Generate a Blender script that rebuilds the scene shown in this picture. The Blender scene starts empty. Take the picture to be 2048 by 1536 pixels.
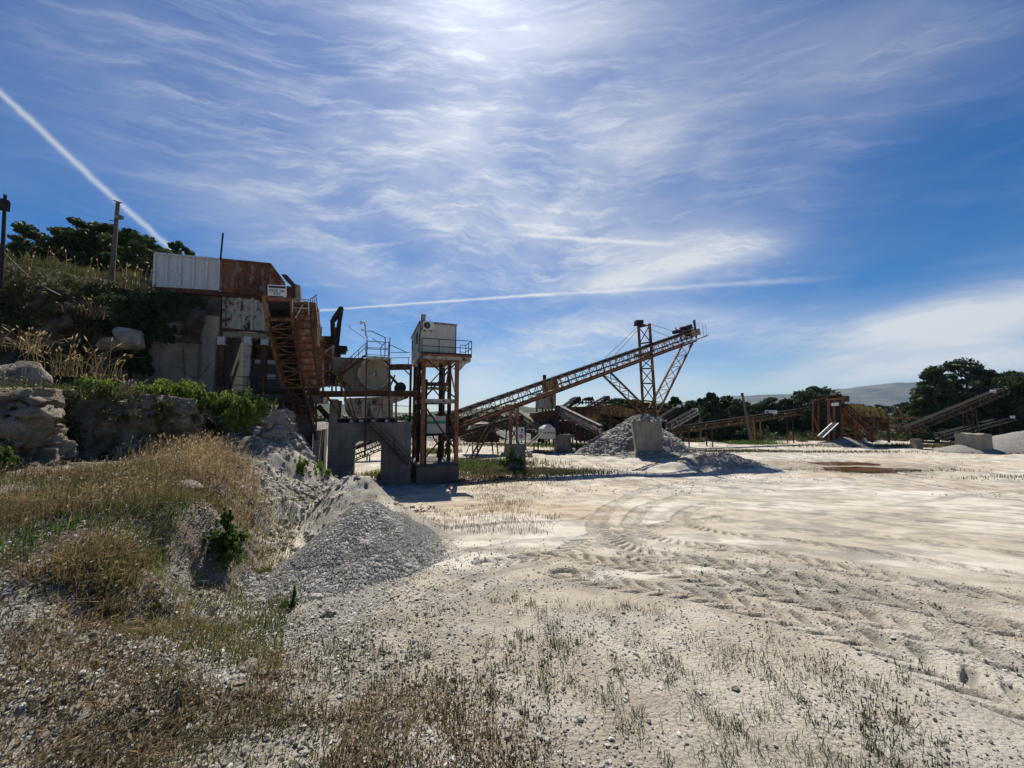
import bpy, math, numpy as np
from mathutils import Vector, Matrix
from math import radians as R
C = bpy.context.scene.collection
SC = bpy.context.scene
# ---------------------------------------------------------------- camera
EYE = 4.6; PITCH = R(4.24); F = 770.0
cam = bpy.data.objects.new('camera', bpy.data.cameras.new('camera')); C.objects.link(cam)
cam.data.sensor_width = 36; cam.data.lens = F/2048*36
cam.data.clip_start = 0.05; cam.data.clip_end = 30000
cam.location = (0, 0, EYE); cam.rotation_euler = (R(90)+PITCH, 0, 0)
SC.camera = cam
# ---------------------------------------------------------------- exposure
SC.view_settings.view_transform = 'Standard'; SC.view_settings.look = 'None'
SC.view_settings.gamma = 1; SC.view_settings.use_curve_mapping = False
SC.view_settings.exposure = 0.55
SC.cycles.max_bounces = 6; SC.cycles.transparent_max_bounces = 8
SC.cycles.volume_bounces = 0; SC.cycles.caustics_reflective = False; SC.cycles.caustics_refractive = False
# ---------------------------------------------------------------- sun
SEL = R(52.8); SAZ = R(-7.0)          # elevation; azimuth from +Y towards +X
SUN = Vector((math.sin(SAZ)*math.cos(SEL), math.cos(SAZ)*math.cos(SEL), math.sin(SEL)))
sl = bpy.data.lights.new('sun', 'SUN'); sl.energy = 4.6; sl.angle = R(0.55); sl.color = (1, .935, .83)
so = bpy.data.objects.new('sun', sl); C.objects.link(so)
so.rotation_euler = (-SUN).to_track_quat('-Z', 'Y').to_euler(); so.location = (0, 0, 60)
# ---------------------------------------------------------------- node helper
class NT:
    def __init__(s, tree): s.t = tree; s.n = tree.nodes; s.l = tree.links
    def inp(s, sock, v):
        if v is None: return
        if isinstance(v, bpy.types.NodeSocket): s.l.new(v, sock)
        elif isinstance(v, (tuple, list)) and sock.type == 'RGBA' and len(v) == 3: sock.default_value = (*v, 1)
        else: sock.default_value = v
    def m(s, op, a, b=None, c=None, clamp=False):
        n = s.n.new('ShaderNodeMath'); n.operation = op; n.use_clamp = clamp
        for i, v in enumerate((a, b, c)): s.inp(n.inputs[i], v)
        return n.outputs[0]
    def vm(s, op, a, b=None, out=0):
        n = s.n.new('ShaderNodeVectorMath'); n.operation = op
        s.inp(n.inputs[0], a); s.inp(n.inputs[1], b) if b is not None else None
        return n.outputs[out]
    def noise(s, vec, scale, detail=4, rough=.55, dist=0, out=0):
        n = s.n.new('ShaderNodeTexNoise'); s.inp(n.inputs['Vector'], vec)
        n.inputs['Scale'].default_value = scale; n.inputs['Detail'].default_value = detail
        n.inputs['Roughness'].default_value = rough; n.inputs['Distortion'].default_value = dist
        return n.outputs[out]
    def voro(s, vec, scale, out='Distance', feature='F1'):
        n = s.n.new('ShaderNodeTexVoronoi'); s.inp(n.inputs['Vector'], vec); n.feature = feature
        n.inputs['Scale'].default_value = scale
        return n.outputs[out]
    def ramp(s, v, a, b, lo=0., hi=1.):
        n = s.n.new('ShaderNodeMapRange'); n.interpolation_type = 'SMOOTHSTEP'
        s.inp(n.inputs[0], v); n.inputs[1].default_value = a; n.inputs[2].default_value = b
        n.inputs[3].default_value = lo; n.inputs[4].default_value = hi
        return n.outputs[0]
    def mix(s, f, a, b, mode='MIX'):
        n = s.n.new('ShaderNodeMix'); n.data_type = 'RGBA'; n.blend_type = mode
        s.inp(n.inputs[0], f); s.inp(n.inputs[6], a); s.inp(n.inputs[7], b)
        return n.outputs[2]
    def mapping(s, vec, scale=(1, 1, 1), rot=(0, 0, 0), loc=(0, 0, 0)):
        n = s.n.new('ShaderNodeMapping'); s.inp(n.inputs[0], vec)
        n.inputs['Scale'].default_value = scale; n.inputs['Rotation'].default_value = rot; n.inputs['Location'].default_value = loc
        return n.outputs[0]
# ---------------------------------------------------------------- world: Nishita sky, cirrus and two contrails
W_ = bpy.data.worlds.new('World'); SC.world = W_; W_.use_nodes = True
w = NT(W_.node_tree); w.n.clear()
sky = w.n.new('ShaderNodeTexSky'); sky.sky_type = 'NISHITA'; sky.sun_disc = False
sky.sun_elevation = SEL; sky.sun_rotation = SAZ; sky.altitude = 600; sky.air_density = 1.0; sky.dust_density = 0.3; sky.ozone_density = 3.0
geo = w.n.new('ShaderNodeTexCoord').outputs['Generated']
sx = w.n.new('ShaderNodeSeparateXYZ'); w.l.new(geo, sx.inputs[0])
dx, dy, dz = sx.outputs
def img2dir(px, py):
    a, b = (px-1024)/F, (768-py)/F
    y = math.cos(PITCH)-b*math.sin(PITCH); z = math.sin(PITCH)+b*math.cos(PITCH)
    return Vector((a, y, z)).normalized()
def q_of(px, py):
    d = img2dir(px, py); return d.x/d.y, d.z/d.y
dyc = w.m('MAXIMUM', dy, 0.02)
qx = w.m('DIVIDE', dx, dyc); qz = w.m('DIVIDE', dz, dyc)
front = w.ramp(dy, 0.02, 0.25)
def blob(px, py, rx, ry, ang, amp):
    cx, cz = q_of(px, py); ca, sa = math.cos(R(ang)), math.sin(R(ang))
    a = w.m('SUBTRACT', qx, cx); b = w.m('SUBTRACT', qz, cz)
    u = w.m('DIVIDE', w.m('ADD', w.m('MULTIPLY', a, ca), w.m('MULTIPLY', b, sa)), rx/F)
    v = w.m('DIVIDE', w.m('SUBTRACT', w.m('MULTIPLY', b, ca), w.m('MULTIPLY', a, sa)), ry/F)
    r2 = w.m('ADD', w.m('MULTIPLY', u, u), w.m('MULTIPLY', v, v))
    return w.m('MULTIPLY', w.m('EXPONENT', w.m('MULTIPLY', r2, -1.0)), amp)
def addall(l):
    o = l[0]
    for x in l[1:]: o = w.m('ADD', o, x)
    return o
comb = w.n.new('ShaderNodeCombineXYZ'); w.l.new(w.m('DIVIDE', dx, w.m('ADD', w.m('MAXIMUM', dz, 0.0), 1.1)), comb.inputs[0]); w.l.new(w.m('DIVIDE', dz, w.m('ADD', w.m('ABSOLUTE', dy), .75)), comb.inputs[1]); w.l.new(w.m('MULTIPLY', dy, .35), comb.inputs[2])
pl = comb.outputs[0]
warp = w.noise(pl, 3.2, 4, .55, 0, 1)
plw = w.vm('ADD', pl, w.vm('MULTIPLY', w.vm('SUBTRACT', warp, (.5, .5, .5)), (.10, .10, .06)))
plw = w.vm('ADD', plw, w.vm('MULTIPLY', w.vm('SUBTRACT', w.noise(pl, 14, 4, .6, 0, 1), (.5, .5, .5)), (.022, .022, 0)))
n1 = w.noise(w.mapping(plw, (1.0, 2.2, 1), (0, 0, R(35))), 2.4, 11, .57)
n2 = w.noise(w.mapping(plw, (1.0, 2.6, 1), (0, 0, R(-12))), 3.2, 10, .58)
n3 = w.noise(pl, 3.0, 4, .5)
fine = w.noise(w.mapping(plw, (1.2, 6.5, 1), (0, 0, R(28))), 9, 9, .70)
mask = addall([blob(930, 120, 420, 330, 0, .50), blob(960, 470, 420, 210, 5, .34), blob(1080, 470, 110, 60, 25, .16),
               blob(1290, 270, 110, 50, 25, .20), blob(1440, 300, 130, 40, 60, .10), blob(1440, 505, 130, 32, 10, .45), blob(1220, 565, 160, 22, 8, .35),
               blob(1250, 500, 240, 80, 0, .26), blob(560, 330, 420, 180, -35, .22), blob(1750, 130, 340, 120, 20, .22), blob(1550, 380, 240, 60, 30, .12),
               blob(200, 60, 330, 130, -20, .20), blob(2000, 620, 240, 50, 10, .70), blob(1800, 670, 300, 36, 6, .45),
               blob(1150, 690, 420, 38, 6, .52), blob(980, 775, 600, 40, 0, .42), blob(1900, 730, 360, 34, 4, .65), blob(1250, 640, 240, 20, 5, .25)])
mask = w.m('ADD', mask, .06)
tex = w.m('ADD', w.m('MULTIPLY', w.ramp(n1, .38, .70), .70), w.m('MULTIPLY', w.ramp(n2, .38, .72), .45))
tex = w.m('ADD', tex, w.m('MULTIPLY', w.ramp(fine, .44, .76), .65))
dens = w.m('MULTIPLY', w.m('MULTIPLY', mask, front), w.m('ADD', w.m('MULTIPLY', tex, 1.12), .27))
dens = w.m('ADD', dens, w.m('MULTIPLY', w.ramp(n3, .5, .75), .04))
def contrail(p0, p1, width, amp, seed, fade0=.02, fade1=.02, soft=1.0):
    a, b = img2dir(*p0), img2dir(*p1); n = a.cross(b).normalized(); mid = (a+b).normalized(); tan = n.cross(mid).normalized()
    half = math.asin(abs((b-mid*(b.dot(mid))).normalized().dot(tan))*math.sqrt(max(0, 1-(b.dot(mid))**2)))
    dn = w.vm('DOT_PRODUCT', geo, tuple(n), 1); dt = w.vm('DOT_PRODUCT', geo, tuple(tan), 1)
    nn = w.noise(w.vm('ADD', geo, (seed, 0, 0)), 38, 5, .65)
    nl = w.noise(w.vm('ADD', geo, (seed, 3, 0)), 6, 2, .5)
    dn = w.m('ADD', dn, w.m('MULTIPLY', w.m('SUBTRACT', nn, .5), width*1.6)); dn = w.m('ADD', dn, w.m('MULTIPLY', w.m('SUBTRACT', nl, .5), width*1.2))
    wv = w.m('MULTIPLY', w.m('ADD', w.m('MULTIPLY', dt, soft), 1.0), width)
    r = w.m('DIVIDE', dn, wv); g = w.m('EXPONENT', w.m('MULTIPLY', w.m('MULTIPLY', r, r), -1))
    e = w.m('MULTIPLY', w.ramp(dt, -half-fade0, -half+fade0), w.ramp(dt, half+fade1, half-fade1))
    return w.m('MULTIPLY', w.m('MULTIPLY', g, e), amp)
dens = addall([dens, contrail((-60, 130), (345, 502), .0045, .50, 1.3, .02, .01), contrail((625, 622), (1100, 588), 0.0028, .55, 7.7, .02, .03),
               contrail((1060, 592), (1600, 560), .0040, .28, 9.1, .04, .08), contrail((1040, 470), (1330, 488), .0045, .35, 4.1, .03, .05)])
dens = w.m('MINIMUM', w.m('MAXIMUM', dens, 0), .93)
sdot = w.m('MAXIMUM', w.vm('DOT_PRODUCT', geo, tuple(SUN), 1), 0)
fs = w.m('POWER', sdot, 14.0); fs2 = w.m('POWER', sdot, 120.0)
cb = w.m('ADD', 8.0, w.m('ADD', w.m('MULTIPLY', fs, 2.6), w.m('MULTIPLY', fs2, 4)))
ccol = w.vm('SCALE', (.95, .975, 1.0)); w.l.new(cb, ccol.node.inputs['Scale'])
hs = w.n.new('ShaderNodeHueSaturation'); hs.inputs['Hue'].default_value = .508; hs.inputs['Saturation'].default_value = 1.60; hs.inputs['Value'].default_value = .84
w.l.new(sky.outputs[0], hs.inputs['Color'])
skyc = w.mix(dens, hs.outputs[0], ccol)
gl = w.vm('SCALE', (.9, .95, 1)); w.l.new(w.m('ADD', w.m('ADD', w.m('MULTIPLY', fs, 1.1), w.m('MULTIPLY', fs2, 2.2)), w.m('MULTIPLY', w.m('POWER', sdot, 900.), 8.)), gl.node.inputs['Scale'])
skyc = w.vm('ADD', skyc, gl)
bg = w.n.new('ShaderNodeBackground'); w.l.new(skyc, bg.inputs[0]); bg.inputs[1].default_value = 0.066
wo = w.n.new('ShaderNodeOutputWorld'); w.l.new(bg.outputs[0], wo.inputs[0])
# ---------------------------------------------------------------- pixel helpers: they give real places once a distance is chosen
def ray(px, py):
    a, b = (px-1024)/F, (768-py)/F
    return a, math.cos(PITCH)-b*math.sin(PITCH), math.sin(PITCH)+b*math.cos(PITCH)
def Wp(px, py, Y):
    a, y, z = ray(px, py); k = Y/y
    return Vector((a*k, Y, EYE+z*k))
CU, SU = math.cos(R(20)), math.sin(R(20)); OX, OY = -4.9, 26.0     # the plant's own axes: s along its front, t away from it
U3 = Vector((CU, SU, 0)); V3 = Vector((-SU, CU, 0)); Z3 = Vector((0, 0, 1))
def L(s, t, z): return Vector((OX+CU*s-SU*t, OY+SU*s+CU*t, z))
def pp(px, py, t):
    a, y, z = ray(px, py)
    o = -(OX*-SU+OY*CU)-t; d = a*-SU+y*CU; k = -o/d
    X, Y, Z = a*k, y*k, EYE+z*k
    return ((X-OX)*CU+(Y-OY)*SU, Z)
def P(px, py, t):
    s, z = pp(px, py, t); return L(s, t, z)
# ---------------------------------------------------------------- noise
rng = np.random.default_rng(7)
def _h(ix, iy, iz, seed):
    h = (ix.astype(np.int64)*374761393+iy.astype(np.int64)*668265263+iz.astype(np.int64)*2246822519+seed*3266489917) & 0xffffffff
    h = ((h ^ (h >> 15))*2246822519) & 0xffffffff; h = ((h ^ (h >> 13))*3266489917) & 0xffffffff
    return ((h ^ (h >> 16)) & 0xffffff)/float(0xffffff)
def vn(x, y, z=0., seed=0):
    x, y, z = np.broadcast_arrays(np.asarray(x, float), np.asarray(y, float), np.asarray(z, float))
    ix, iy, iz = np.floor(x), np.floor(y), np.floor(z); fx, fy, fz = x-ix, y-iy, z-iz
    fx = fx*fx*(3-2*fx); fy = fy*fy*(3-2*fy); fz = fz*fz*(3-2*fz); o = 0
    flat = not np.any(z)
    for dz_ in ((0,) if flat else (0, 1)):
        for dy_ in (0, 1):
            for dx_ in (0, 1):
                wgt = (fx if dx_ else 1-fx)*(fy if dy_ else 1-fy)*(1 if flat else (fz if dz_ else 1-fz))
                o = o+wgt*_h(ix+dx_, iy+dy_, iz+dz_, seed)
    return o
def fbm(x, y, z=0., oct=4, seed=0, gain=.5):
    o = 0; a = 1; t = 0; s = 1.
    for i in range(oct):
        o = o+a*vn(np.asarray(x)*s+i*17.3, np.asarray(y)*s-i*9.1, np.asarray(z)*s, seed+i); t += a; a *= gain; s *= 2.03
    return o/t
def sst(a, b, x):
    t = np.clip((x-a)/(b-a), 0, 1); return t*t*(3-2*t)
def wloc(o):      # world place of a part's parent (nothing is rotated)
    v = Vector((0, 0, 0))
    while o is not None: v = v+o.location; o = o.parent
    return v
# ---------------------------------------------------------------- mesh helpers
def npmesh(name, V, faces, mat, parent=None, smooth=False, attrs=None, loc=None):
    V = np.asarray(V, dtype=np.float32).reshape(-1, 3)
    if parent is not None: V = V-np.array(wloc(parent), dtype=np.float32)
    elif loc is not None: V = V-np.array(loc, dtype=np.float32)
    me = bpy.data.meshes.new(name)
    if isinstance(faces, np.ndarray): faces = [faces]
    me.vertices.add(len(V)); me.vertices.foreach_set('co', V.ravel())
    tot = sum(f.size for f in faces); me.loops.add(tot)
    me.loops.foreach_set('vertex_index', np.concatenate([f.ravel() for f in faces]).astype(np.int32))
    starts = []; o = 0
    for f in faces:
        k = f.shape[1]; starts.append(o+np.arange(len(f))*k); o += f.size
    me.polygons.add(sum(len(f) for f in faces))
    me.polygons.foreach_set('loop_start', np.concatenate(starts).astype(np.int32))
    if not smooth: me.polygons.foreach_set('use_smooth', np.zeros(len(me.polygons), bool))
    else: me.polygons.foreach_set('use_smooth', np.ones(len(me.polygons), bool))
    me.update(calc_edges=True)
    for k, arr in (attrs or {}).items():
        if arr.ndim == 1:
            a = me.attributes.new(k, 'FLOAT', 'POINT'); a.data.foreach_set('value', arr.astype(np.float32))
        else:
            a = me.attributes.new(k, 'FLOAT_COLOR', 'POINT'); a.data.foreach_set('color', np.c_[arr, np.ones(len(arr))].astype(np.float32).ravel())
    me.materials.append(mat)
    o = bpy.data.objects.new(name, me); C.objects.link(o)
    if parent is not None: o.parent = parent
    elif loc is not None: o.location = loc
    return o
class MB:
    def __init__(s): s.v = []; s.f = []
    def add(s, vs, fs):
        b = len(s.v); s.v += [tuple(v) for v in vs]; s.f += [tuple(i+b for i in f) for f in fs]; return s
    def hexa(s, c):   # eight corners: bottom four, top four
        return s.add(c, [(0, 3, 2, 1), (4, 5, 6, 7), (0, 1, 5, 4), (1, 2, 6, 5), (2, 3, 7, 6), (3, 0, 4, 7)])
    def box(s, c, X, Y, Z):   # centre and three half-axes
        c, X, Y, Z = Vector(c), Vector(X), Vector(Y), Vector(Z)
        return s.hexa([c-X-Y-Z, c+X-Y-Z, c+X+Y-Z, c-X+Y-Z, c-X-Y+Z, c+X-Y+Z, c+X+Y+Z, c-X+Y+Z])
    def lb(s, s0, s1, t0, t1, z0, z1):    # box in plant axes
        return s.hexa([L(s0, t0, z0), L(s1, t0, z0), L(s1, t1, z0), L(s0, t1, z0), L(s0, t0, z1), L(s1, t0, z1), L(s1, t1, z1), L(s0, t1, z1)])
    def beam(s, a, b, wd, ht=None, up=None):
        a, b = Vector(a), Vector(b); d = b-a; ln = d.length
        if ln < 1e-5: return s
        d.normalize(); up = Vector(up) if up is not None else (Z3 if abs(d.z) < .95 else U3)
        X = d.cross(up).normalized(); Yv = X.cross(d).normalized(); ht = ht or wd
        return s.box((a+b)/2, X*wd/2, d*ln/2, Yv*ht/2)
    def ibeam(s, a, b, wd, ht):
        a, b = Vector(a), Vector(b); d = (b-a).normalized(); up = Z3 if abs(d.z) < .95 else V3
        X = d.cross(up).normalized(); Yv = X.cross(d).normalized(); t = ht*.1
        s.box((a+b)/2+Yv*(ht/2-t/2), X*wd/2, d*(b-a).length/2, Yv*t/2)
        s.box((a+b)/2-Yv*(ht/2-t/2), X*wd/2, d*(b-a).length/2, Yv*t/2)
        return s.box((a+b)/2, X*t/2, d*(b-a).length/2*.999, Yv*(ht/2-t))
    def tube(s, pts, r, n=8, r1=None):
        pts = [Vector(p) for p in pts]; r1 = r if r1 is None else r1; b = len(s.v); N = len(pts); prev = None
        for i, p in enumerate(pts):
            d = (pts[min(i+1, N-1)]-pts[max(i-1, 0)]).normalized()
            if prev is None: X = d.cross(Z3 if abs(d.z) < .9 else U3).normalized()
            else: X = (prev-d*prev.dot(d)).normalized()
            prev = X; Yv = d.cross(X); rr = r+(r1-r)*i/max(N-1, 1)
            for k in range(n):
                a = 2*math.pi*k/n; s.v.append(tuple(p+(X*math.cos(a)+Yv*math.sin(a))*rr))
        for i in range(N-1):
            for k in range(n):
                k2 = (k+1) % n; s.f.append((b+i*n+k, b+i*n+k2, b+(i+1)*n+k2, b+(i+1)*n+k))
        s.f.append(tuple(b+k for k in range(n))[::-1]); s.f.append(tuple(b+(N-1)*n+k for k in range(n)))
        return s
    def prism(s, poly, off):   # polygon of points, extruded by a vector
        poly = [Vector(p) for p in poly]; off = Vector(off); n = len(poly); b = len(s.v)
        s.v += [tuple(p) for p in poly]+[tuple(p+off) for p in poly]
        s.f.append(tuple(b+i for i in range(n))); s.f.append(tuple(b+n+i for i in range(n))[::-1])
        for i in range(n):
            j = (i+1) % n; s.f.append((b+i, b+n+i, b+n+j, b+j))
        return s
    def plate(s, pix, t0, t1): # polygon traced in the plane t0, real thickness t1-t0
        return s.prism([P(x, y, t0) for x, y in pix], V3*(t1-t0))
    def disc(s, c, ax, r, h, n=32):
        c, ax = Vector(c), Vector(ax).normalized(); return s.tube([c-ax*h/2, c+ax*h/2], r, n)
    def ring(s, c, ax, R0, r, n=36, m=6):
        c, ax = Vector(c), Vector(ax).normalized(); X = ax.cross(Z3 if abs(ax.z) < .9 else U3).normalized(); Yv = ax.cross(X); b = len(s.v)
        for i in range(n):
            a = 2*math.pi*i/n; d = X*math.cos(a)+Yv*math.sin(a)
            for k in range(m):
                q = 2*math.pi*k/m; s.v.append(tuple(c+d*(R0+r*math.cos(q))+ax*r*math.sin(q)))
        for i in range(n):
            for k in range(m):
                i2, k2 = (i+1) % n, (k+1) % m; s.f.append((b+i*m+k, b+i2*m+k, b+i2*m+k2, b+i*m+k2))
        return s
    def ladder(s, a0, a1, b0, b1, n, chord, brace, mode='x', chords=True):  # flat lattice between two chords
        a0, a1, b0, b1 = map(Vector, (a0, a1, b0, b1))
        if chords: s.beam(a0, a1, chord); s.beam(b0, b1, chord)
        for i in range(n+1):
            f = i/n; p, q = a0.lerp(a1, f), b0.lerp(b1, f)
            s.beam(p, q, brace)
            if i < n:
                g = (i+1)/n; p2, q2 = a0.lerp(a1, g), b0.lerp(b1, g)
                if mode == 'x': s.beam(p, q2, brace*.8); s.beam(q, p2, brace*.8)
                elif mode == 'z': s.beam(*((p, q2) if i % 2 else (q, p2)), brace*.8)
        return s
    def rail(s, a, b, h=1.05, n=4, r=.022, mids=1, kick=0):
        a, b = Vector(a), Vector(b)
        for i in range(n+1):
            p = a.lerp(b, i/n); s.tube([p, p+Z3*h], r, 6)
        for k in range(mids+1):
            zz = h*(1-k/(mids+1)); s.tube([a+Z3*zz, b+Z3*zz], r, 6)
        if kick: s.beam(a+Z3*kick/2, b+Z3*kick/2, .015, kick)
        return s
    def clusters(s):
        # primitives are runs of connected faces; group those whose boxes touch
        n = len(s.v); par = list(range(n))
        def fd(i):
            while par[i] != i: par[i] = par[par[i]]; i = par[i]
            return i
        for f in s.f:
            a = fd(f[0])
            for i in f[1:]: par[fd(i)] = a
        g = {}
        for i in range(n): g.setdefault(fd(i), []).append(i)
        if len(g) < 2 or len(g) > 90: return None
        V = np.array(s.v); ks = list(g); bb = [(V[g[k]].min(0)-.03, V[g[k]].max(0)+.03) for k in ks]; c = list(range(len(ks)))
        def fc(i):
            while c[i] != i: i = c[i]
            return i
        for i in range(len(ks)):
            for j in range(i):
                if (bb[i][0] <= bb[j][1]).all() and (bb[j][0] <= bb[i][1]).all(): c[fc(i)] = fc(j)
        out = {}
        for i, k in enumerate(ks): out.setdefault(fc(i), []).extend(g[k])
        return list(out.values()) if 1 < len(out) <= 12 else None
    def build(s, name, mat, parent=None, smooth=False, loc=None):
        if parent is not None:
            cl = s.clusters()
            if cl:
                first = None
                for idx in cl:
                    mp = {v: i for i, v in enumerate(sorted(idx))}; m2 = MB(); m2.v = [s.v[v] for v in sorted(idx)]; m2.f = [tuple(mp[i] for i in f) for f in s.f if f[0] in mp]
                    o = m2.build_(name, mat, parent, smooth, loc); first = first or o
                return first
        return s.build_(name, mat, parent, smooth, loc)
    def build_(s, name, mat, parent=None, smooth=False, loc=None):
        fs = s.f; V = np.array(s.v, np.float32)
        if parent is not None: V = V-np.array(wloc(parent), np.float32)
        elif loc is not None: V = V-np.array(loc, np.float32)
        me = bpy.data.meshes.new(name); me.from_pydata([tuple(map(float, v)) for v in V], [], fs); me.update()
        import bmesh
        bm = bmesh.new(); bm.from_mesh(me); bmesh.ops.recalc_face_normals(bm, faces=bm.faces); bm.to_mesh(me); bm.free()
        if smooth:
            for p in me.polygons: p.use_smooth = True
            me.set_sharp_from_angle(angle=R(40))
        me.materials.append(mat); o = bpy.data.objects.new(name, me); C.objects.link(o)
        if parent is not None: o.parent = parent
        elif loc is not None: o.location = loc
        return o
def tag(o, label=None, cat=None, group=None, kind=None):
    if label: o['label'] = label
    if cat: o['category'] = cat
    if group: o['group'] = group
    if kind: o['kind'] = kind
    return o
def thing(name, label, cat, loc, group=None):
    o = bpy.data.objects.new(name, None); C.objects.link(o); o.location = loc; o.empty_display_size = .3
    return tag(o, label, cat, group)
# ---------------------------------------------------------------- materials
def mat(name, fn, rough=.8, metal=0., transl=None, spec=.3):
    m = bpy.data.materials.new(name); m.use_nodes = True; k = NT(m.node_tree); k.n.clear()
    b = k.n.new('ShaderNodeBsdfPrincipled'); out = k.n.new('ShaderNodeOutputMaterial')
    b.inputs['Roughness'].default_value = rough; b.inputs['Metallic'].default_value = metal; b.inputs['Specular IOR Level'].default_value = spec
    tc = k.n.new('ShaderNodeTexCoord'); g = k.n.new('ShaderNodeNewGeometry')
    col, hgt, hd = fn(k, g.outputs['Position'], b)
    k.inp(b.inputs['Base Color'], col)
    if hgt is not None:
        bp = k.n.new('ShaderNodeBump'); bp.inputs['Distance'].default_value = hd; bp.inputs['Strength'].default_value = 1
        k.l.new(hgt, bp.inputs['Height']); k.l.new(bp.outputs[0], b.inputs['Normal'])
    sh = b.outputs[0]
    if transl:
        t = k.n.new('ShaderNodeBsdfTranslucent'); k.inp(t.inputs[0], col)
        mx = k.n.new('ShaderNodeMixShader'); mx.inputs[0].default_value = transl
        k.l.new(sh, mx.inputs[1]); k.l.new(t.outputs[0], mx.inputs[2]); sh = mx.outputs[0]
    k.l.new(sh, out.inputs[0]); return m
def attr(k, name, out='Fac'):
    a = k.n.new('ShaderNodeAttribute'); a.attribute_name = name; return a.outputs[out]
def paint(base, rust=(.105, .045, .022), dark=(.03, .018, .012), amount=.5, sc=1.6):
    def fn(k, p, b):
        streak = k.noise(k.mapping(p, (2.2, 2.2, .5)), sc, 7, .68, .3)
        n = k.noise(p, sc*2.6, 8, .7, .2); g = k.noise(p, .35, 3)
        f = k.ramp(k.m('ADD', k.m('MULTIPLY', streak, .55), k.m('MULTIPLY', n, .45)), .62-.24*amount, .70-.20*amount)
        dirt = k.ramp(k.noise(k.mapping(p, (3, 3, .35)), 3.5, 6, .65), .35, .8)
        bc = k.mix(k.m('MULTIPLY', dirt, .45), base, tuple(c*.45 for c in base))
        rc = k.mix(k.ramp(k.noise(p, 9, 5, .7), .35, .7), rust, dark)
        rc = k.mix(k.ramp(g, .45, .7, 0, .5), rc, tuple(min(1, c*1.9) for c in rust))
        k.inp(b.inputs['Roughness'], k.m('ADD', .45, k.m('MULTIPLY', f, .45)))
        return k.mix(f, bc, rc), k.m('ADD', f, k.m('MULTIPLY', n, .5)), .006
    return fn
def concrete(base=(.26, .245, .21), boards=True, dark=.85):
    def fn(k, p, b):
        n = k.noise(p, .9, 7, .62); n2 = k.noise(k.mapping(p, (2.5, 2.5, .28)), 1.6, 6, .6)
        f = k.ramp(n, .3, .72); g = k.ramp(n2, .42, .75)
        c = k.mix(f, tuple(x*.62 for x in base), base)
        c = k.mix(k.m('MULTIPLY', g, dark), c, tuple(x*.33 for x in base))
        c = k.mix(k.m('MULTIPLY', k.ramp(k.noise(p, 14, 4, .7), .6, .75), .5), c, tuple(x*.5 for x in base))
        sp = k.n.new('ShaderNodeSeparateXYZ'); k.l.new(p, sp.inputs[0])
        h = k.m('MULTIPLY', k.noise(p, 22, 6, .7), .5)
        if boards:
            fr = k.m('FRACT', k.m('MULTIPLY', k.m('ADD', sp.outputs[2], k.m('MULTIPLY', n, .03)), 1/.22))
            ln = k.ramp(fr, 0.0, .10, 0, 1); h = k.m('ADD', h, ln)
            c = k.mix(k.m('MULTIPLY', k.m('SUBTRACT', 1, ln), .45), c, tuple(x*.3 for x in base))
        return c, h, .012
    return fn
def plain(col, var=.3, sc=6, bump=.003):
    def fn(k, p, b):
        n = k.noise(p, sc, 6, .65)
        return k.mix(k.ramp(n, .3, .75), tuple(c*(1-var) for c in col), tuple(min(1, c*(1+var)) for c in col)), n, bump
    return fn
M = {}
M['white_panel'] = mat('white_panel', paint((.52, .54, .55), amount=.22, sc=1.2))
M['rust_panel'] = mat('rust_panel', paint((.26, .20, .15), rust=(.15, .060, .030), dark=(.045, .021, .014), amount=.95, sc=1.3))
M['cream_rust'] = mat('cream_rust', paint((.44, .41, .34), amount=.55, sc=1.2))
M['cream'] = mat('cream', paint((.27, .245, .18), amount=.2, sc=1.0))
M['rust'] = mat('rust', paint((.125, .056, .030), rust=(.070, .034, .020), dark=(.03, .016, .011), amount=.9, sc=2))
M['rust_bright'] = mat('rust_bright', paint((.26, .105, .045), rust=(.13, .055, .027), dark=(.035, .018, .012), amount=.6, sc=1.5))
M['yellow_rust'] = mat('yellow_rust', paint((.23, .15, .04), rust=(.095, .043, .022), amount=.85, sc=1.2))
M['yellow'] = mat('yellow', paint((.31, .195, .035), rust=(.12, .05, .022), amount=.6, sc=.8))
M['grey_steel'] = mat('grey_steel', paint((.27, .25, .22), amount=.55, sc=1.5))
M['dark_steel'] = mat('dark_steel', plain((.022, .020, .019), .4, 5))
M['rubber'] = mat('rubber', plain((.024, .023, .022), .4, 4), 1.0, 0, None, .05)
M['sheet'] = mat('sheet', paint((.50, .50, .47), amount=.08, sc=1.0))
M['offwhite'] = mat('offwhite', plain((.62, .62, .6), .15, 3))
M['sign_white'] = mat('sign_white', plain((.74, .74, .72), .08, 3, .001), .5)
M['ink'] = mat('ink', plain((.03, .03, .035), .1, 3, 0), .5)
M['navy'] = mat('navy', plain((.03, .04, .12), .1, 3, 0), .5)
M['blue'] = mat('blue', plain((.03, .12, .42), .1, 3, 0), .5)
M['red'] = mat('red', plain((.55, .03, .03), .1, 3, 0), .5)
M['green'] = mat('green', plain((.03, .24, .13), .15, 3, 0), .5)
M['concrete'] = mat('concrete', concrete(), .9)
M['concrete_light'] = mat('concrete_light', concrete((.36, .33, .265), True, .45), .9)
M['concrete_dark'] = mat('concrete_dark', concrete((.15, .138, .12), True, .5), .9)
M['wood'] = mat('wood', plain((.13, .10, .075), .4, 8))
M['bark'] = mat('bark', plain((.09, .065, .045), .5, 9, .02))
def leafmat(a, b, tr=.35):
    def fn(k, p, bs): return k.mix(attr(k, 'tint'), a, b), None, 0
    return mat('foliage', fn, .65, 0, tr)
M['pine'] = leafmat((.022, .042, .014), (.075, .115, .034), .3)
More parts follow.
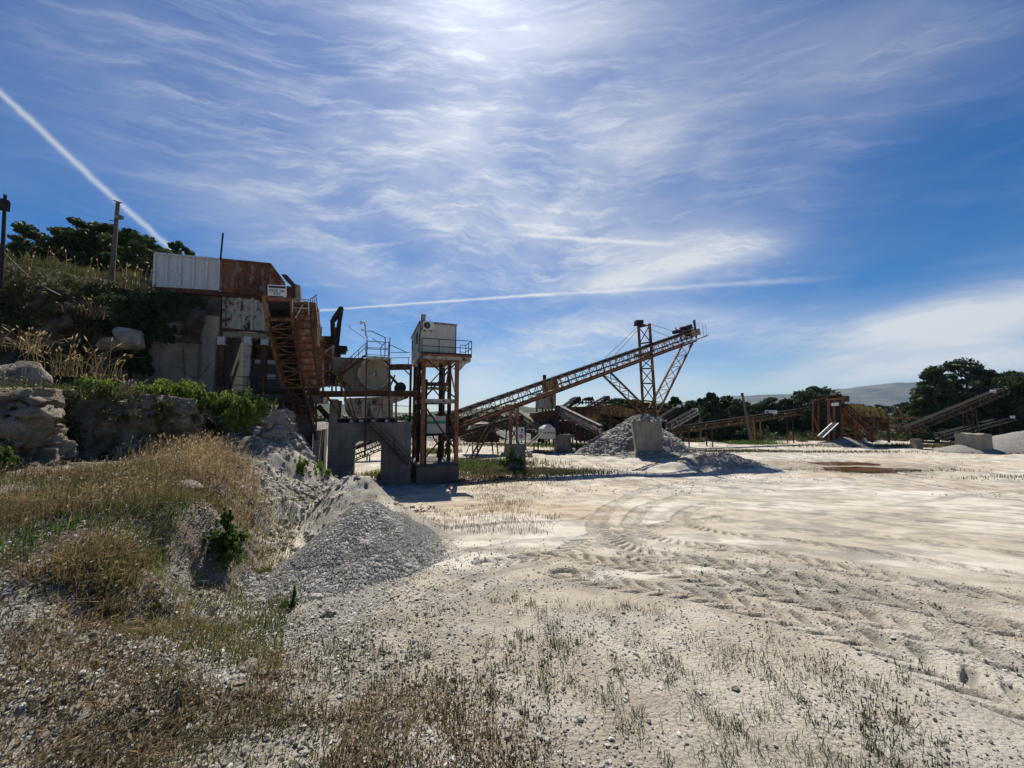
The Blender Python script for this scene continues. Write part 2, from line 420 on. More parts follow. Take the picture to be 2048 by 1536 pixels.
M['dark_leaf'] = leafmat((.017, .034, .012), (.055, .09, .028), .25)
M['wood_far'] = leafmat((.016, .032, .012), (.04, .066, .022), .12)
M['bush'] = leafmat((.07, .12, .02), (.23, .32, .06), .5)
M['weed'] = leafmat((.035, .07, .016), (.13, .21, .045), .45)
M['grass_green'] = leafmat((.06, .075, .02), (.17, .19, .05), .4)
M['grass_dull'] = leafmat((.04, .048, .018), (.14, .135, .055), .32)
M['grass_dry'] = leafmat((.12, .075, .035), (.46, .35, .19), .35)
M['grass_brown'] = leafmat((.085, .06, .03), (.28, .20, .10), .4)
M['stalk'] = leafmat((.035, .032, .018), (.13, .12, .05), .25)
def stonefn(k, p, b):
    t = attr(k, 'tint'); n = k.noise(p, 30, 4, .6)
    c = k.mix(t, (.17, .155, .14), (.50, .475, .43)); c = k.mix(k.ramp(n, .35, .7, 0, .35), c, (.22, .19, .15))
    return c, n, .004
M['stone'] = mat('stone', stonefn, .9)
def stonefn2(k, p, b):
    t = attr(k, 'tint'); n = k.noise(p, 20, 4, .6)
    c = k.mix(t, (.18, .172, .158), (.46, .44, .405)); return c, n, .004
def chipfn(k, p, b): return k.mix(attr(k, 'tint'), (.30, .28, .25), (.62, .60, .55)), None, 0
M['chip'] = mat('chip', chipfn, .85)
M['grey_stone'] = mat('grey_stone', stonefn2, .9)
def rockfn(base, dirt, sc=1.):
    def fn(k, p, b):
        n = k.noise(p, 1.1*sc, 8, .65, .4); n2 = k.noise(p, 7*sc, 7, .7); v = k.voro(k.mapping(k.vm('ADD', p, k.vm('SCALE', k.noise(p, 2, 3, .5, 0, 1))), (1, 1, 1.7)), 1.5*sc, 0, 'DISTANCE_TO_EDGE')
        c = k.mix(k.ramp(n, .34, .66), dirt, base)
        c = k.mix(k.ramp(n2, .5, .78, 0, .5), c, tuple(x*.4 for x in base))
        c = k.mix(k.ramp(v, 0, .03, .25, 0), c, tuple(x*.25 for x in base))
        return c, k.m('ADD', k.m('ADD', k.m('MULTIPLY', n2, 1.2), k.noise(p, 2.6*sc, 6, .6)), k.m('MULTIPLY', k.ramp(v, 0, .06), .18)), .10
    return fn
M['rock_pale'] = mat('rock_pale', rockfn((.40, .365, .30), (.24, .20, .145)), .95)
M['rock_mid'] = mat('rock_mid', rockfn((.37, .325, .25), (.19, .155, .105), 1.3), .95)
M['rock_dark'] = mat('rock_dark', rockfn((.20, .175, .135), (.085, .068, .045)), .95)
M['rock_grey'] = mat('rock_grey', rockfn((.36, .345, .31), (.25, .235, .205), 1.4), .95)
def groundfn(k, p, b):
    c = attr(k, 'col', 'Color'); n = k.noise(p, 26, 8, .75); n2 = k.noise(p, 95, 5, .75); v = k.voro(p, 34)
    g = attr(k, 'grit')
    f = k.m('MULTIPLY', k.ramp(n2, .42, .70), k.m('MULTIPLY', g, .75))
    c = k.mix(f, c, k.vm('MULTIPLY', c, (.50, .49, .49)))
    c = k.mix(k.m('MULTIPLY', k.ramp(n, .52, .72), .35), c, k.vm('MULTIPLY', c, (.62, .6, .58)))
    c = k.mix(k.m('MULTIPLY', k.ramp(v, .22, .05), k.m('MULTIPLY', g, .4)), c, (.60, .58, .54))
    h = k.m('ADD', k.m('MULTIPLY', n, .9), k.m('ADD', k.m('MULTIPLY', n2, .45), k.m('MULTIPLY', v, k.m('MULTIPLY', g, -.8))))
    return c, h, .028
M['ground'] = mat('ground', groundfn, .95)
def heapfn(k, p, b):
    n = k.noise(p, 1.4, 6, .65); v = k.voro(p, 17); n2 = k.noise(p, 60, 5, .7); vc = k.voro(p, 17, 'Color')
    sp = k.n.new('ShaderNodeSeparateColor'); k.l.new(vc, sp.inputs[0])
    c = k.mix(sp.outputs[0], (.155, .148, .135), (.42, .40, .365)); c = k.mix(k.ramp(n, .5, .7, 0, .5), c, (.31, .285, .24))
    return c, k.m('ADD', k.m('MULTIPLY', v, -1.2), k.m('MULTIPLY', n2, .4)), .05
M['gravel'] = mat('gravel', heapfn, .95)
def waterfn(k, p, b):
    n = k.noise(k.mapping(p, (.25, 1, 1)), .8, 4)
    b.inputs['Roughness'].default_value = .12
    return k.mix(k.ramp(n, .35, .6), (.085, .042, .018), (.15, .075, .032)), None, 0
M['water'] = mat('water', waterfn, .12, 0, None, .5)
def hillfn(k, p, b):
    n = k.noise(k.mapping(p, (1, 1, 3)), .004, 9, .65); n2 = k.noise(p, .03, 6, .7)
    c = k.mix(k.ramp(n, .42, .62), (.035, .05, .03), (.12, .105, .075)); c = k.mix(k.ramp(n2, .5, .68), c, (.035, .05, .024)); return c, n2, 6
M['hill'] = mat('hill', hillfn, .95)
def hill2fn(k, p, b):
    n2 = k.noise(p, .12, 8, .75)
    return k.mix(k.ramp(n2, .42, .6), (.018, .035, .014), (.05, .07, .028)), n2, 4
M['hill_wood'] = mat('hill_wood', hill2fn, .95)
# ================================================================ TERRAIN
def sdpoly(poly, x, y):           # signed distance, positive inside
    x = np.asarray(x, float); y = np.asarray(y, float); d = np.full(x.shape, 1e9); ins = np.zeros(x.shape, bool); n = len(poly)
    for i in range(n):
        x0, y0 = poly[i]; x1, y1 = poly[(i+1) % n]; ex, ey = x1-x0, y1-y0
        t = np.clip(((x-x0)*ex+(y-y0)*ey)/(ex*ex+ey*ey), 0, 1)
        d = np.minimum(d, np.hypot(x-x0-t*ex, y-y0-t*ey))
        c = ((y0 > y) != (y1 > y)) & (x < (x1-x0)*(y-y0)/((y1-y0) if y1 != y0 else 1e-9)+x0)
        ins ^= c
    return np.where(ins, d, -d)
LEDGE_FRONT = [(-26, 6.5), (-17.5, 9.2), (-14.2, 10.6), (-14.7, 12.0), (-13.2, 12.8), (-12.2, 13.4), (-11.6, 14.2), (-12.8, 15.6), (-12.3, 16.3), (-11.3, 16.4), (-10.8, 17.0), (-11.0, 18.2), (-11.7, 20.0)]
LEDGE = LEDGE_FRONT+[(-13.4, 25.0), (-30, 34), (-60, 34), (-60, 0), (-34, 0)]
BANK = [(-2.9, 1.2), (-2.75, 2.6), (-3.3, 3.6), (-4.1, 5.1), (-5.0, 6.8), (-6.1, 8.9), (-7.4, 11.0), (-8.8, 13.5), (-10, 17), (-26, 22), (-60, 20), (-60, -6), (-4, -6)]
HILLF = [(L(-12.4, -.55, 0).x, L(-12.4, -.55, 0).y), (L(-15.5, -.65, 0).x, L(-15.5, -.65, 0).y), (L(-16.6, -1.3, 0).x, L(-16.6, -1.3, 0).y), (L(-19.5, -2.4, 0).x, L(-19.5, -2.4, 0).y), (-24.5, 14.6), (-33, 9), (-50, 4), (-90, 4), (-90, 60), (-40, 60), (L(-20, 12, 0).x, L(-20, 12, 0).y), (L(-12.4, 6.5, 0).x, L(-12.4, 6.5, 0).y)]
def base(x, y):
    k = 1.6; a = 21.5-np.asarray(y, float); h = .1375*k*np.logaddexp(0, a/k)
    h = np.where(y < 0, 2.96+.03*np.tanh(y/8), h)
    return h
def G(x, y, detail=True):
    x = np.asarray(x, float); y = np.asarray(y, float)
    z = base(x, y)
    lo = (fbm(x*.25, y*.25, oct=3, seed=5)-.5)
    z = z+lo*.35*sst(3, 10, y)*sst(60, 25, y)
    r = np.hypot(x, y)
    z = z-.10*sst(0, 1, (x-2)/8)*sst(14, 4, y)
    # gully on the right of the bank
    z = z-.25*np.exp(-(((x+3.6-(y-5)*-.28)/.8)**2))*sst(3.0, 4.5, y)*sst(14, 9, y)
    wob = (fbm(x*.9, y*.9, oct=4, seed=11)-.5)
    sb = (sdpoly(BANK, x, y)+wob*1.4)/(1+.22*np.clip(y-7.5, 0, 12))
    bz = 3.12+.3*(fbm(x*.4, y*.4, oct=3, seed=21)-.5)+.12*np.exp(-((sb-.9)/.8)**2)*1.6*sst(2.5, 5, y)
    z = z+(np.maximum(bz, z)-z)*sst(-.95, .55, sb)
    # dirt mound behind the heap
    for (cx, cy, sxx, syy, h, a) in ((-4.75, 11.1, .95, 1.2, 1.15, 0), (-3.95, 10.6, .9, 1.0, .6, 0), (-2.9, 9.7, .9, .9, .42, 0), (-8.3, 16.0, 2.2, 2.4, .7, 0), (-10.2, 19.5, 1.6, 2.4, 1.1, 0)):
        q = ((x-cx)/sxx)**2+((y-cy)/syy)**2
        z = z+h*np.exp(-q*.8)*(1+.5*wob)
    sl_ = sdpoly(LEDGE, x, y)
    lz = 5.25-.75*sst(-14.5, -9.8, x)+.35*(fbm(x*.5, y*.5, oct=3, seed=31)-.5)
    z = z+(lz-z)*sst(.15, .75, sl_)
    z = np.where(y > 24.2, z, z)
    ss = (x-OX)*CU+(y-OY)*SU
    sh = sdpoly(HILLF, x, y); nh = (fbm(x*.45, y*.45, oct=4, seed=41)-.5)
    hz = 5.75*sst(0, .8+.9*sst(-15, -18, ss), sh)+(1.55*sst(.6, 5.5, sh)+.4*sst(4, 9, sh)+nh*1.3*sst(.8, 3, sh))*sst(-15.4, -18.0, ss)
    hz = hz-.45*sst(-16, -19, ss)*sst(3, 1, sh)
    z = z+np.where(sl_ > -6, hz, hz)*1.0
    # low rubble berm on the right, mid-ground
    for (cx, cy, sxx, syy, h) in ((17.6, 32.6, 3.2, 1.3, .85), (14.2, 31.8, 2.5, .8, .5), (17.5, 36.0, 3.0, 1.2, .55), (13, 38, 8, 4, .35)):
        z = z+h*np.exp(-(((x-cx)/sxx)**2+((y-cy)/syy)**2))*(1+1.2*wob)
    # puddle hollow
    z = z-.20*np.exp(-(((x-30.7)/4.2)**2+((y-36.0)/1.7)**2))-.20*np.exp(-(((x-30.2)/4.4)**2+((y-32.0)/1.3)**2))
    # far quarry bench: ground climbs behind the machines
    fb = (y-62)+(fbm(x*.06, y*.06, oct=3, seed=51)-.5)*10-.12*x*sst(10, 50, x)
    z = z+2.9*sst(0, 7, fb)*sst(6, 22, x)+.8*sst(8, 40, fb)
    z = z+.25*np.maximum(0, (r-300))/100*0
    if detail:
        rough = .35-.2*sst(-1, 1.5, x)*sst(4, 6, y)+.65*sst(-.8, .4, sb)
        pit = sst(.2, 1, np.exp(-(((x+2.8)/3.2)**2+((y-4)/3.0)**2)))
        rough = np.maximum(rough, .9*pit); rough = np.maximum(rough, 1.6*np.exp(-(((x+7.2)/3.2)**2+((y-14)/4.5)**2))); rough = np.maximum(rough, 0.8*np.exp(-(((x+4.2)/2.)**2+((y-10.8)/1.8)**2)))
        near = sst(60, 10, r)
        z = z+near*rough*(.085*(fbm(x*2.2, y*2.2, oct=4, seed=61)-.5)+.030*(fbm(x*11, y*11, oct=3, seed=62)-.5)+.016*(vn(x*45, y*45, seed=63)-.5)*sst(14, 5, r))
    return z
def gpt(px, py, z_off=0.):          # where a view ray meets the ground
    a, y, z = ray(px, py); k = 1.0
    ks = np.geomspace(1.5, 120, 900); zz = EYE+z*ks; g = G(a*ks, y*ks, False)
    i = np.argmax(zz < g+z_off); k = ks[i] if i > 0 else 100
    return a*k, y*k
# --- wheel tracks, as real ruts with lug prints
def catmull(pts, n=14):
    pts = [np.array(p, float) for p in pts]; pts = [2*pts[0]-pts[1]]+pts+[2*pts[-1]-pts[-2]]; o = []
    for i in range(1, len(pts)-2):
        p0, p1, p2, p3 = pts[i-1:i+3]
        for t in np.linspace(0, 1, n, endpoint=False):
            o.append(.5*((2*p1)+(-p0+p2)*t+(2*p0-5*p1+4*p2-p3)*t*t+(-p0+3*p1-3*p2+p3)*t**3))
    o.append(pts[-2]); return np.array(o)
TR = [([(1130, 1150), (1250, 1172), (1400, 1192), (1600, 1245), (1780, 1300), (2060, 1420)], .58, .8),
      ([(1600, 1060), (1750, 1073), (1900, 1090), (2080, 1112)], .55, .6), ([(870, 1052), (990, 1048), (1110, 1044), (1190, 1030), (1240, 1000)], .34, .6),
      ([(1310, 1132), (1262, 1104), (1262, 1078), (1330, 1050), (1440, 1036)], .56, .8), ([(1125, 1120), (1150, 1092), (1195, 1072), (1240, 1066)], .56, .9),
      ([(1430, 1005), (1372, 1026), (1366, 1044), (1420, 1062), (1560, 1078), (1720, 1102), (1880, 1128), (2080, 1158)], .58, .9),
      ([(980, 1128), (1100, 1112), (1230, 1128), (1380, 1152), (1560, 1190), (1720, 1232), (2080, 1342)], .60, 1.),
      ([(1375, 983), (1310, 1006), (1268, 1036), (1275, 1062), (1350, 1085), (1520, 1106), (1700, 1142), (2080, 1212)], .60, 1.),
      ([(1330, 970), (1265, 990), (1212, 1022), (1195, 1052), (1230, 1088), (1320, 1112), (1500, 1140), (1700, 1185), (2080, 1272)], .62, 1.)]
NLUG = len(TR)
for k_, o_ in enumerate((0, 14, 32, 44)):
    TR += [([(1250, 962+o_*.6), (1420, 972+o_*.7), (1640, 985+o_), (1850, 1000+o_), (2080, 1018+o_)], .35, .55), ([(1420, 892+o_*.3), (1560, 905+o_*.3), (1760, 938+o_*.4), (2080, 985+o_*.5)], .58, .6), ([(1050, 890+o_*.5), (1150, 905+o_*.6), (1250, 935+o_*.7), (1420, 960+o_*.8), (1700, 968+o_)], .58, .5)]
TR += [([(1780, 1012), (1860, 1002), (1960, 988), (2080, 978)], .6, .8), ([(1260, 985), (1420, 1015), (1640, 1030), (1860, 1058), (2080, 1090)], .4, .5), ([(1700, 880), (1760, 900), (1880, 905), (2060, 900)], .6, .6), ([(850, 1130), (930, 1105), (1040, 1085), (1180, 1075)], .3, .6), ([(760, 1250), (900, 1180), (1010, 1140), (1130, 1120)], .35, .5)]
def tpath(pts):
    q = [np.array(gpt(*p)) for p in pts]
    if pts[-1][0] > 2000: d = q[-1]-q[-2]; q += [q[-1]+d/np.hypot(*d)*3, q[-1]+d/np.hypot(*d)*9]     # the ruts run on past the frame
    return catmull(q)
TRW = [(tpath(pts), wd, am) for pts, wd, am in TR]
def tracks(x, y):
    dz = np.zeros_like(x); dk = np.zeros_like(x)
    nz = vn(x*.8, y*.8, seed=71)
    for j, (pl_, wd, am) in enumerate(TRW):
        lo = pl_.min(0)-wd; hi = pl_.max(0)+wd
        idx = np.nonzero((x > lo[0]) & (x < hi[0]) & (y > lo[1]) & (y < hi[1]))[0]
        if not len(idx): continue
        X, Y = x[idx], y[idx]; bd = np.full(len(idx), 1e9); bs = np.zeros(len(idx)); bw = np.zeros(len(idx)); acc = 0
        for i in range(len(pl_)-1):
            p, q = pl_[i], pl_[i+1]; e = q-p; ln = np.hypot(*e)
            if ln < 1e-6: continue
            t = np.clip(((X-p[0])*e[0]+(Y-p[1])*e[1])/ln**2, 0, 1); ddx = X-p[0]-t*e[0]; ddy = Y-p[1]-t*e[1]; d = np.hypot(ddx, ddy)
            sgn = np.sign(e[0]*ddy-e[1]*ddx); u = d < bd
            bd[u] = d[u]; bs[u] = (acc+t*ln)[u]; bw[u] = (d*sgn)[u]; acc += ln
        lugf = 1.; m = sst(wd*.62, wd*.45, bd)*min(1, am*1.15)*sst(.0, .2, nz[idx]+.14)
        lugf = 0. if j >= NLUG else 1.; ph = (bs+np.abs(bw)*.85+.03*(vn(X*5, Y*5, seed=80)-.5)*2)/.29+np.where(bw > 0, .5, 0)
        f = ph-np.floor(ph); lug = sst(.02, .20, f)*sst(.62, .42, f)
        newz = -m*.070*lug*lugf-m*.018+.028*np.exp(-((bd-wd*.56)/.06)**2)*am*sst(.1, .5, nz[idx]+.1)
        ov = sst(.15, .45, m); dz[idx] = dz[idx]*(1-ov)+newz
        dk[idx] = dk[idx]*(1-ov)+ov*(m*(.12+.88*lug) if lugf else m*.8)  # lug prints darkest: painted shade on top of the rut depth
    return dz, dk
# --- polar sheet: fine in front of the viewer, coarse behind, out to the horizon
rad = np.concatenate([[0.0, .5, .9], np.geomspace(1.15, 62, 880), np.geomspace(66, 300, 90), np.geomspace(330, 9000, 24)])
ang = np.concatenate([np.linspace(-180, -66, 40, endpoint=False), np.linspace(-66, 66, 1050), np.linspace(66, 180, 41)[1:-1]])
A, Rr = np.meshgrid(np.radians(ang), rad); gx = (np.sin(A)*Rr).ravel(); gy = (np.cos(A)*Rr).ravel()
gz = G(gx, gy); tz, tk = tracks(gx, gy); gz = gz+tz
# ochre, pale and dark tints of the soil, then painted shade in the lug prints
nA = fbm(gx*.35, gy*.35, oct=4, seed=101); nB = fbm(gx*1.6, gy*1.6, oct=4, seed=102); nC = fbm(gx*.10, gy*.10, oct=3, seed=103)
nS = fbm(gx*.42, gy*.6, oct=7, seed=104, gain=.58)
def mixc(a, b, f): return a*(1-f[:, None])+b*f[:, None]
sand = np.array([.465, .412, .322]); pale = np.array([.62, .578, .495]); ochre = np.array([.40, .295, .185]); greyc = np.array([.32, .305, .27]); dirt = np.array([.25, .215, .165]); dark = np.array([.10, .085, .062])
col = np.tile(sand, (len(gx), 1))
col = mixc(col, pale, .75*sst(.50, .66, nA)); col = mixc(col, greyc, .55*sst(.52, .66, nB)*sst(2, 6, gy))
far = sst(17, 25, gy); col = mixc(col, pale*.93, .75*far*sst(.46, .54, nS+(nB-.5)*.35)); col = mixc(col, greyc*1.0, .8*far*sst(.53, .57, fbm(gx*1.0, gy*1.3, oct=6, seed=105, gain=.62)+(nB-.5)*.12)); col = mixc(col, ochre*1.1, .35*far*sst(.54, .62, fbm(gx*.2, gy*.5, oct=5, seed=106)))
tanm = np.maximum.reduce([np.exp(-(((gx-1.5)/3.5)**2+((gy-14.5)/2.0)**2)), np.exp(-(((gx+.8)/2.4)**2+((gy-16.5)/2.4)**2))])
col = mixc(col, ochre, .6*sst(.2, .7, tanm*(.6+.8*nB))); col = mixc(col, ochre, .22*sst(.55, .70, nC)*sst(1, 4, gy))
# white scraped patches between the ruts
for (px, py, ww, hh) in ((1510, 1085, .9, .35), (1240, 1150, .8, .3), (1460, 1140, .9, .25), (1300, 1045, .6, .5), (930, 1120, 1.5, .9), (1300, 1080, .5, .25), (1120, 1075, 1.2, .4), (1860, 1130, 1.6, .4), (1000, 1090, 1.2, .5), (1880, 985, 5, .8), (1640, 975, 3, .5), (1560, 940, 3.5, .5)):
    cx, cy = gpt(px, py); q = ((gx-cx)/ww)**2+((gy-cy)/hh)**2
    col = mixc(col, pale*1.08, .85*sst(.9, .3, q*(.5+nB)))
sbk = sdpoly(BANK, gx, gy); bankm = sst(-.6, .3, sbk+(nB-.5)); col = mixc(col, mixc(np.tile(greyc*1.05, (len(gx), 1)), dirt*.75, sst(.4, .6, nB)), bankm*.8)
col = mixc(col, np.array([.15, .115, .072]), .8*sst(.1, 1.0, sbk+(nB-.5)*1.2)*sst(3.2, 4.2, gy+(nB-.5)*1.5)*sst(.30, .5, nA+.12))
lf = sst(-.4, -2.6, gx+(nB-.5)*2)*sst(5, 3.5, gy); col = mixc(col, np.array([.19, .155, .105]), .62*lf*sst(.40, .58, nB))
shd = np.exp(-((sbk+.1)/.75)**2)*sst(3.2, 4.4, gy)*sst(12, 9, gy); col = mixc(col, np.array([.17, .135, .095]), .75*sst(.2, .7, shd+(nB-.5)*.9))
rs = np.exp(-(((gx+7.4)/3.0)**2+((gy-14)/4.5)**2)); col = mixc(col, greyc*.8, .85*sst(.2, .7, rs+(nB-.5)*.5))
slk = sdpoly(LEDGE, gx, gy); col = mixc(col, dark*1.2, sst(-.2, .6, slk)*.85)
# churned grey rubble between bank and heap
ch = np.exp(-(((gx+2.8)/1.5)**2+((gy-3.8)/2.4)**2)); col = mixc(col, greyc*.95, .8*sst(.25, .8, ch+(nB-.5)*.5))
pd = np.exp(-(((gx-29)/10.5)**2+((gy-33.5)/4.6)**2)); col = mixc(col, np.array([.27, .225, .165]), .85*sst(.3, .6, pd+(nB-.5)*.3))
vegm = sst(60, 66, gy+(nC-.5)*8-.12*gx*sst(10, 50, gx)); col = mixc(col, np.array([.06, .055, .032]), vegm)
col = mixc(col, col*.45, tk*.85)  # darkens the ruts; shade of the lug prints is painted into the colour
nE = fbm(gx*4.5, gy*4.5, oct=4, seed=120); col = mixc(col, col*.72, .5*sst(.48, .62, nE)*sst(30, 12, gy)); col = mixc(col, pale, .4*sst(.56, .66, fbm(gx*2.3, gy*2.9, oct=4, seed=121)))
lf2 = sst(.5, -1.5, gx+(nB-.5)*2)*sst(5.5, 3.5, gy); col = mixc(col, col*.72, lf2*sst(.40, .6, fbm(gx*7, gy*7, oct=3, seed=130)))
fr_ = sst(2.0, 0.4, gy-1.2+(nB-.5)*1.5); col = mixc(col, greyc*1.25, fr_*.4)
grit = .35+.65*sst(.46, .58, nB)+.8*bankm+.4*sst(7, 3, gy); grit = np.clip(grit, 0, 1)*sst(-.2, .4, .75-tk)
na = len(ang); nr = len(rad); I = np.arange(nr-1)[:, None]*na; J = np.arange(na)[None, :]; J2 = (J+1) % na
quads = np.stack([I+J, I+J2, I+na+J2, I+na+J], -1).reshape(-1, 4)
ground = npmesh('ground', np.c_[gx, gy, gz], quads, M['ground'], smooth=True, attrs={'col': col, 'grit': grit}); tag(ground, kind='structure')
def Gt(x, y):
    x = np.atleast_1d(np.asarray(x, float)); y = np.atleast_1d(np.asarray(y, float)); return (G(x, y)+tracks(x, y)[0]) if len(x) > 1 else float((G(x, y)+tracks(x, y)[0])[0])
# --- water in the hollow
for cx, cy, wx, wy, sd in ((30.7, 36.0, 5.2, 2.3, 1), (30.2, 32.0, 5.4, 1.8, 2)):
    a = np.linspace(0, 2*np.pi, 72, endpoint=False); x = cx+np.cos(a)*wx; y = cy+np.sin(a)*wy
    zz = float(G(np.array([cx]), np.array([cy]), False)[0])+.085
    mb = MB(); mb.add([(cx, cy, zz)]+[(x[i], y[i], zz) for i in range(72)], [(0, 1+i, 1+(i+1) % 72) for i in range(72)])
    tag(mb.build('puddle', M['water']), kind='structure')
# --- rock faces
def cliff(name, front, zt, zb, lean, amp, m, seed, step=.06, back=.6, sc=1., kind='structure', strata=0.):
    pts = catmull(front, 10); d = np.r_[0, np.cumsum(np.hypot(*np.diff(pts, axis=0).T))]; n = int(d[-1]/step)
    u = np.linspace(0, d[-1], n); X = np.interp(u, d, pts[:, 0]); Y = np.interp(u, d, pts[:, 1])
    tx, ty = np.gradient(X), np.gradient(Y); ln = np.hypot(tx, ty); nx, ny = ty/ln, -tx/ln
    ztv = np.interp(u/d[-1], np.linspace(0, 1, len(zt)), zt); zbv = np.interp(u/d[-1], np.linspace(0, 1, len(zb)), zb)
    hgt = (ztv-zbv).max(); m1 = int(hgt/step); m2 = max(4, int(back/step/1.5))
    v = np.concatenate([np.linspace(-.12, 1, m1), np.full(m2, 1.)]); off = np.concatenate([lean*(1-np.linspace(-.12, 1, m1)), -np.linspace(0, back, m2+1)[1:]])
    drop = np.concatenate([np.zeros(m1), np.linspace(0, .35, m2)])
    ZX = X[None, :]+nx[None, :]*off[:, None]; ZY = Y[None, :]+ny[None, :]*off[:, None]; ZZ = zbv[None, :]+(ztv-zbv)[None, :]*v[:, None]-drop[:, None]
    dd = (fbm(ZX*sc*.8, ZY*sc*.8, ZZ*sc*.8, 5, seed)-.5)*2*amp
    cr = np.abs(fbm(ZX*sc*1.3, ZY*sc*1.3, ZZ*sc*1.6, 4, seed+50)-.5)*2; dd = dd-amp*.7*sst(.10, 0, cr)
    blk = vn(np.floor(ZX*sc*1.1+fbm(ZX, ZY, ZZ, 2, 3)), np.floor(ZY*sc*1.1), np.floor(ZZ*sc*1.6+.5*fbm(ZX, ZY, ZZ, 2, 8)), seed+9); dd = dd+(blk-.5)*amp*.7
    dd = dd+(fbm(ZX*9, ZY*9, ZZ*9, 3, seed+3)-.5)*.14+(np.abs(fbm(ZX*3.1, ZY*3.1, ZZ*4.5, 4, seed+5)-.5)-.12)*.55*min(1, amp*2.5)
    if strata: dd = dd+strata*(vn(ZZ*5+fbm(ZX, ZY, ZZ, 2, 4), ZX*.1, seed=4)-.5)
    ew = np.minimum(1, np.minimum(u, d[-1]-u)/.4)[None, :]
    ZX = ZX+nx*dd*ew; ZY = ZY+ny*dd*ew; ZZ = ZZ+(fbm(ZX*2, ZY*2, ZZ, 3, seed+7)-.5)*amp*.8*np.where(v > .9, 1, .4)[:, None]
    nv, nu = ZX.shape; I = np.arange(nv-1)[:, None]*nu; J = np.arange(nu-1)[None, :]
    q = np.stack([I+J, I+J+1, I+nu+J+1, I+nu+J], -1).reshape(-1, 4)
    o = npmesh(name, np.c_[ZX.ravel(), ZY.ravel(), ZZ.ravel()], q, m, smooth=True); tag(o, kind=kind); return o
cliff('rock_face', LEDGE_FRONT[2:8], [5.35, 5.3, 5.28, 5.15, 5.0, 4.95], [2.9, 2.9, 2.95, 3., 3.0, 3.0], .35, .34, M['rock_mid'], 3, strata=.10)
cliff('rock_face', [(-12.2, 15.0), (-12.6, 15.7), (-12.2, 16.2), (-11.6, 16.3), (-11.0, 16.5), (-10.7, 17.2), (-10.8, 18.2), (-11.4, 19.8), (-12.2, 21.5), (-13.0, 23.5)], [4.75, 4.7, 4.65, 4.7, 4.7, 4.75, 4.6, 4.4, 4.2, 4.1], [2.8, 2.6, 2.2, 1.5, 1.0, .5, .2, 0, -.1, -.2], 1.75, .42, M['rock_grey'], 13, step=.05)
cliff('rock_face', [(-26, 6.6), (-20, 8.6), (-15.2, 9.8), (-13.4, 9.9), (-12.9, 10.7), (-14.0, 11.6), (-15.5, 12.3)], [5.0, 5.2, 5.2, 5.0, 5.05, 5.2, 5.2], [2.8]*7, .5, .5, M['rock_mid'], 23, back=1.2, sc=1.1, strata=.06)
hf = [L(-15.4, -.75, 0), L(-16.6, -1.15, 0), L(-17.8, -1.5, 0), L(-19.5, -2.1, 0), L(-22, -3.1, 0), Vector((-27, 13.3, 0)), Vector((-33, 9.4, 0)), Vector((-42, 6, 0))]
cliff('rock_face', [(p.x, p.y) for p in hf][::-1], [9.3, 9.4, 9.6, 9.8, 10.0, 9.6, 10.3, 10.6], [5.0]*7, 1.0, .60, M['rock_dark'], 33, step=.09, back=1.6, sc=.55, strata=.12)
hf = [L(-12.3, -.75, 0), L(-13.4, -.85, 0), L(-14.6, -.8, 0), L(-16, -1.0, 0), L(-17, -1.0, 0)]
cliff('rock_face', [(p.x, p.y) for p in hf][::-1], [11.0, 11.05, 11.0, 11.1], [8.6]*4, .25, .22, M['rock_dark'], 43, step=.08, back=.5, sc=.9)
# --- distant hills
def hills(name, xs, hs, y0, depth, seed, m, rough, nx=260, ny=40):
    x = np.linspace(xs[0], xs[-1], nx); t = np.linspace(0, 1, ny); X, T = np.meshgrid(x, t)
    H = np.interp(x, xs, hs); prof = np.sin(np.clip(T*1.25, 0, 1)*np.pi/2)**1.2*np.where(T > .8, 1-.5*(T-.8)/.2, 1)
    Z = H[None, :]*prof*(1+rough*(fbm(X/(abs(xs[-1]-xs[0])/18), T*5, oct=6, seed=seed)-.5))-3; Y = y0+T*depth+0*X
    I = np.arange(ny-1)[:, None]*nx; J = np.arange(nx-1)[None, :]; q = np.stack([I+J, I+J+1, I+nx+J+1, I+nx+J], -1).reshape(-1, 4)
    return tag(npmesh(name, np.c_[X.ravel(), Y.ravel(), Z.ravel()], q, m, smooth=True), kind='structure')
def hx(px, Y): return (px-1024)/F*Y
def hh(py, Y): return max(1, Wp(1024, py, Y).z)+3
yy = 3600
hills('hills', [hx(p, yy) for p in (1180, 1330, 1400, 1500, 1600, 1640, 1700, 1760, 1800, 1860, 1950, 2060, 2300, 2700)], [hh(p, yy) for p in (812, 806, 800, 791, 788, 784, 775, 769, 766, 765, 766, 759, 752, 740)], 2700, 1100, 5, M['hill'], .30, 700, 80)
yy = 900
hills('wooded_hill', [hx(p, yy) for p in (300, 640, 700, 760, 850, 960, 1000, 1040, 1080, 1200, 1400)], [hh(p, yy) for p in (800, 805, 810, 824, 826, 818, 814, 813, 818, 826, 830)], 640, 300, 8, M['hill_wood'], .5, 500, 40)
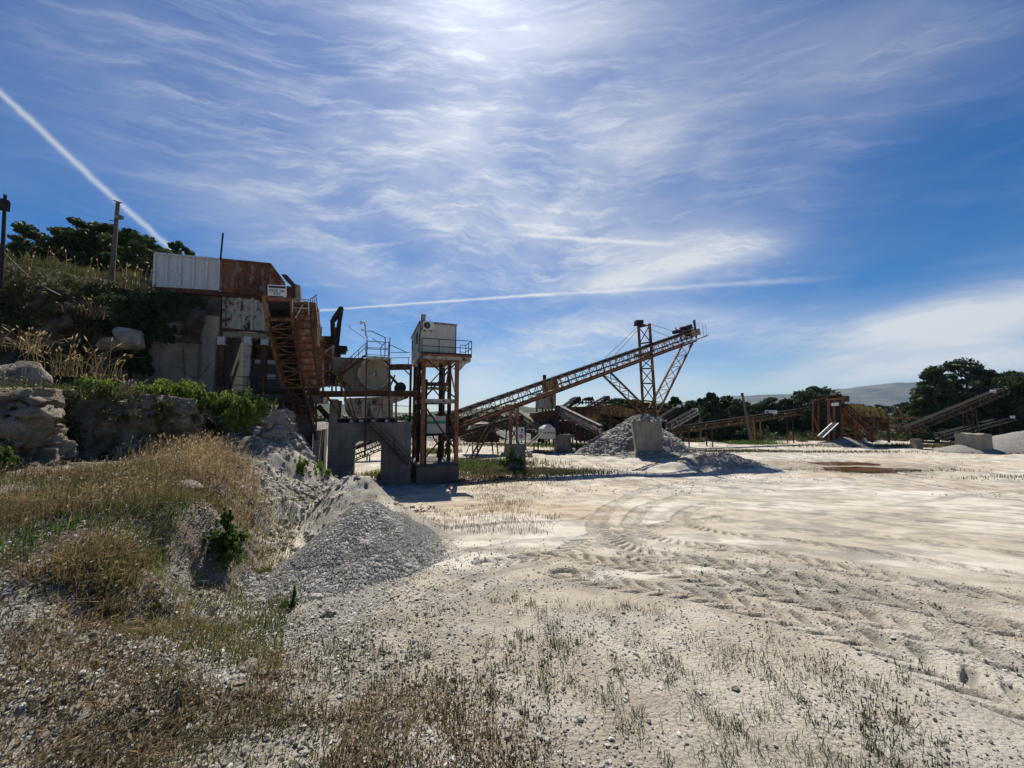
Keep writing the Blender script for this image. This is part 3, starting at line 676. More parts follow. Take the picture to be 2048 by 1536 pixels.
# ================================================================ CRUSHING PLANT
def Zp(px, py, t): return pp(px, py, t)[1]
def Sp(px, py, t): return pp(px, py, t)[0]
def text(parent, s, c, right, up, size, m, name='lettering'):
    cu = bpy.data.curves.new('t', 'FONT'); cu.body = s; cu.size = size; cu.align_x = 'CENTER'; cu.align_y = 'CENTER'; cu.extrude = .002
    ob = bpy.data.objects.new('t', cu); C.objects.link(ob); bpy.context.view_layer.update()
    me = bpy.data.meshes.new_from_object(ob.evaluated_get(bpy.context.evaluated_depsgraph_get())); C.objects.unlink(ob); bpy.data.objects.remove(ob)
    right = Vector(right).normalized(); up = Vector(up).normalized(); n = right.cross(up)
    Mx = Matrix((right, up, n)).transposed().to_4x4(); Mx.translation = Vector(c)-Vector(parent.location)
    me.transform(Mx); me.materials.append(m); o = bpy.data.objects.new(name, me); C.objects.link(o); o.parent = parent; return o
ZF = 5.62                                            # plant floor
# ---- feed hopper
T0 = -1.0; T1 = 3.4
hop = thing('feed_hopper', 'big white and rust steel feed hopper on top of the crushing plant', 'hopper', L(Sp(440, 600, T0), T0, Zp(440, 668, T0)))
def panel(nm, poly, m, ribs, t0, t1, ribw=.09, ribd=.11):
    MB().plate(poly, t1-.05, t1).build('far_side', m, hop); mb = MB().plate(poly, t0, t0+.05)
    for (xa, ya, xb, yb) in ribs:
        a, b = P(xa, ya, t0-ribd/2-.004), P(xb, yb, t0-ribd/2-.004); mb.beam(a, b, ribw, ribd, V3)
    # top and bottom rims
    return mb.build(nm, m, hop)
def edge(a, b, f): return (a[0]+(b[0]-a[0])*f, a[1]+(b[1]-a[1])*f)
TL, TR_, BR, BL = (309, 505), (441, 517), (439, 581), (306, 573)
ribs = []
for f in (0.012, .2, .40, .6, .8, .985):
    a, b = edge(TL, TR_, f), edge(BL, BR, f); ribs.append((a[0], a[1], b[0], b[1]))
ribs += [(309, 506.5, 441, 518.5), (306, 571.5, 439, 579.5)]
panel('white_side', [TL, TR_, BR, BL], M['white_panel'], ribs, T0, T1)
TL, TR_, BR, BL = (442, 517), (540, 527), (531, 592), (442, 582)
ribs = [(*edge(TL, TR_, f), *edge(BL, BR, f)) for f in (.015, .35, .58, .79, .97)]+[(442, 518.5, 541, 528), (541, 528, 569, 566)]
panel('rusty_side', [(442, 517), (541, 527), (570, 566), (566, 590), (531, 593), (442, 583)], M['rust_panel'], ribs, T0, T1)
mb = MB().lb(Sp(309, 505, T0), Sp(309, 505, T0)+.06, T0+.06, T1-.06, Zp(306, 572, T0), Zp(309, 506, T0)); mb.lb(Sp(438, 505, T0)+.12, Sp(438, 505, T0)+.2, T0+.06, T1-.06, Zp(440, 580, T0), Zp(440, 525, T0))
mb.prism([P(541, 529, T0+.06), P(568, 566, T0+.06), P(567, 571, T0+.06), P(540, 533, T0+.06)], V3*(T1-T0-.12)); mb.build('end_plate', M['rust_panel'], hop)
MB().lb(Sp(310, 580, T0), Sp(440, 586, T0), T0+.0, T1, Zp(440, 588, T0), Zp(440, 582, T0)).lb(Sp(330, 580, T0), Sp(440, 586, T0), T0-.06, T0+.2, Zp(440, 592, T0), Zp(440, 588.5, T0)).build('floor_frame', M['rust'], hop)
MB().plate([(443, 580), (568, 586), (566, 600), (443, 594)], T0+.06, T0+.11).lb(Sp(443, 590, T0), Sp(566, 590, T0), T0+.12, T1-.1, Zp(440, 590, T0), Zp(440, 586, T0)).build('hopper_floor', M['rust'], hop)
low = [(445, 600), (533, 603), (529, 657), (445, 653)]
mb = MB().plate([(445, 592), (533, 596), (531, 664), (445, 656)], T0+.12, T0+.17).plate([(445, 592), (533, 596), (531, 664), (445, 656)], T1-.3, T1-.25)
s0, s1 = Sp(445, 620, T0+.12), Sp(531, 620, T0+.12); z0, z1 = Zp(445, 656, T0), Zp(445, 594, T0)
mb.lb(s0, s0+.05, T0+.18, T1-.31, z0, z1).lb(s1-.05, s1, T0+.18, T1-.31, z0, z1)
for f in (0.03, .40, .68, .95):
    a, b = edge((445, 594), (533, 598), f), edge((445, 656), (531, 663), f); mb.beam(P(*a, T0+.05), P(*b, T0+.05), .11, .12, V3)
mb.build('lower_chute', M['cream_rust'], hop)
MB().lb(s0-.1, s1+.1, T0, T1-.2, Zp(445, 592, T0), Zp(445, 586, T0)).beam(P(445, 658, T0+.05), P(531, 664, T0+.05), .1, .12, V3).build('rusty_flange', M['rust'], hop)
MB().ibeam(P(446, 669, T0), P(534, 673, T0), .22, .30).lb(Sp(446, 669, T0)+.1, Sp(534, 669, T0), T1-.5, T1-.2, Zp(446, 672, T0), Zp(446, 664, T0)).build('support_beam', M['cream'], hop)
MB().tube([P(441, 520, T0-.12), P(446, 466, T0-.12)], .045, 8).build('top_pole', M['dark_steel'], hop)
for (px, t) in ((442, T0), (495, T0), (455, T1-.6), (505, T1-.6), (528, T0+.2)):
    s = Sp(px, 720, t); mb = MB(); zt = Zp(px, 690 if t < 0 else 675, t)
    mb.ibeam(L(s, t, ZF), L(s, t, zt), .30, .26); mb.lb(s-.3, s+.3, t-.25, t+.25, ZF-.02, ZF+.05)
    mb.build('column', M['cream_rust' if px == 495 else 'rust'], hop)
    if t < 0: MB().lb(s-.17, s+.17, t-.17, t+.17, zt, Zp(px, 674, t)).build('column_head', M['white_panel'], hop)
mb = MB(); a = Sp(442, 690, T0); b = Sp(495, 690, T0)
mb.beam(L(a, T0, Zp(442, 690, T0)), L(a+.55, T0, Zp(442, 674, T0)), .1).beam(L(b, T0, Zp(495, 690, T0)), L(b+.6, T0, Zp(495, 674, T0)), .1); mb.build('knee_brace', M['rust'], hop)
# feeder chute and cover at the hopper's mouth
mb = MB().plate([(541, 592), (600, 600), (604, 640), (552, 640)], 1.0, 3.2); mb.plate([(536, 655), (600, 662), (603, 690), (545, 690)], .8, 3.0)
mb.build('feeder_box', M['dark_steel'], hop)
mb = MB().plate([(562, 548), (573, 549), (592, 570), (590, 575), (569, 556)], -.2, .6); mb.build('lip_arm', M['rust'], hop)
MB().plate([(569, 572), (590, 573), (591, 598), (572, 598)], -.3, 1.2).build('yellow_guard', M['yellow_rust'], hop)
MB().plate([(590, 568), (600, 570), (602, 640), (594, 640)], -.5, .1).build('side_chute', M['grey_steel'], hop)
# product board
sg = thing('product_board', 'white board reading AGE 2A 0/32 hung at the mouth of the rusty hopper', 'sign', P(553, 581, -1.75))
pl_ = [(535, 569), (572.5, 571), (573, 592.5), (535.5, 591)]
MB().plate(pl_, -1.78, -1.75).build('board', M['sign_white'], sg)
MB().plate([(537, 571.2), (571, 573), (571, 577), (537, 575.2)], -1.80, -1.781).build('header_band', M['ink'], sg)
ctr = P(554, 581.5, -1.80); ps = (P(573, 580, -1.8)-P(535, 580, -1.8)).length/38
text(sg, 'AGE 2A', P(553.5, 581.5, -1.80), U3, Z3, ps*9.5, M['ink']); text(sg, '0/32', P(554, 588, -1.80), U3, Z3, ps*7.5, M['ink'])
mb = MB(); mb.beam(P(540, 592, -1.72), P(540, 600, -1.4), .05); mb.beam(P(568, 575, -1.72), P(568, 575, -1.0), .05); mb.beam(P(538, 575, -1.72), P(538, 575, -1.0), .05); mb.build('bracket', M['rust'], sg)
# ---- concrete wing wall beside the hopper
ww = thing('retaining_wall', 'tall board-marked concrete retaining wall with a rounded end under the white hopper side', 'wall', L(Sp(380, 780, -.9), -.9, 5.0))
sL, sR = Sp(250, 700, -.9), Sp(437, 700, -.9); zt = Zp(400, 632, -.9)
MB().hexa([L(sL, -.9, 4.7), L(Sp(398, 700, -.9), -.9, 4.7), L(Sp(398, 700, -.9), .2, 4.7), L(sL, .2, 4.7), L(sL+1.4, -.9, zt-.6), L(Sp(398, 700, -.9), -.9, zt-.1), L(Sp(398, 700, -.9), .2, zt-.1), L(sL+1.4, .2, zt-.6)]).build('wall_panel', M['concrete_light'], ww)
c = Sp(418, 700, -.9); r = Sp(437, 700, -.9)-c
pts = [L(c+r*math.sin(a), -.9-r*.55*math.cos(a), 4.6) for a in np.linspace(-math.pi/2, math.pi/2, 12)]+[L(c+r, .6, 4.6), L(c-r+.01, .6, 4.6)]
MB().prism(pts, Z3*(zt-4.6)).build('rounded_end', M['concrete_light'], ww, smooth=True)
MB().lb(Sp(437, 700, -.9)-.12, Sp(437, 700, -.9)+.1, -.3, 7.2, 4.5, 10.9).build('return_wall', M['concrete_dark'], ww)
cab = []
for i in range(14): f = i/13; cab.append(P(362+60*f, 735+26*math.sin(f*math.pi)-10*f, -1.62-.1*math.sin(f*3)))
MB().tube(cab, .014, 6).tube([P(366, 690, -.95), P(369, 740, -1.0), P(370, 781, -1.1)], .012, 6).build('hanging_cable', M['rubber'], ww)
# ---- plant floor and its walls
fl = thing('plant_deck', 'long concrete and steel deck carrying the crusher, with a rusty edge beam', 'platform', L(Sp(640, 800, 0), 0, 4.6))
zb = Zp(600, 797, -.6)
MB().lb(Sp(437, 790, -1.4), Sp(640, 790, -.9), -1.2, 4.2, ZF-.42, ZF-.005).build('floor_slab', M['concrete_dark'], fl)
MB().ibeam(P(520, 789, -.75), P(838, 787, -.75), .30, .36).build('edge_beam', M['rust'], fl)
MB().ibeam(P(640, 787, 3.6), P(838, 789, 3.6), .3, .36).build('edge_beam', M['rust'], fl)
MB().lb(Sp(500, 740, 1.6), Sp(640, 740, 1.6), 1.6, 1.95, ZF, Zp(600, 720, 1.6)).lb(Sp(436, 740, 2.4), Sp(474, 740, 2.4), 2.4, 2.8, ZF, Zp(450, 600, 2.4)).lb(Sp(510, 740, 3.0), Sp(640, 740, 3.), 3.0, 3.3, ZF, Zp(600, 650, 3.0)).build('back_wall', M['concrete_dark'], fl)
MB().lb(Sp(523, 756, 1.5), Sp(551, 756, 1.5), 1.5, 1.58, Zp(530, 757, 1.5), Zp(530, 748, 1.5)).lb(Sp(510, 730, 1.5), Sp(600, 730, 1.5), 1.42, 1.58, Zp(540, 728, 1.5), Zp(540, 721, 1.5)).build('white_cabinet', M['offwhite'], fl)
mb = MB(); mb.rail(L(Sp(463, 780, -1.3), -1.3, ZF), L(Sp(640, 780, -1.0), -1.0, ZF), .95, 6, .022, 1); mb.beam(L(Sp(463, 780, -1.3), -1.3, ZF+.95), L(Sp(456, 780, -1.3), -1.3, ZF), .04); mb.build('deck_rail', M['yellow_rust'], fl)
MB().lb(Sp(440, 800, 0), Sp(628, 800, 0), -.4, .1, 1.5, ZF-.42).build('under_wall', M['concrete_dark'], fl)
MB().plate([(636, 690), (668, 690), (676, 712), (676, 770), (636, 775)], .6, 1.0).build('rusty_chute', M['rust_panel'], fl)
MB().plate([(630, 672), (672, 672), (672, 722), (630, 722)], .9, 2.6).build('rusty_housing', M['rust_panel'], fl)
mb = MB(); mb.beam(P(636, 714, .4), P(664, 694, .4), .10); mb.beam(P(666, 690, .5), P(664, 725, .5), .14); mb.beam(P(660, 727, .3), P(658, 775, .3), .10); mb.beam(P(672, 755, .2), P(672, 785, .2), .1); mb.build('brace', M['cream_rust'], fl)
# ---- concrete crusher base with the tunnel
cbx = thing('crusher_base', 'massive grey concrete base block with an arched tunnel under the crusher', 'foundation', L(Sp(740, 930, -.3), -.3, 0))
s = lambda px, py=900, t=-.3: Sp(px, py, t)
zt = Zp(740, 845, -.3); zl = Zp(740, 882, -.3); dep = 3.9
mb = MB(); mb.lb(s(655), s(706), -.3, dep, -1, zl).lb(s(765), s(822), -.3, dep, -1, zl).lb(s(655), s(822), -.3, dep, zl, zt)
for sg_, px in ((1, 706), (-1, 765)):
    mb.prism([L(s(px), -.296, zl), L(s(px)+sg_*.35, -.296, zl), L(s(px), -.296, zl-.30)], V3*(dep+.29))
mb.build('block', M['concrete'], cbx)
MB().lb(s(656), s(672), -.25, .5, zt, ZF-.2).lb(s(656), s(672), 2.9, 3.7, zt, ZF-.2).build('pier', M['concrete'], cbx)
MB().lb(s(628), s(640, 900), -.9, 3.5, -1, Zp(634, 862, -.9)).build('side_wall', M['concrete_light'], cbx)
# ---- jaw crusher
jc = thing('jaw_crusher', 'cream jaw crusher with a large spoked round flywheel on its side', 'crusher', L(Sp(740, 835, .3), .3, zt))
mb = MB().plate([(663, 714), (722, 716), (780, 724), (783, 784), (690, 784), (677, 757), (663, 744)], .45, 2.6); mb.build('body', M['cream'], jc)
mb = MB().plate([(687, 797), (816, 791), (817, 796), (786, 807), (786, 835), (698, 835), (691, 822)], .45, 2.6)
for x0, y0, x1, y1 in ((722, 797, 722, 834), (742, 797, 742, 834), (760, 797, 775, 834), (722, 800, 712, 820), (697, 806, 783, 812)): mb.beam(P(x0, y0, .40), P(x1, y1, .40), .07, .09, V3)
mb.build('lower_frame', M['cream_rust'], jc)
mb = MB()
for i in range(7):
    p = P(700+i*10, 770.5, .42); mb.disc(p, V3, .035, .08, 8)
for i in range(5): mb.disc(P(700+i*18, 778, .42), V3, .03, .08, 8)
mb.build('bolt_row', M['rust'], jc)
MB().lb(Sp(672, 840, .3), Sp(795, 840, .3), .2, 2.8, zt+.005, zt+.24).build('base_frame', M['dark_steel'], jc)
for i, px in enumerate((700, 718, 742, 770)): MB().lb(Sp(px, 838, .1), Sp(px+9, 838, .1), -.05, .18, zt+.01, zt+.17).build('anchor_block', M['offwhite'], jc)
fc = P(748, 748, .1); rW = (P(780, 748, .1)-P(716, 748, .1)).length/2
fw = MB().disc(fc, V3, rW*.97, .22, 48).build('flywheel', M['cream'], jc, smooth=True)
MB().ring(fc-V3*.11, V3, rW*.965, .075, 48).build('rim', M['cream_rust'], fw, smooth=True)
MB().ring(fc-V3*.14, V3, rW*.27, .035, 28).ring(fc-V3*.14, V3, rW*.13, .03, 24).disc(fc-V3*.16, V3, rW*.09, .16, 16).build('hub', M['cream_rust'], fw, smooth=True)
mb = MB(); mb.beam(fc-V3*.12-U3*rW*.93, fc-V3*.12-U3*rW*.3, .03).beam(fc-V3*.12+U3*rW*.93, fc-V3*.12+U3*rW*.3, .03).beam(fc-V3*.12+Z3*rW*.93, fc-V3*.12+Z3*rW*.3, .03); mb.build('spoke', M['cream_rust'], fw)
for px, py in ((800, 776),):
    mo = thing('drive_motor', 'dark round drive motor on an arm right of the flywheel', 'motor', P(px, py, .6))
    MB().disc(P(px, py, .5), V3, .36, .9, 20).disc(P(px, py, -.02), V3, .28, .12, 20).build('motor_body', M['dark_steel'], mo, smooth=True)
    MB().beam(P(779, 750, .6), P(795, 768, .6), .16).beam(P(781, 772, .6), P(790, 750, .6), .1).lb(Sp(788, 790, .6), Sp(812, 790, .6), .1, 1.1, Zp(800, 788, .6), Zp(800, 785, .6)).build('motor_bracket', M['rust'], mo)
# ---- rock breaker arm
bk = thing('rock_breaker', 'black folded hydraulic breaker arm standing above the rusty housing', 'crane', P(672, 700, 1.0))
mb = MB(); mb.beam(P(667, 698, .8), P(665, 640, .8), .26); mb.beam(P(672, 698, 1.3), P(673, 655, 1.3), .2); mb.build('mast', M['dark_steel'], bk)
mb = MB(); mb.prism([P(661, 642, .75), P(664, 634, .75), P(678, 613, .75), P(686, 613, .75), P(686, 620, .75), P(670, 642, .75)], V3*.35); mb.build('boom', M['dark_steel'], bk)
mb = MB(); mb.beam(P(682, 622, 1.2), P(675, 690, 1.2), .20).beam(P(685, 617, 1.2), P(681, 640, 1.2), .16); mb.tube([P(679, 625, .95), P(672, 670, .95)], .05, 8); mb.build('arm', M['dark_steel'], bk)
MB().plate([(670, 690), (694, 692), (695, 699), (692, 699), (690, 706), (670, 706)], .6, 1.4).plate([(668, 704), (680, 704), (680, 712), (668, 712)], .6, 1.4).build('slew_base', M['dark_steel'], bk)
# ---- upper stair and inspection platform
us = thing('upper_stair', 'rusty railed stair climbing to the small platform above the flywheel', 'stair', P(672, 757, -.6))
for t in (-.75, -.05):
    MB().beam(P(672, 757, t), P(731, 710, t), .06, .24, V3).build('stringer', M['rust'], us)
    mb = MB()
    for dyp in (17, 9): mb.tube([P(676, 757-dyp-3, t), P(732, 708-dyp-5, t)], .024, 6)
    for f in (0, .25, .5, .75, 1): a = edge((676, 755), (731, 709), f); mb.tube([P(a[0], a[1], t), P(a[0]+.3, a[1]-20, t)], .022, 6)
    mb.build('handrail', M['rust'], us)
mb = MB()
for i in range(11): a = edge((673, 757), (731, 711), (i+.5)/11); p = P(a[0], a[1], -.4); mb.box(p, U3*.12, V3*.33, Z3*.015)
mb.build('treads', M['rust'], us)
up = thing('inspection_platform', 'rusty railed platform over the flywheel with a camera mast at its corner', 'platform', P(755, 714, .2))
zd = Zp(755, 713, -.8); sa, sb_ = Sp(733, 712, -.8), Sp(779, 712, -.8)
MB().lb(sa, sb_, -.85, 1.0, zd-.10, zd).build('deck_plate', M['rust_bright'], up)
MB().lb(sa, sb_, -.95, -.86, zd-.22, zd-.02).build('fascia', M['cream_rust'], up)
mb = MB(); hgt = 1.25
for (s_, t_) in ((sa, -.85), (sb_-.28, -.85), (sb_, -.85), (sa, 1), (sb_, 1)): mb.tube([L(s_, t_, zd), L(s_, t_, zd+hgt)], .03, 6)
for zz in (hgt*.28, hgt*.66):
    mb.tube([L(sa, -.85, zd+zz+.1), L(sb_, -.85, zd+zz+.1)], .024, 6); mb.tube([L(sb_, -.85, zd+zz), L(sb_, 1, zd+zz)], .024, 6); mb.tube([L(sa, 1, zd+zz), L(sb_, 1, zd+zz)], .02, 6)
mb.tube([L(sa, -.85, zd+hgt+.3), L(sa+.25, -.85, zd+hgt+.32), L(sb_-.35, -.85, zd+hgt+.0), L(sb_-.28, -.85, zd+hgt-.1)], .028, 6)
mb.tube([L(sa+.3, -.85, zd+hgt*.9), L(sa+.9, -.85, zd+hgt*.6), L(sb_-.55, -.85, zd+hgt*.45), L(sb_-.5, -.85, zd)], .022, 6); mb.tube([L(sb_-.5, -.85, zd+hgt*.45), L(sb_-.28, -.85, zd+hgt*.75)], .022, 6)
mb.build('railing', M['rust'], up)
for px, zb_ in ((733, .4), (779, zt)): MB().beam(P(px, 716, -.9), L(Sp(px, 800, -.9), -.9, zb_ if zb_ > 1 else Zp(px, 914, -.9)), .10, .10).build('leg', M['rust'], up)
MB().beam(P(733, 726, -.9), P(742, 717, -.9), .07).beam(P(769, 718, -.9), P(782, 738, -.9), .07).build('bracket', M['rust'], up)
cm = thing('surveillance_camera', 'small camera on a bent pale pole above the inspection platform', 'camera', P(731, 670, -.85))
MB().tube([P(732, 672, -.85), P(730, 650, -.85), P(729, 645, -.85), P(724, 643, -.85)], .05, 8).build('bent_pole', M['white_panel'], cm)
MB().box(P(722.5, 645, -.85), U3*.09, V3*.15, Z3*.07).box(P(725, 660, -.9), U3*.08, V3*.05, Z3*.05).build('camera_head', M['offwhite'], cm)
an = tag(MB().tube([P(731, 677, -.8), P(698, 655, -.8), P(701, 650, -.8)], .014, 6).build('antenna', M['dark_steel'], loc=tuple(P(731, 677, -.8))), 'thin bent wire aerial leaning left from the inspection platform', 'aerial')
# ---- lower stair
ls = thing('lower_stair', 'rusty steel stair descending across the concrete base to the ground', 'stair', P(812, 925, -1.0))
for t in (-1.3, -.55):
    MB().beam(P(733, 845, t), P(816, 930, t), .06, .22, V3).build('stringer', M['rust'], ls)
    mb = MB()
    for dyp in (13, 24): mb.tube([P(735, 848-dyp, t), P(817, 931-dyp, t)], .022, 6)
    for f in (0, .33, .66, 1): a = edge((735, 846), (816, 930), f); mb.tube([P(a[0], a[1], t), P(a[0]+.4, a[1]-24, t)], .022, 6)
    mb.build('handrail', M['rust'], ls)
mb = MB()
for i in range(14): a = edge((734, 846), (816, 930), (i+.5)/14); mb.box(P(a[0], a[1], -.93), U3*.12, V3*.34, Z3*.015)
mb.build('treads', M['rust'], ls)
mb = MB(); mb.beam(P(674, 752, -1.0), P(709, 845, -1.0), .11); mb.beam(P(684, 752, -.6), P(704, 782, -.6), .08); tag(mb.build('diagonal_strut', M['yellow_rust'], loc=tuple(P(709, 845, -1.0))), 'long yellow diagonal strut leaning in front of the cream crusher', 'strut')
mb = MB(); mb.rail(P(735, 822, -.9), P(820, 826, -.9), .42, 3, .02, 0); tag(mb.build('guard_rail', M['rust'], loc=tuple(P(735, 822, -.9))), 'thin guard rail along the edge of the crusher base', 'railing')
# ---- bridge to the control cabin
br = thing('footbridge', 'rusty railed footbridge between the crusher and the control cabin', 'footbridge', P(800, 735, .6))
MB().ibeam(P(779, 736, .5), P(824, 735, .5), .18, .28).ibeam(P(779, 736, 1.4), P(824, 735, 1.4), .18, .28).plate([(779, 729), (824, 729), (824, 731), (779, 731)], .4, 1.5).build('deck', M['rust'], br)
mb = MB()
for (y0, y1) in ((716, 715), (729, 728)): mb.tube([P(781, y0, .45), P(820, y1, .45)], .022, 6)
for x in (782, 817): mb.tube([P(x, 730, .45), P(x, 715, .45)], .022, 6)
mb.tube([P(781, 690, .3), P(814, 705, .3)], .024, 6); mb.tube([P(781, 705, .3), P(820, 705, .6)], .02, 6)
mb.build('railing', M['rust'], br); MB().beam(P(805, 736, .7), P(822, 752, .7), .07).build('brace', M['rust'], br)
# ---- control cabin tower
tw = thing('cabin_tower', 'rusty braced steel tower on a concrete plinth that carries the control cabin', 'tower', L(.0, 0, 0))
sF0, sF1 = Sp(846, 820, 0), Sp(913, 820, 0); D = 5.4
zP = Zp(880, 931, -.2); zT = Zp(880, 713, 0); zM = Zp(880, 802, 0)
MB().lb(Sp(833, 940, -.5), Sp(918, 940, -.5), -.5, D+.7, -1, zP).build('plinth', M['concrete_dark'], tw)
legs = [(sF0, 0), (sF1, 0), (sF0, D), (sF1, D), (sF0, D*.5), (sF1, D*.5)]
for i, (s_, t_) in enumerate(legs):
    MB().ibeam(L(s_, t_, zP), L(s_, t_, zT), .26, .24).lb(s_-.22, s_+.22, t_-.22, t_+.22, zP, zP+.03).build('leg', M['rust_bright' if i in (0, 1) else 'rust'], tw)
mb = MB()
for z_ in (zM, zT-.02): mb.ibeam(L(sF0-.1, 0, z_), L(sF1+.1, 0, z_), .22, .26); mb.ibeam(L(sF0-.1, D, z_), L(sF1+.1, D, z_), .22, .26); mb.ibeam(L(sF0, .1, z_), L(sF0, D-.1, z_), .2, .24); mb.ibeam(L(sF1, .1, z_), L(sF1, D-.1, z_), .2, .24)
mb.build('ring_beam', M['cream_rust'], tw)
mb = MB(); zx = Zp(880, 850, 0)
mb.beam(L(sF0, -.06, zM-.2), L(sF1, -.06, zP+.9), .11, .06, V3); mb.beam(L(sF0, -.0, zP+.3), L(sF1-.3, 0, zP+2.6), .09, .06, V3)
mb.beam(L(sF0, 0, zM+.1), L(sF1-.1, 0, zT-.4), .11, .06, V3); mb.beam(L(sF0+.1, 0, zT-.2), L(sF0+1.1, 0, zT-1.), .10); mb.beam(L(sF1-.1, 0, zT-.2), L(sF1-1.0, 0, zT-1.1), .10)
mb.beam(L(sF0+.9, .02, zM+1.2), L(sF1-.1, .02, zM+.25), .09)
for s_ in (sF0, sF1):
    mb.beam(L(s_, 0, zM+.1), L(s_, D*.5, zT-.3), .09); mb.beam(L(s_, D*.5, zT-.3), L(s_, D, zM+.1), .09); mb.beam(L(s_, 0, zP+.2), L(s_, D*.5, zM-.2), .09); mb.beam(L(s_, D*.5, zM-.2), L(s_, D, zP+.2), .09)
mb.beam(L(sF0, D, zP+.3), L(sF1, D, zM-.2), .09); mb.beam(L(sF1, D, zP+.3), L(sF0, D, zM-.2), .09); mb.beam(L(sF0, D, zM+.2), L(sF1, D, zT-.2), .09); mb.beam(L(sF1, D, zM+.2), L(sF0, D, zT-.2), .09)
mb.build('cross_brace', M['rust'], tw)
MB().lb(sF0+.1, sF1-.1, D*.45, D*.55, zM+1.2, zM+1.45).lb(sF0+.2, sF1-.2, 1.2, 3.6, zM+.95, zM+1.02).build('mid_landing', M['rust_bright'], tw)
mb = MB(); 
for t_ in (D*.5, D*.5+.5): mb.beam(L(sF1-.55, t_, zP), L(sF1-.55, t_, zM+1), .05)
for i in range(16): mb.beam(L(sF1-.55, D*.5, zP+.3*i+.2), L(sF1-.55, D*.5+.5, zP+.3*i+.2), .03)
mb.build('ladder', M['dark_steel'], tw)
mb = MB()
for k_ in range(5):
    pts = [L(sF0-.25+.12*k_+.05*math.sin(i*1.3+k_), .6+.2*k_, zP+.3+(zT-zP-.5)*i/12) for i in range(13)]; mb.tube(pts, .022, 5)
mb.tube([L(sF1-.3-.25*math.sin(i/9*3.1), .1+.06*i, zT-.4-i*.16) for i in range(10)], .02, 5)
mb.tube([L(sF0-.1-1.0*math.sin(i/9*math.pi)*.6, .1, zM+1.9-i*.3) for i in range(10)], .018, 5)
mb.build('cable_bundle', M['rubber'], tw)
MB().beam(L(sF0+.3, .7, zP), L(sF0+.3, .7, zM+1.5), .12).beam(L(sF0-.6, 2.6, zP), L(sF0-.6, 2.6, zT-.3), .16).beam(L(sF1-.75, 2.2, zP), L(sF1-.75, 2.2, zT-.2), .22).build('inner_post', M['dark_steel'], tw)
zD = Zp(880, 709, -.3)
MB().lb(Sp(844, 710, -.3), Sp(943, 710, -.3), -.45, 1.4, zD-.13, zD).lb(Sp(844, 710, -.3), sF1+.1, 1.4, D+.9, zD-.13, zD-.001).build('balcony_deck', M['rust_bright'], tw)
MB().ibeam(L(Sp(846, 710, -.3), -.35, zD-.24), L(Sp(941, 710, -.3), -.35, zD-.24), .16, .2).beam(L(Sp(941, 710, 0), 0, zD-.15), L(sF1, 0, Zp(914, 738, 0)), .12).beam(L(Sp(941, 710, 1.2), 1.2, zD-.15), L(sF1, 1.2, Zp(914, 738, 1.2)), .1).prism([L(sF1+.1, -.2, zD-.36), L(Sp(940, 710, 0), -.2, zD-.16), L(sF1+.1, -.2, zD-1.1)], V3*.03).build('cantilever_bracket', M['cream_rust'], tw)
mb = MB(); sA, sB = Sp(844, 690, -.4), Sp(943, 690, -.4)
mb.rail(L(sA, -.42, zD), L(sB, -.42, zD), 1.02, 0 or 3, .026, 1, .12); mb.rail(L(sB, -.42, zD), L(sB, 1.35, zD), 1.02, 2, .026, 1, .12); mb.rail(L(sB, 1.35, zD), L(sF1+.5, 1.35, zD), 1.02, 1, .024, 1)
mb.build('railing', M['dark_steel'], tw)
# cabin
cb_ = thing('control_cabin', 'pale ribbed metal control cabin with an air conditioner, raised on the rusty tower', 'cabin', L(Sp(875, 705, .05), .05, zD))
c0, c1 = Sp(840, 690, .05), Sp(911.5, 690, .05); zc0 = zD+.02; zc1 = Zp(911, 649, .05); CD = 5.9
mb = MB().lb(c0, c1, .05, CD, zc0, zc1-.02)
n = 22
for i in range(n+1):
    s_ = c0+.06+(c1-c0-.12)*i/n; mb.lb(s_-.018, s_+.018, .03, .049, zc0+.08, zc1-.12)
for i in range(44):
    t_ = .15+(CD-.3)*i/43; mb.lb(c0-.02, c0-.001, t_-.018, t_+.018, zc0+.08, zc1-.12)
mb.build('cabin_wall', M['sheet'], cb_)
mb = MB().hexa([L(c0-.08, -.03, zc1-.10), L(c1+.08, -.03, zc1-.10), L(c1+.08, CD+.08, zc1-.10), L(c0-.08, CD+.08, zc1-.10), L(c0-.08, -.03, zc1+.06), L(c1+.08, -.03, zc1+.02), L(c1+.08, CD+.08, zc1+.02), L(c0-.08, CD+.08, zc1+.06)]); mb.build('roof', M['grey_steel'], cb_)
mb = MB()
for s_ in (c0-.03, c1-.05): mb.lb(s_, s_+.08, .0, .03, zc0, zc1-.1)
mb.lb(c0-.02, c1+.02, .0, .028, zc0-.0, zc0+.10); mb.build('corner_trim', M['grey_steel'], cb_)
MB().lb(c0-.05, c0-.003, 3.3, 4.3, zc0+.1, zc0+2.0).build('cabin_door', M['grey_steel'], cb_)
MB().lb(c0-.035, c0-.003, 1.2, 2.6, zc0+1.0, zc0+1.8).lb(c0-.035, c0-.003, 4.7, 5.5, zc0+1.0, zc0+1.8).build('cabin_window', M['dark_steel'], cb_)
ac0, ac1 = Sp(846.5, 651, -.25), Sp(868, 651, -.25); az0, az1 = Zp(857, 659, -.25), Zp(857, 643.5, -.25)
ac = thing('air_conditioner', 'white air conditioning unit with a round black fan on the cabin front', 'air conditioner', L((ac0+ac1)/2, -.25, az0))
MB().lb(ac0, ac1, -.28, .0, az0, az1).build('casing', M['offwhite'], ac)
fcn = L(ac0+(ac1-ac0)*.36, -.285, (az0+az1)/2)
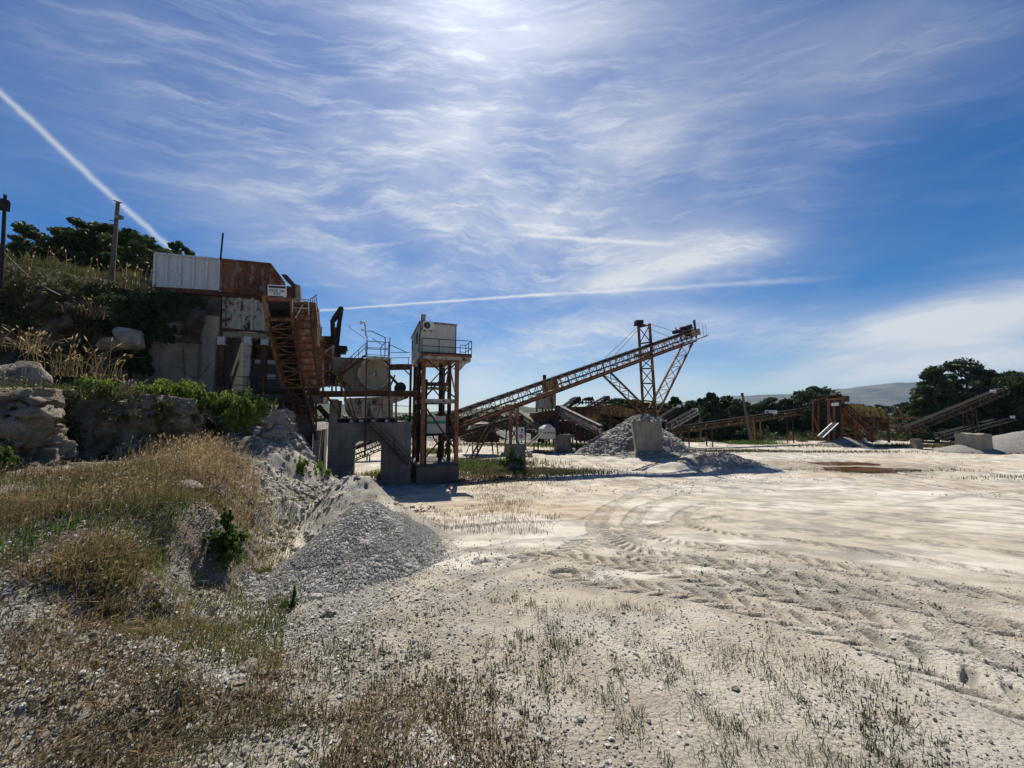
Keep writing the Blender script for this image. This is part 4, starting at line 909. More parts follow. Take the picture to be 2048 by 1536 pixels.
MB().disc(fcn, V3, (az1-az0)*.40, .02, 24).build('fan', M['ink'], ac); MB().ring(fcn-V3*.012, V3, (az1-az0)*.41, .012, 28).ring(fcn-V3*.012, V3, (az1-az0)*.2, .008, 20).disc(fcn-V3*.015, V3, .05, .02, 10).build('grille', M['grey_steel'], ac)
MB().lb(ac0+.1, ac0+.15, -.26, .0, az0-.12, az0).lb(ac1-.15, ac1-.1, -.26, .0, az0-.12, az0).build('wall_bracket', M['grey_steel'], ac)
MB().lb(Sp(843, 633, .2), Sp(851, 633, .2), .1, .5, zc1+.06, Zp(847, 629, .2)).tube([L(c0+.35, .2, zc1+.5), L(c0+.6, .2, zc1+.3), L(c0+.75, .2, zc1+.05)], .015, 5).build('roof_box', M['grey_steel'], cb_)
MB().tube([L(c0+.2, -.0, zc1-.3), L(c0-.02, -.05, zc1-.6), L(c0-.06, -.05, zD+1.1), L(c0-.1, -.05, zD+.1)], .025, 6).build('conduit', M['rubber'], cb_)
# ---- switch cabinet
sw = thing('switch_cabinet', 'pale electric cabinet with a green stripe hung inside the tower legs', 'cabinet', P(872, 866, 1.6))
t_ = 1.5; MB().plate([(853, 834), (891, 832), (891, 866), (853, 867)], t_, t_+.6).build('cabinet_body', M['sheet'], sw)
MB().plate([(853.3, 842.5), (890.7, 841), (890.7, 847), (853.3, 848)], t_-.012, t_-.002).build('green_stripe', M['green'], sw)
MB().beam(P(850, 868.5, t_+.1), P(905, 868.5, t_+.1), .12).beam(P(820, 873, t_+.3), P(905, 868, t_+.3), .1).build('carrier_beam', M['dark_steel'], sw)
# ---- product conveyor with walkway, falling from the hopper mouth to behind the rock slope
def W3(px, py, Y): return Wp(px, py, Y)
dc = thing('truss_conveyor', 'steep yellowed lattice conveyor below the AGE 2A board', 'conveyor', W3(612, 838, 21.6))
def quadtruss(mb, A0, A1, B0, B1, dep, n, ch, brc):
    a0, a1, b0, b1 = W3(*A0), W3(*A1), W3(*B0), W3(*B1); d = (a1-a0).normalized(); nrm = (b0-a0).cross(d).normalized()*dep
    if nrm.y < 0: nrm = -nrm
    mb.ladder(a0, a1, b0, b1, n, ch, brc, 'z'); mb.ladder(a0+nrm, a1+nrm, b0+nrm, b1+nrm, n, ch, brc, 'none')
    mb.ladder(a0, a1, a0+nrm, a1+nrm, n, ch, brc, 'z', False); mb.ladder(b0, b1, b0+nrm, b1+nrm, n, ch, brc, 'z', False); return nrm
mb = MB(); quadtruss(mb, (533, 640, 18.7), (567, 775, 20.3), (584, 640, 19.1), (606, 775, 20.6), .55, 8, .13, .065); mb.build('upper_truss', M['yellow_rust'], dc)
mb = MB(); quadtruss(mb, (575, 778, 20.6), (592, 834, 21.5), (606, 778, 20.8), (628, 840, 21.8), .6, 6, .11, .06); mb.build('lower_truss', M['rust'], dc)
mb = MB(); a0, a1, b0, b1 = W3(537, 612, 19.3), W3(578, 800, 21.6), W3(583, 612, 19.6), W3(612, 806, 21.9)
mb.prism([a0, b0, b1, a1], Vector((0, .06, .02))); mb.build('belt', M['rubber'], dc)
mb = MB(); mb.beam(W3(528, 592, 18.6), W3(534, 645, 18.8), .16); mb.beam(W3(583, 600, 19), W3(586, 648, 19.1), .14); mb.beam(W3(530, 598, 18.7), W3(590, 600, 19.0), .18); mb.beam(W3(533, 640, 18.8), W3(584, 640, 19.1), .12); mb.build('head_frame', M['rust_bright'], dc)
mb = MB(); mb.tube([W3(540, 612, 19.2), W3(582, 612, 19.5)], .26, 14); mb.build('head_pulley', M['dark_steel'], dc)
mb = MB()
for i in range(9):
    f = (i+.5)/9; p = W3(537, 640, 19.).lerp(W3(568, 775, 20.5), f); q = W3(583, 640, 19.2).lerp(W3(604, 775, 20.8), f); p2 = p+Vector((0, .12, .05)); q2 = q+Vector((0, .12, .05)); mb.tube([p2.lerp(q2, .1), p2.lerp(q2, .9)], .05, 6)
mb.build('roller_set', M['dark_steel'], dc)
MB().beam(W3(575, 785, 20.9), W3(556, 820, 20.0), .12).beam(W3(606, 780, 21), W3(634, 880, 20.6), .14).build('prop', M['rust'], dc)
wk = thing('side_walkway', 'rust red walkway slung beside the steep conveyor, seen from below', 'walkway', W3(615, 780, 20.4))
A0, A1, B0, B1 = W3(586, 604, 18.5), W3(607, 776, 20.0), W3(619, 604, 18.8), W3(636, 776, 20.2)
MB().prism([A0, B0, B1, A1], Vector((0.02, .05, .02))).build('floor_sheet', M['rust_panel'], wk)
mb = MB()
for i in range(12):
    f = (i+.6)/12; mb.beam(A0.lerp(A1, f)-Vector((0, .05, 0)), B0.lerp(B1, f)-Vector((0, .05, 0)), .05, .06)
mb.beam(A0, A1, .09); mb.beam(B0, B1, .09); mb.build('cross_ribs', M['rust'], wk)
for (pa, pb, o_) in ((W3(584, 598, 18.2), W3(608, 775, 19.8), 0), (W3(617, 600, 18.5), W3(641, 776, 20.1), 1)):
    mb = MB(); d = (pb-pa); 
    if o_:
        for k_ in range(5): mb.tube([pa+Vector((.035*k_, .10*k_, .10*k_)), pb+Vector((.03*k_, .08*k_, .1*k_))], .018, 5)
    else: mb.tube([pa, pb], .022, 5)
    for i in range(7):
        p = pa.lerp(pb, i/6); mb.tube([p, p+Vector((.15*o_, .5*o_, .42))], .02, 5)
    mb.build('handrail', M['yellow_rust' if o_ else 'rust'], wk)
mb = MB(); mb.tube([W3(585, 597.5, 18.2), W3(617, 600, 18.5)], .03, 6).tube([W3(585, 597.5, 18.2), W3(585, 625, 18.4)], .03, 6).tube([W3(585, 615, 18.3), W3(617, 617, 18.5)], .025, 6).tube([W3(617, 600, 18.5), W3(618, 640, 18.8)], .03, 6).tube([W3(591, 636, 18.3), W3(606, 609, 18.3)], .03, 6); mb.build('end_guard', M['cream_rust'], wk)
MB().plate([(606, 602), (631, 605), (634, 645), (634, 690), (612, 690)], -.9, .9).build('rust_cladding', M['rust_panel'], fl)
# ---- dark support leg under deck at the opening
tag(MB().beam(P(632, 800, .4), P(632, 905, .4), .10).beam(P(636, 812, 1.5), P(662, 838, 1.5), .5, .3).build('deck_prop', M['rust'], loc=tuple(P(632, 905, .4))), 'thin steel prop and slanted chute in the gap left of the concrete base', 'prop')

sv = thing('service_platform', 'rusty service platform and pipework between the breaker arm and the crusher body', 'platform', P(660, 787, -.4))
for i, (a_, b_, w0, mm, t_) in enumerate((((640, 742), (690, 744), .12, 'rust_bright', -.3), ((640, 770), (688, 771), .14, 'rust_bright', -.4), ((646, 720), (646, 786), .13, 'cream_rust', -.2), ((683, 735), (683, 786), .13, 'rust_bright', -.3), ((655, 742), (683, 770), .08, 'rust', -.3), ((664, 716), (664, 786), .10, 'rust_bright', .1), ((636, 757), (690, 757), .06, 'rust', -.5), ((640, 700), (664, 716), .12, 'rust_bright', .3), ((650, 786), (676, 826), .12, 'rust_bright', -.5), ((792, 795), (792, 843), .12, 'rust_bright', -.2), ((700, 795), (712, 842), .10, 'rust_bright', -.6), ((766, 797), (752, 842), .09, 'rust_bright', -.6))):
    MB().beam(P(*a_, t_), P(*b_, t_), w0).build('frame_beam', M[mm], sv)
mb = MB()
for k_ in range(4): mb.tube([P(640+k_*3, 750+k_*4, .2), P(655, 752+k_*5, -.1), P(676, 760-k_*3, -.1), P(690, 772-k_*2, .2)], .03, 6)
mb.build('hoses', M['rubber'], sv)
# ================================================================ STONES, HEAPS, CONVEYORS, BACKGROUND MACHINES
_g = (1+5**.5)/2
ICO = np.array([(-1, _g, 0), (1, _g, 0), (-1, -_g, 0), (1, -_g, 0), (0, -1, _g), (0, 1, _g), (0, -1, -_g), (0, 1, -_g), (_g, 0, -1), (_g, 0, 1), (-_g, 0, -1), (-_g, 0, 1)])/math.hypot(1, _g)
ICF = np.array([(0, 11, 5), (0, 5, 1), (0, 1, 7), (0, 7, 10), (0, 10, 11), (1, 5, 9), (5, 11, 4), (11, 10, 2), (10, 7, 6), (7, 1, 8), (3, 9, 4), (3, 4, 2), (3, 2, 6), (3, 6, 8), (3, 8, 9), (4, 9, 5), (2, 4, 11), (6, 2, 10), (8, 6, 7), (9, 8, 1)])
def stones(name, pos, size, m, parent=None, kind=None, lift=.25, flat=.75):
    n = len(pos); q = rng.normal(size=(n, 3, 3)); Q, _ = np.linalg.qr(q)
    b = ICO[None]*(1+rng.uniform(-.28, .28, (n, 12, 1))); b = b*rng.uniform(.55, 1.15, (n, 1, 3)); b = b@Q; b[:, :, 2] *= flat
    V = b*size[:, None, None]*.5; V = V+pos[:, None, :]; V[:, :, 2] += (size*lift)[:, None]
    F = (ICF[None]+(np.arange(n)*12)[:, None, None]).reshape(-1, 3)
    t = np.repeat(np.clip(rng.beta(2, 2, n), 0, 1), 12)
    o = npmesh(name, V.reshape(-1, 3), F, m, parent, attrs={'tint': t}); 
    if kind: o['kind'] = kind
    return o
def heapz(x, y, c, rx, ry, h, seed, rough=.12, sharp=1.0, ang=0.):
    ca, sa = math.cos(ang), math.sin(ang); u = ((x-c[0])*ca+(y-c[1])*sa)/rx; v = (-(x-c[0])*sa+(y-c[1])*ca)/ry
    r = np.hypot(u, v)*(1+rough*2*(fbm(u*1.7+seed, v*1.7, oct=3, seed=seed)-.5)); k = .12
    p = 1-np.sqrt(r*r+k*k)+k*.5
    return h*np.clip(p, -.3, 1)**1 if sharp == 1 else h*np.sign(p)*np.abs(p)**sharp
def heap(name, label, c, rx, ry, h, m, sm, seed, nst, smin, smax, rough=.12, sharp=1.0, ang=0., cat='heap', res=.06, group=None, ground=True, zbase=None, fine=.04):
    R_ = max(rx, ry)*1.15; n = int(2*R_/res); a = np.linspace(-R_, R_, n); X, Y = np.meshgrid(a+c[0], a+c[1])
    gb = G(X, Y) if zbase is None else np.full(X.shape, zbase)
    hz = heapz(X, Y, c, rx, ry, h, seed, rough, sharp, ang); Z = gb+hz+(fbm(X*3, Y*3, oct=4, seed=seed)-.5)*fine*3+(vn(X*14, Y*14, seed=seed)-.5)*fine-.02
    keep = hz > -.10; idx = -np.ones(X.size, int); kf = keep.ravel(); 
    I = np.arange(n-1)[:, None]*n; J = np.arange(n-1)[None, :]; q = np.stack([I+J, I+J+1, I+n+J+1, I+n+J], -1).reshape(-1, 4)
    q = q[kf[q].all(1)]; used = np.unique(q); idx[used] = np.arange(len(used)); V = np.c_[X.ravel(), Y.ravel(), Z.ravel()][used]
    zb = float(G(c[0], c[1], False)) if zbase is None else zbase
    r = thing(name, label, cat, (c[0], c[1], zb), group); npmesh('heap_body', V, idx[q], m, r, smooth=True)
    if nst:
        rr = np.sqrt(rng.uniform(0, 1, nst*2))*1.35; rr = np.where(rng.uniform(size=len(rr)) < sst(1.4, .95, rr)+.02, rr, rr*.6); th = rng.uniform(0, 2*np.pi, nst*2); ca, sa = math.cos(ang), math.sin(ang); u, v = rr*np.cos(th)*rx, rr*np.sin(th)*ry
        x = c[0]+u*ca-v*sa; y = c[1]+u*sa+v*ca; hz = heapz(x, y, c, rx, ry, h, seed, rough, sharp, ang); z0 = (G(x, y) if zbase is None else zbase)+np.maximum(hz, 0)
        k = (hz > (-.05 if zbase is not None else -9))&(rng.uniform(size=len(x)) < .6); x, y, z0 = x[k][:nst], y[k][:nst], z0[k][:nst]
        s = smin*(smax/smin)**(rng.uniform(0, 1, len(x))**2.2); stones('loose_stones', np.c_[x, y, z0], s, sm, r, 'stuff', .15)
    return r
heap('gravel_heap', 'grey gravel heap with a smooth cone in the foreground left of centre', (-2.72, 7.35), 1.30, 2.0, 1.06, M['gravel'], M['grey_stone'], 4, 36000, .009, .030, .20, 1.0, -.05, res=.03, fine=.03)
heap('rock_heap', 'grey heap of broken rock piled round the tall concrete pylon block', (13.9, 43.4), 5.9, 4.6, 4.2, M['gravel'], M['grey_stone'], 9, 9000, .10, .55, .25, .9, .12, res=.14, fine=.12)
heap('rubble_patch', 'low patch of grey rubble right of the pylon, crossed by the conveyor shadow', (17.6, 32.7), 3.1, 1.5, .55, M['gravel'], M['grey_stone'], 12, 2600, .05, .22, .3, .8, .1, res=.09, fine=.06)
heap('rubble_pile', 'skirt of loose rubble round the foot of the tall pylon block', (14.0, 38.2), 3.4, 1.8, .6, M['gravel'], M['grey_stone'], 23, 1500, .06, .30, .3, .8, .1, res=.1, fine=.06, cat='rubble')
heap('white_sand_heap', 'small pale sand heap at the foot of the far yellow screening plant', (Wp(1690, 890, 54).x, 54), 4.2, 2.4, 1.25, M['ground'] if False else M['gravel'], M['grey_stone'], 14, 200, .05, .2, .15, 1., 0., res=.25, fine=.05)
heap('grey_sand_heap', 'large smooth grey sand heap at the right edge of the photo', (Wp(2075, 890, 46).x, 46.5), 8.2, 4.2, 2.6, M['gravel'], M['grey_stone'], 15, 0, .05, .2, .10, .8, 0., res=.25, fine=.04)
heap('grey_sand_heap', 'low grey sand heap left of the worn concrete block at far right', (Wp(1930, 890, 46).x, 46), 3.0, 2.2, 1.0, M['gravel'], M['grey_stone'], 16, 0, .05, .2, .10, .8, 0., res=.25, fine=.04)
for i, (px, Y, rx, h, lb_) in enumerate(((905, 66, 5, 2.4, 'pale gravel heap seen between the cabin tower and the ladder'), (965, 70, 5.5, 3.2, 'pale gravel heap behind the dark parked machine'), (1035, 72, 4, 2.0, 'pale gravel heap behind the concrete support post'), (1130, 68, 3.2, 2.8, 'whitish pointed gravel heap behind the sloping grey conveyor'), (1186, 62, 2.2, 2.3, 'small white pointed heap left of the broken rock heap'), (640, 60, 9, 3.4, 'pale gravel heap seen through the gap beside the concrete base'), (740, 58, 7, 1.8, 'white gravel heap seen through the tunnel of the base'))):
    heap('pale_gravel_heap', lb_, (Wp(px, 880, Y).x, Y), rx, rx*.8, h, M['rock_pale'] if False else M['concrete_light'] if False else M['gravel'], M['stone'], 30+i, 300, .08, .3, .12, 1., 0., res=.3, group='pale gravel heaps behind the yard')
# ---- foreground stones
def polar(n, r0, r1, a0=-62, a1=62, p=1.):
    r = r0*(r1/r0)**(rng.uniform(0, 1, n)**p); a = np.radians(rng.uniform(a0, a1, n)); return np.sin(a)*r, np.cos(a)*r
x, y = polar(46000, 1.25, 9, p=1.1); d = fbm(x*1.2, y*1.2, oct=3, seed=201); k = rng.uniform(size=len(x)) < sst(.35, .62, d)+.25*sst(.5, -2, x)
x, y = x[k], y[k]; s = .006*(4.2)**(rng.uniform(0, 1, len(x))**1.8)*(.8+.10*np.hypot(x, y))
tag(stones('pebbles', np.c_[x, y, Gt(x, y)], s, M['stone']), kind='stuff')
x, y = polar(26000, 1.5, 13, -62, 20, p=.85); d = np.exp(-(((x+2.6)/2.0)**2+((y-3.6)/2.6)**2))+sst(.48, .62, fbm(x*.8, y*.8, oct=3, seed=203))*.4*sst(1.5, -2.5, x)+.10*sst(1.5, -2.5, x); sb = sdpoly(BANK, x, y)
k = (rng.uniform(size=len(x)) < d)&(sdpoly(LEDGE, x, y) < -.3); x, y = x[k], y[k]; s = .010*(6)**(rng.uniform(0, 1, len(x))**2.4)
tag(stones('rubble', np.c_[x, y, Gt(x, y)], s*.9, M['stone']), kind='stuff')
x = rng.uniform(-11, -3, 14000); y = rng.uniform(8, 19, 14000); k = rng.uniform(size=len(x)) < .9*np.exp(-(((x+6.6)/2.6)**2+((y-12.5)/4.5)**2)); x, y = x[k], y[k]; tag(stones('rubble', np.c_[x, y, G(x, y)], .03*(7)**(rng.uniform(0, 1, len(x))**2.2), M['stone']), kind='stuff')
x = rng.uniform(-2, 45, 5000); y = rng.uniform(20, 50, 5000); k = fbm(x*.3, y*.3, oct=3, seed=205) > .56; x, y = x[k], y[k]
tag(stones('yard_stones', np.c_[x, y, Gt(x, y)], rng.uniform(.03, .11, len(x)), M['grey_stone']), kind='stuff')
x, y = polar(46000, 1.3, 7.5, -62, 56, p=1.); cl_ = fbm(x*2.2, y*2.2, oct=3, seed=207); k = rng.uniform(size=len(x)) < sst(.38, .60, cl_)*(.10+1.05*sst(.6, -1.8, x)+.25*sst(2.4, 1.4, y)); x, y = x[k], y[k]
tag(stones('white_chips', np.c_[x, y, Gt(x, y)], 0.008*(4.6)**(rng.uniform(0, 1, len(x))**2.0)*(.75+.12*np.hypot(x, y)), M['chip'], flat=.6), kind='stuff')
def boulder(name, label, px, py, w_, m, seed, Y=None, z=None, cat='rock', flat=.7):
    gx_, gy_ = gpt(px, py) if Y is None else (Wp(px, py, Y).x, Y); zz = float(Gt(gx_, gy_)) if z is None else z
    n = 52; th, ph = np.meshgrid(np.linspace(0, 2*np.pi, n, endpoint=False), np.linspace(0, np.pi, n//2)); D = np.stack([np.sin(ph)*np.cos(th), np.sin(ph)*np.sin(th), np.cos(ph)], -1).reshape(-1, 3)
    for i in range(9):
        nn = np.random.default_rng(seed*31+i).normal(size=3); nn /= np.linalg.norm(nn); q = D@nn; D = D-np.clip(q-.55, 0, 9)[:, None]*nn[None]*.95
    D = D*(1+.45*(fbm(D[:, 0]*1.6+seed, D[:, 1]*1.6, D[:, 2]*1.6, 5, seed)-.5)-.10*sst(.1, 0, np.abs(fbm(D[:, 0]*2.4, D[:, 1]*2.4+seed, D[:, 2]*2.4, 3, seed+2)-.5)*2))[:, None]; V = D*w_*.62*np.array([1, .85, flat])+np.array([gx_, gy_, zz+w_*.15*flat])
    I = np.arange(n//2-1)[:, None]*n; J = np.arange(n)[None]; J2 = (J+1) % n; q = np.stack([I+J, I+J2, I+n+J2, I+n+J], -1).reshape(-1, 4)[:, ::-1]
    o = npmesh(name, V, q, m, loc=(gx_, gy_, zz), smooth=True); return tag(o, label, cat)
boulder('boulder', 'largest white angular rock in the left foreground, beside a trio of smaller ones', 488, 1352, .17, M['rock_pale'], 3)
boulder('boulder', 'small rounded stone just right of the largest white foreground rock', 522, 1358, .09, M['rock_pale'], 4)
boulder('boulder', 'small grey stone at the right end of the row by the white rock', 553, 1362, .085, M['rock_grey'], 5)
boulder('boulder', 'flat white stone in front of the largest foreground rock', 478, 1376, .08, M['rock_pale'], 6, flat=.4)
boulder('boulder', 'white chunk of rock at the foot of the gravel heap beside a dry weed', 655, 1232, .15, M['rock_pale'], 7)
boulder('boulder', 'half-buried pale stone under the yellow-green cushion plant', 566, 1180, .14, M['rock_pale'], 8, flat=.45)
boulder('boulder', 'pale stone lying on the crest of the grassy bank', 378, 978, .42, M['rock_pale'], 9, flat=.5)
boulder('boulder', 'brown round stone in the rubble left of centre foreground', 527, 1285, .09, M['rock_dark'], 10)
boulder('boulder', 'grey stone by the white rubble below the leafy green plant', 538, 1198, .11, M['rock_grey'], 11)
boulder('boulder', 'lone pale grey rock on the bare ground in the right foreground', 1695, 1272, .13, M['rock_grey'], 12)
boulder('boulder', 'small grey stone among weeds in the centre right foreground', 1473, 1383, .06, M['rock_grey'], 13)
boulder('boulder', 'big sunlit slab of rock on the grassy terrace at the left edge', 18, 748, 1.7, M['rock_pale'], 14, Y=13.5, z=5.5, flat=.95)
boulder('boulder', 'pale block bulging from the dark rock face left of the retaining wall', 262, 676, 1.3, M['rock_pale'], 15, Y=17.6, z=7.9, flat=.75)
boulder('boulder', 'pale rounded block low in the dark rock face beside the other bulging block', 224, 684, 1.15, M['rock_pale'], 16, Y=17.2, z=7.6, flat=.65)
boulder('boulder', 'long sunlit slab leaning in the notch below the green bushes', 352, 872, 1.5, M['rock_pale'], 17, Y=14.6, z=3.7, flat=.5)
boulder('boulder', 'pale upright rock at the foot of the retaining wall', 262, 742, 1.1, M['rock_grey'], 18, Y=17.2, z=5.4, flat=1.1)
# ---- belt conveyors
def conveyor(name, label, p0, p1, wd, ht, m, n, cat='belt conveyor', ch=.09, br=.05, legs=(), group=None, beltm=None, head=.35, rail=False):
    p0, p1 = Vector(p0), Vector(p1); d = (p1-p0).normalized(); H = d.cross(Z3).normalized(); 
    if H.y > 0: H = -H
    N = H.cross(d); N = N if N.z > 0 else -N; r = thing(name, label, cat, p0, group)
    a, b = H*wd/2, -H*wd/2; ht2 = ht-.22; mb = MB()
    mb.ladder(p0+a, p1+a, p0+a+N*ht2, p1+a+N*ht2, n, ch, br, 'z'); mb.ladder(p0+b, p1+b, p0+b+N*ht2, p1+b+N*ht2, n, ch, br, 'z')
    mb.ladder(p0+a, p1+a, p0+b, p1+b, n//2, ch, br, 'none', False); mb.build('truss', m, r)
    bm_ = MB(); t = N*(ht-.03); bm_.prism([p0+a*.86+t, p1+a*.86+t, p1+b*.86+t, p0+b*.86+t], N*.03); u = N*(ht2*.45); bm_.prism([p0+a*.8+u, p1+a*.8+u, p1+b*.8+u, p0+b*.8+u], N*.02); bm_.build('belt', beltm or M['rubber'], r)
    ro = MB(); k = int((p1-p0).length/.9)
    for i in range(k+1):
        c = p0.lerp(p1, i/k)+N*(ht-.10); ro.tube([c+a*.95, c+b*.95], .05, 6); ro.beam(c+a-N*.12, c+a+N*.12, .05, .08); ro.beam(c+b-N*.12, c+b+N*.12, .05, .08)
        if i % 2 == 0: c2 = p0.lerp(p1, i/k)+N*(ht2*.45-.06); ro.tube([c2+a, c2+b], .04, 6)
    [ro.beam(p0+q_*1.0+N*(ht-.14), p1+q_*1.0+N*(ht-.14), .04, .05) for q_ in (a, b)]; ro.build('rollers', M['dark_steel'], r)
    MB().tube([p1+N*(ht-.3)+a, p1+N*(ht-.3)+b], head, 14).build('head_drum', M['dark_steel'], r)
    for (f, gz0, spread, mm) in legs:
        for s_ in (a, b):
            q = p0.lerp(p1, f)+s_; MB().beam(q, Vector((q.x+spread*.3, q.y, gz0)), .12).build('leg', mm, r)
    return r, d, H, N
B0, B1 = Wp(903, 857, 28.4), Wp(1385, 681, 41)
mc, dC, HC, NC = conveyor('main_conveyor', 'longest rusty lattice belt conveyor rising from the cabin tower to the pylon', B0, B1, 1.05, 1.15, M['rust_bright'], 34)
bf = lambda px: B0.lerp(B1, ((px-903)/F*28.4)/1e9) if False else None
def onB(px):
    lo, hi = 0., 1.
    for _ in range(30):
        m_ = (lo+hi)/2; p = B0.lerp(B1, m_); d_ = p.y*math.cos(PITCH)+(p.z-EYE)*math.sin(PITCH)
        if 1024+F*p.x/d_ < px: lo = m_
        else: hi = m_
    return B0.lerp(B1, lo)
a = onB(1082)+HC*.56; b = onB(1112)+HC*.56
MB().prism([a+NC*.25, b+NC*.2, b+NC*1.0, a+NC*1.0], HC*.05).build('yellow_panel', M['yellow_rust'], mc)
MB().beam(onB(905)+HC*.5-NC*.1, onB(1385)+HC*.5-NC*.1, .08, .16).beam(onB(905)-HC*.5-NC*.1, onB(1385)-HC*.5-NC*.1, .08, .16).build('lower_flange', M['rust'], mc)
mb = MB()
for px in (912, 925, 938): c = onB(px)+NC*.35; mb.tube([c+HC*.6, c-HC*.6], .14, 10)
mb.build('return_drum', M['dark_steel'], mc)
# head drive assembly
e = onB(1384); dm = MB()
dm.tube([e+NC*1.45-dC*1.9+HC*.5, e+NC*1.45-dC*1.9-HC*.5], .22, 12); dm.tube([e+NC*1.55-dC*.9+HC*.6, e+NC*1.55-dC*.9-HC*.3], .25, 12); dm.box(e+NC*1.55-dC*.2, dC*.3, HC*.4, NC*.2); dm.build('drive_motor', M['dark_steel'], mc)
mb = MB()
for o_ in (-2.3, -1.5, -.6, .2):
    mb.beam(e+dC*o_+HC*.5+NC*.3, e+dC*(o_+.1)+HC*.5+NC*(1.5 if o_ < .1 else 2.0), .09)
mb.beam(e-dC*2.3+HC*.5+NC*1.3, e+dC*.3+HC*.5+NC*1.3, .09); mb.beam(e-dC*2.3+HC*.5+NC*1.3, e-dC*2.75+HC*.5+NC*1.95, .08); mb.beam(e+dC*.1+HC*.5+NC*.2, e+dC*.5+HC*.5+NC*2.1, .14); mb.beam(e-dC*2.3+HC*.5+NC*1.3, e-dC*1.5+HC*.5+NC*.3, .07); mb.beam(e-dC*1.5+HC*.5+NC*1.3, e-dC*.6+HC*.5+NC*.3, .07)
mb.build('drive_frame', M['dark_steel'], mc)
MB().box(e+dC*.2+NC*.75+HC*.55, dC*.7, HC*.03, NC*.35).build('head_cover', M['grey_steel'], mc)
mb = MB(); g0 = e+dC*.5+HC*.6+NC*.05; mb.beam(g0-dC*2.6, g0+dC*1.5, .10, .14)
for o_ in (1.0, 1.5): mb.tube([g0+dC*(o_-.3), g0+dC*o_+NC*1.25], .025, 5)
mb.tube([g0+NC*1.35-dC*.4, g0+dC*.6+NC*1.6, g0+dC*1.05+NC*1.3], .02, 5); mb.build('head_guard', M['cream_rust'], mc)
# pylon
cB = onB(1298); Vd = Vector((-.33, .944, 0)); blkY = 37.6; cb0 = Wp(1303, 915, blkY)
py_ = thing('pylon', 'yellowed two-legged lattice pylon with leaning struts holding up the main conveyor', 'pylon', Vector((cb0.x, blkY+1.2, 4.0)))
nt, ntt = Wp(1312, 836, 38.0), Wp(1299, 647, 38.0); ft, ftt = Wp(1287, 832, 40.3), Wp(1277, 652, 40.3)
for (p_, q_, m_) in ((nt, ntt, 'yellow_rust'), (ft, ftt, 'yellow_rust')): MB().beam(p_, q_, .20, .20).build('leg', M[m_], py_)
mb = MB(); lev = [0, .17, .36, .52, .64, .80, .985]
for i, f in enumerate(lev):
    mb.beam(nt.lerp(ntt, f), ft.lerp(ftt, f), .14)
    if i < len(lev)-1 and i != 4: g = lev[i+1]; mb.beam(nt.lerp(ntt, f), ft.lerp(ftt, g), .07); mb.beam(ft.lerp(ftt, f), nt.lerp(ntt, g), .07)
mb.build('cross_brace', M['rust'], py_)
MB().box(ftt+Vector((0, -.1, .35)), (.38, 0, 0), (0, .4, 0), (0, 0, .19)).box(ftt+Vector((.1, 0, .10)), (.55, 0, 0), (0, .3, 0), (0, 0, .05)).build('top_lamp_box', M['dark_steel'], py_)
def strut(a0, a1, b0, b1, n, m_):
    MB().ladder(Wp(*a0), Wp(*a1), Wp(*b0), Wp(*b1), n, .16, .07, 'x').build('strut', M[m_], py_)
strut((1205, 750, 37.), (1291, 834, 38.6), (1221, 745, 37.4), (1309, 832, 38.8), 5, 'yellow_rust')
strut((1293, 826, 39.2), (1363, 693, 41.), (1314, 830, 38.8), (1385, 686, 41.2), 6, 'rust_bright')
mb = MB()
for (s_, t_) in (((1276, 653, 40.2), (1210, 716, 37.)), ((1276, 660, 40.2), (1228, 712, 37.4)), ((1301, 648, 38), (1352, 664, 40.5)), ((1301, 659, 38), (1340, 674, 40.2))): mb.tube([Wp(*s_), Wp(*t_)], .022, 5)
mb.build('stay_cable', M['dark_steel'], py_)
MB().beam(Wp(1270, 712, 39.9), Wp(1300, 708, 38.), .3, .35).build('cross_head', M['grey_steel'], py_)
blk = thing('pylon_block', 'tall weathered concrete block under the pylon, streaked with brown', 'foundation', Vector((cb0.x, blkY+1.5, 0)))
def cblock(name, root, x0, x1, y0, y1, z0, z1, m, ang=0., bev=.04, taper=.03):
    cx, cy = (x0+x1)/2, (y0+y1)/2; ca, sa = math.cos(ang), math.sin(ang); c = []
    n = 9; vs = []; fs = []
    for fz in range(n+1):
        for k_, (ex, ey) in enumerate(((-1, -1), (1, -1), (1, 1), (-1, 1))):
            for j in range(8):
                nx_, ny_ = ((-1, -1), (1, -1), (1, 1), (-1, 1))[(k_+1) % 4]; f = j/8; ux = ex+(nx_-ex)*f; uy = ey+(ny_-ey)*f
                zz = z0+(z1-z0)*fz/n; tp = 1+taper*(1-fz/n); px_ = ux*(x1-x0)/2*tp; py__ = uy*(y1-y0)/2*tp
                o_ = (vn(px_*2+cx, py__*2+cy, zz*2, 5)-.5)*bev; px_ += o_*ux; py__ += o_*uy
                vs.append((cx+px_*ca-py__*sa, cy+px_*sa+py__*ca, zz+((vn(px_*3, py__*3, 1., 6)-.5)*bev*1.5 if fz == n else 0)))
    for fz in range(n):
        for k_ in range(32): fs.append((fz*32+k_, fz*32+(k_+1) % 32, (fz+1)*32+(k_+1) % 32, (fz+1)*32+k_))
    vs.append((cx, cy, z1)); t = len(vs)-1
    for k_ in range(32): fs.append((n*32+k_, n*32+(k_+1) % 32, t))
    mb = MB(); mb.add(vs, fs); return mb.build(name, m, root)
x0, x1 = Wp(1278, 880, blkY).x, Wp(1328, 880, blkY).x
cblock('block', blk, x0, x1, blkY-.1, blkY+3.0, -.5, Wp(1300, 842, blkY).z, M['concrete_light'], -.16, .05, .0)
zt_ = Wp(1300, 842, blkY).z
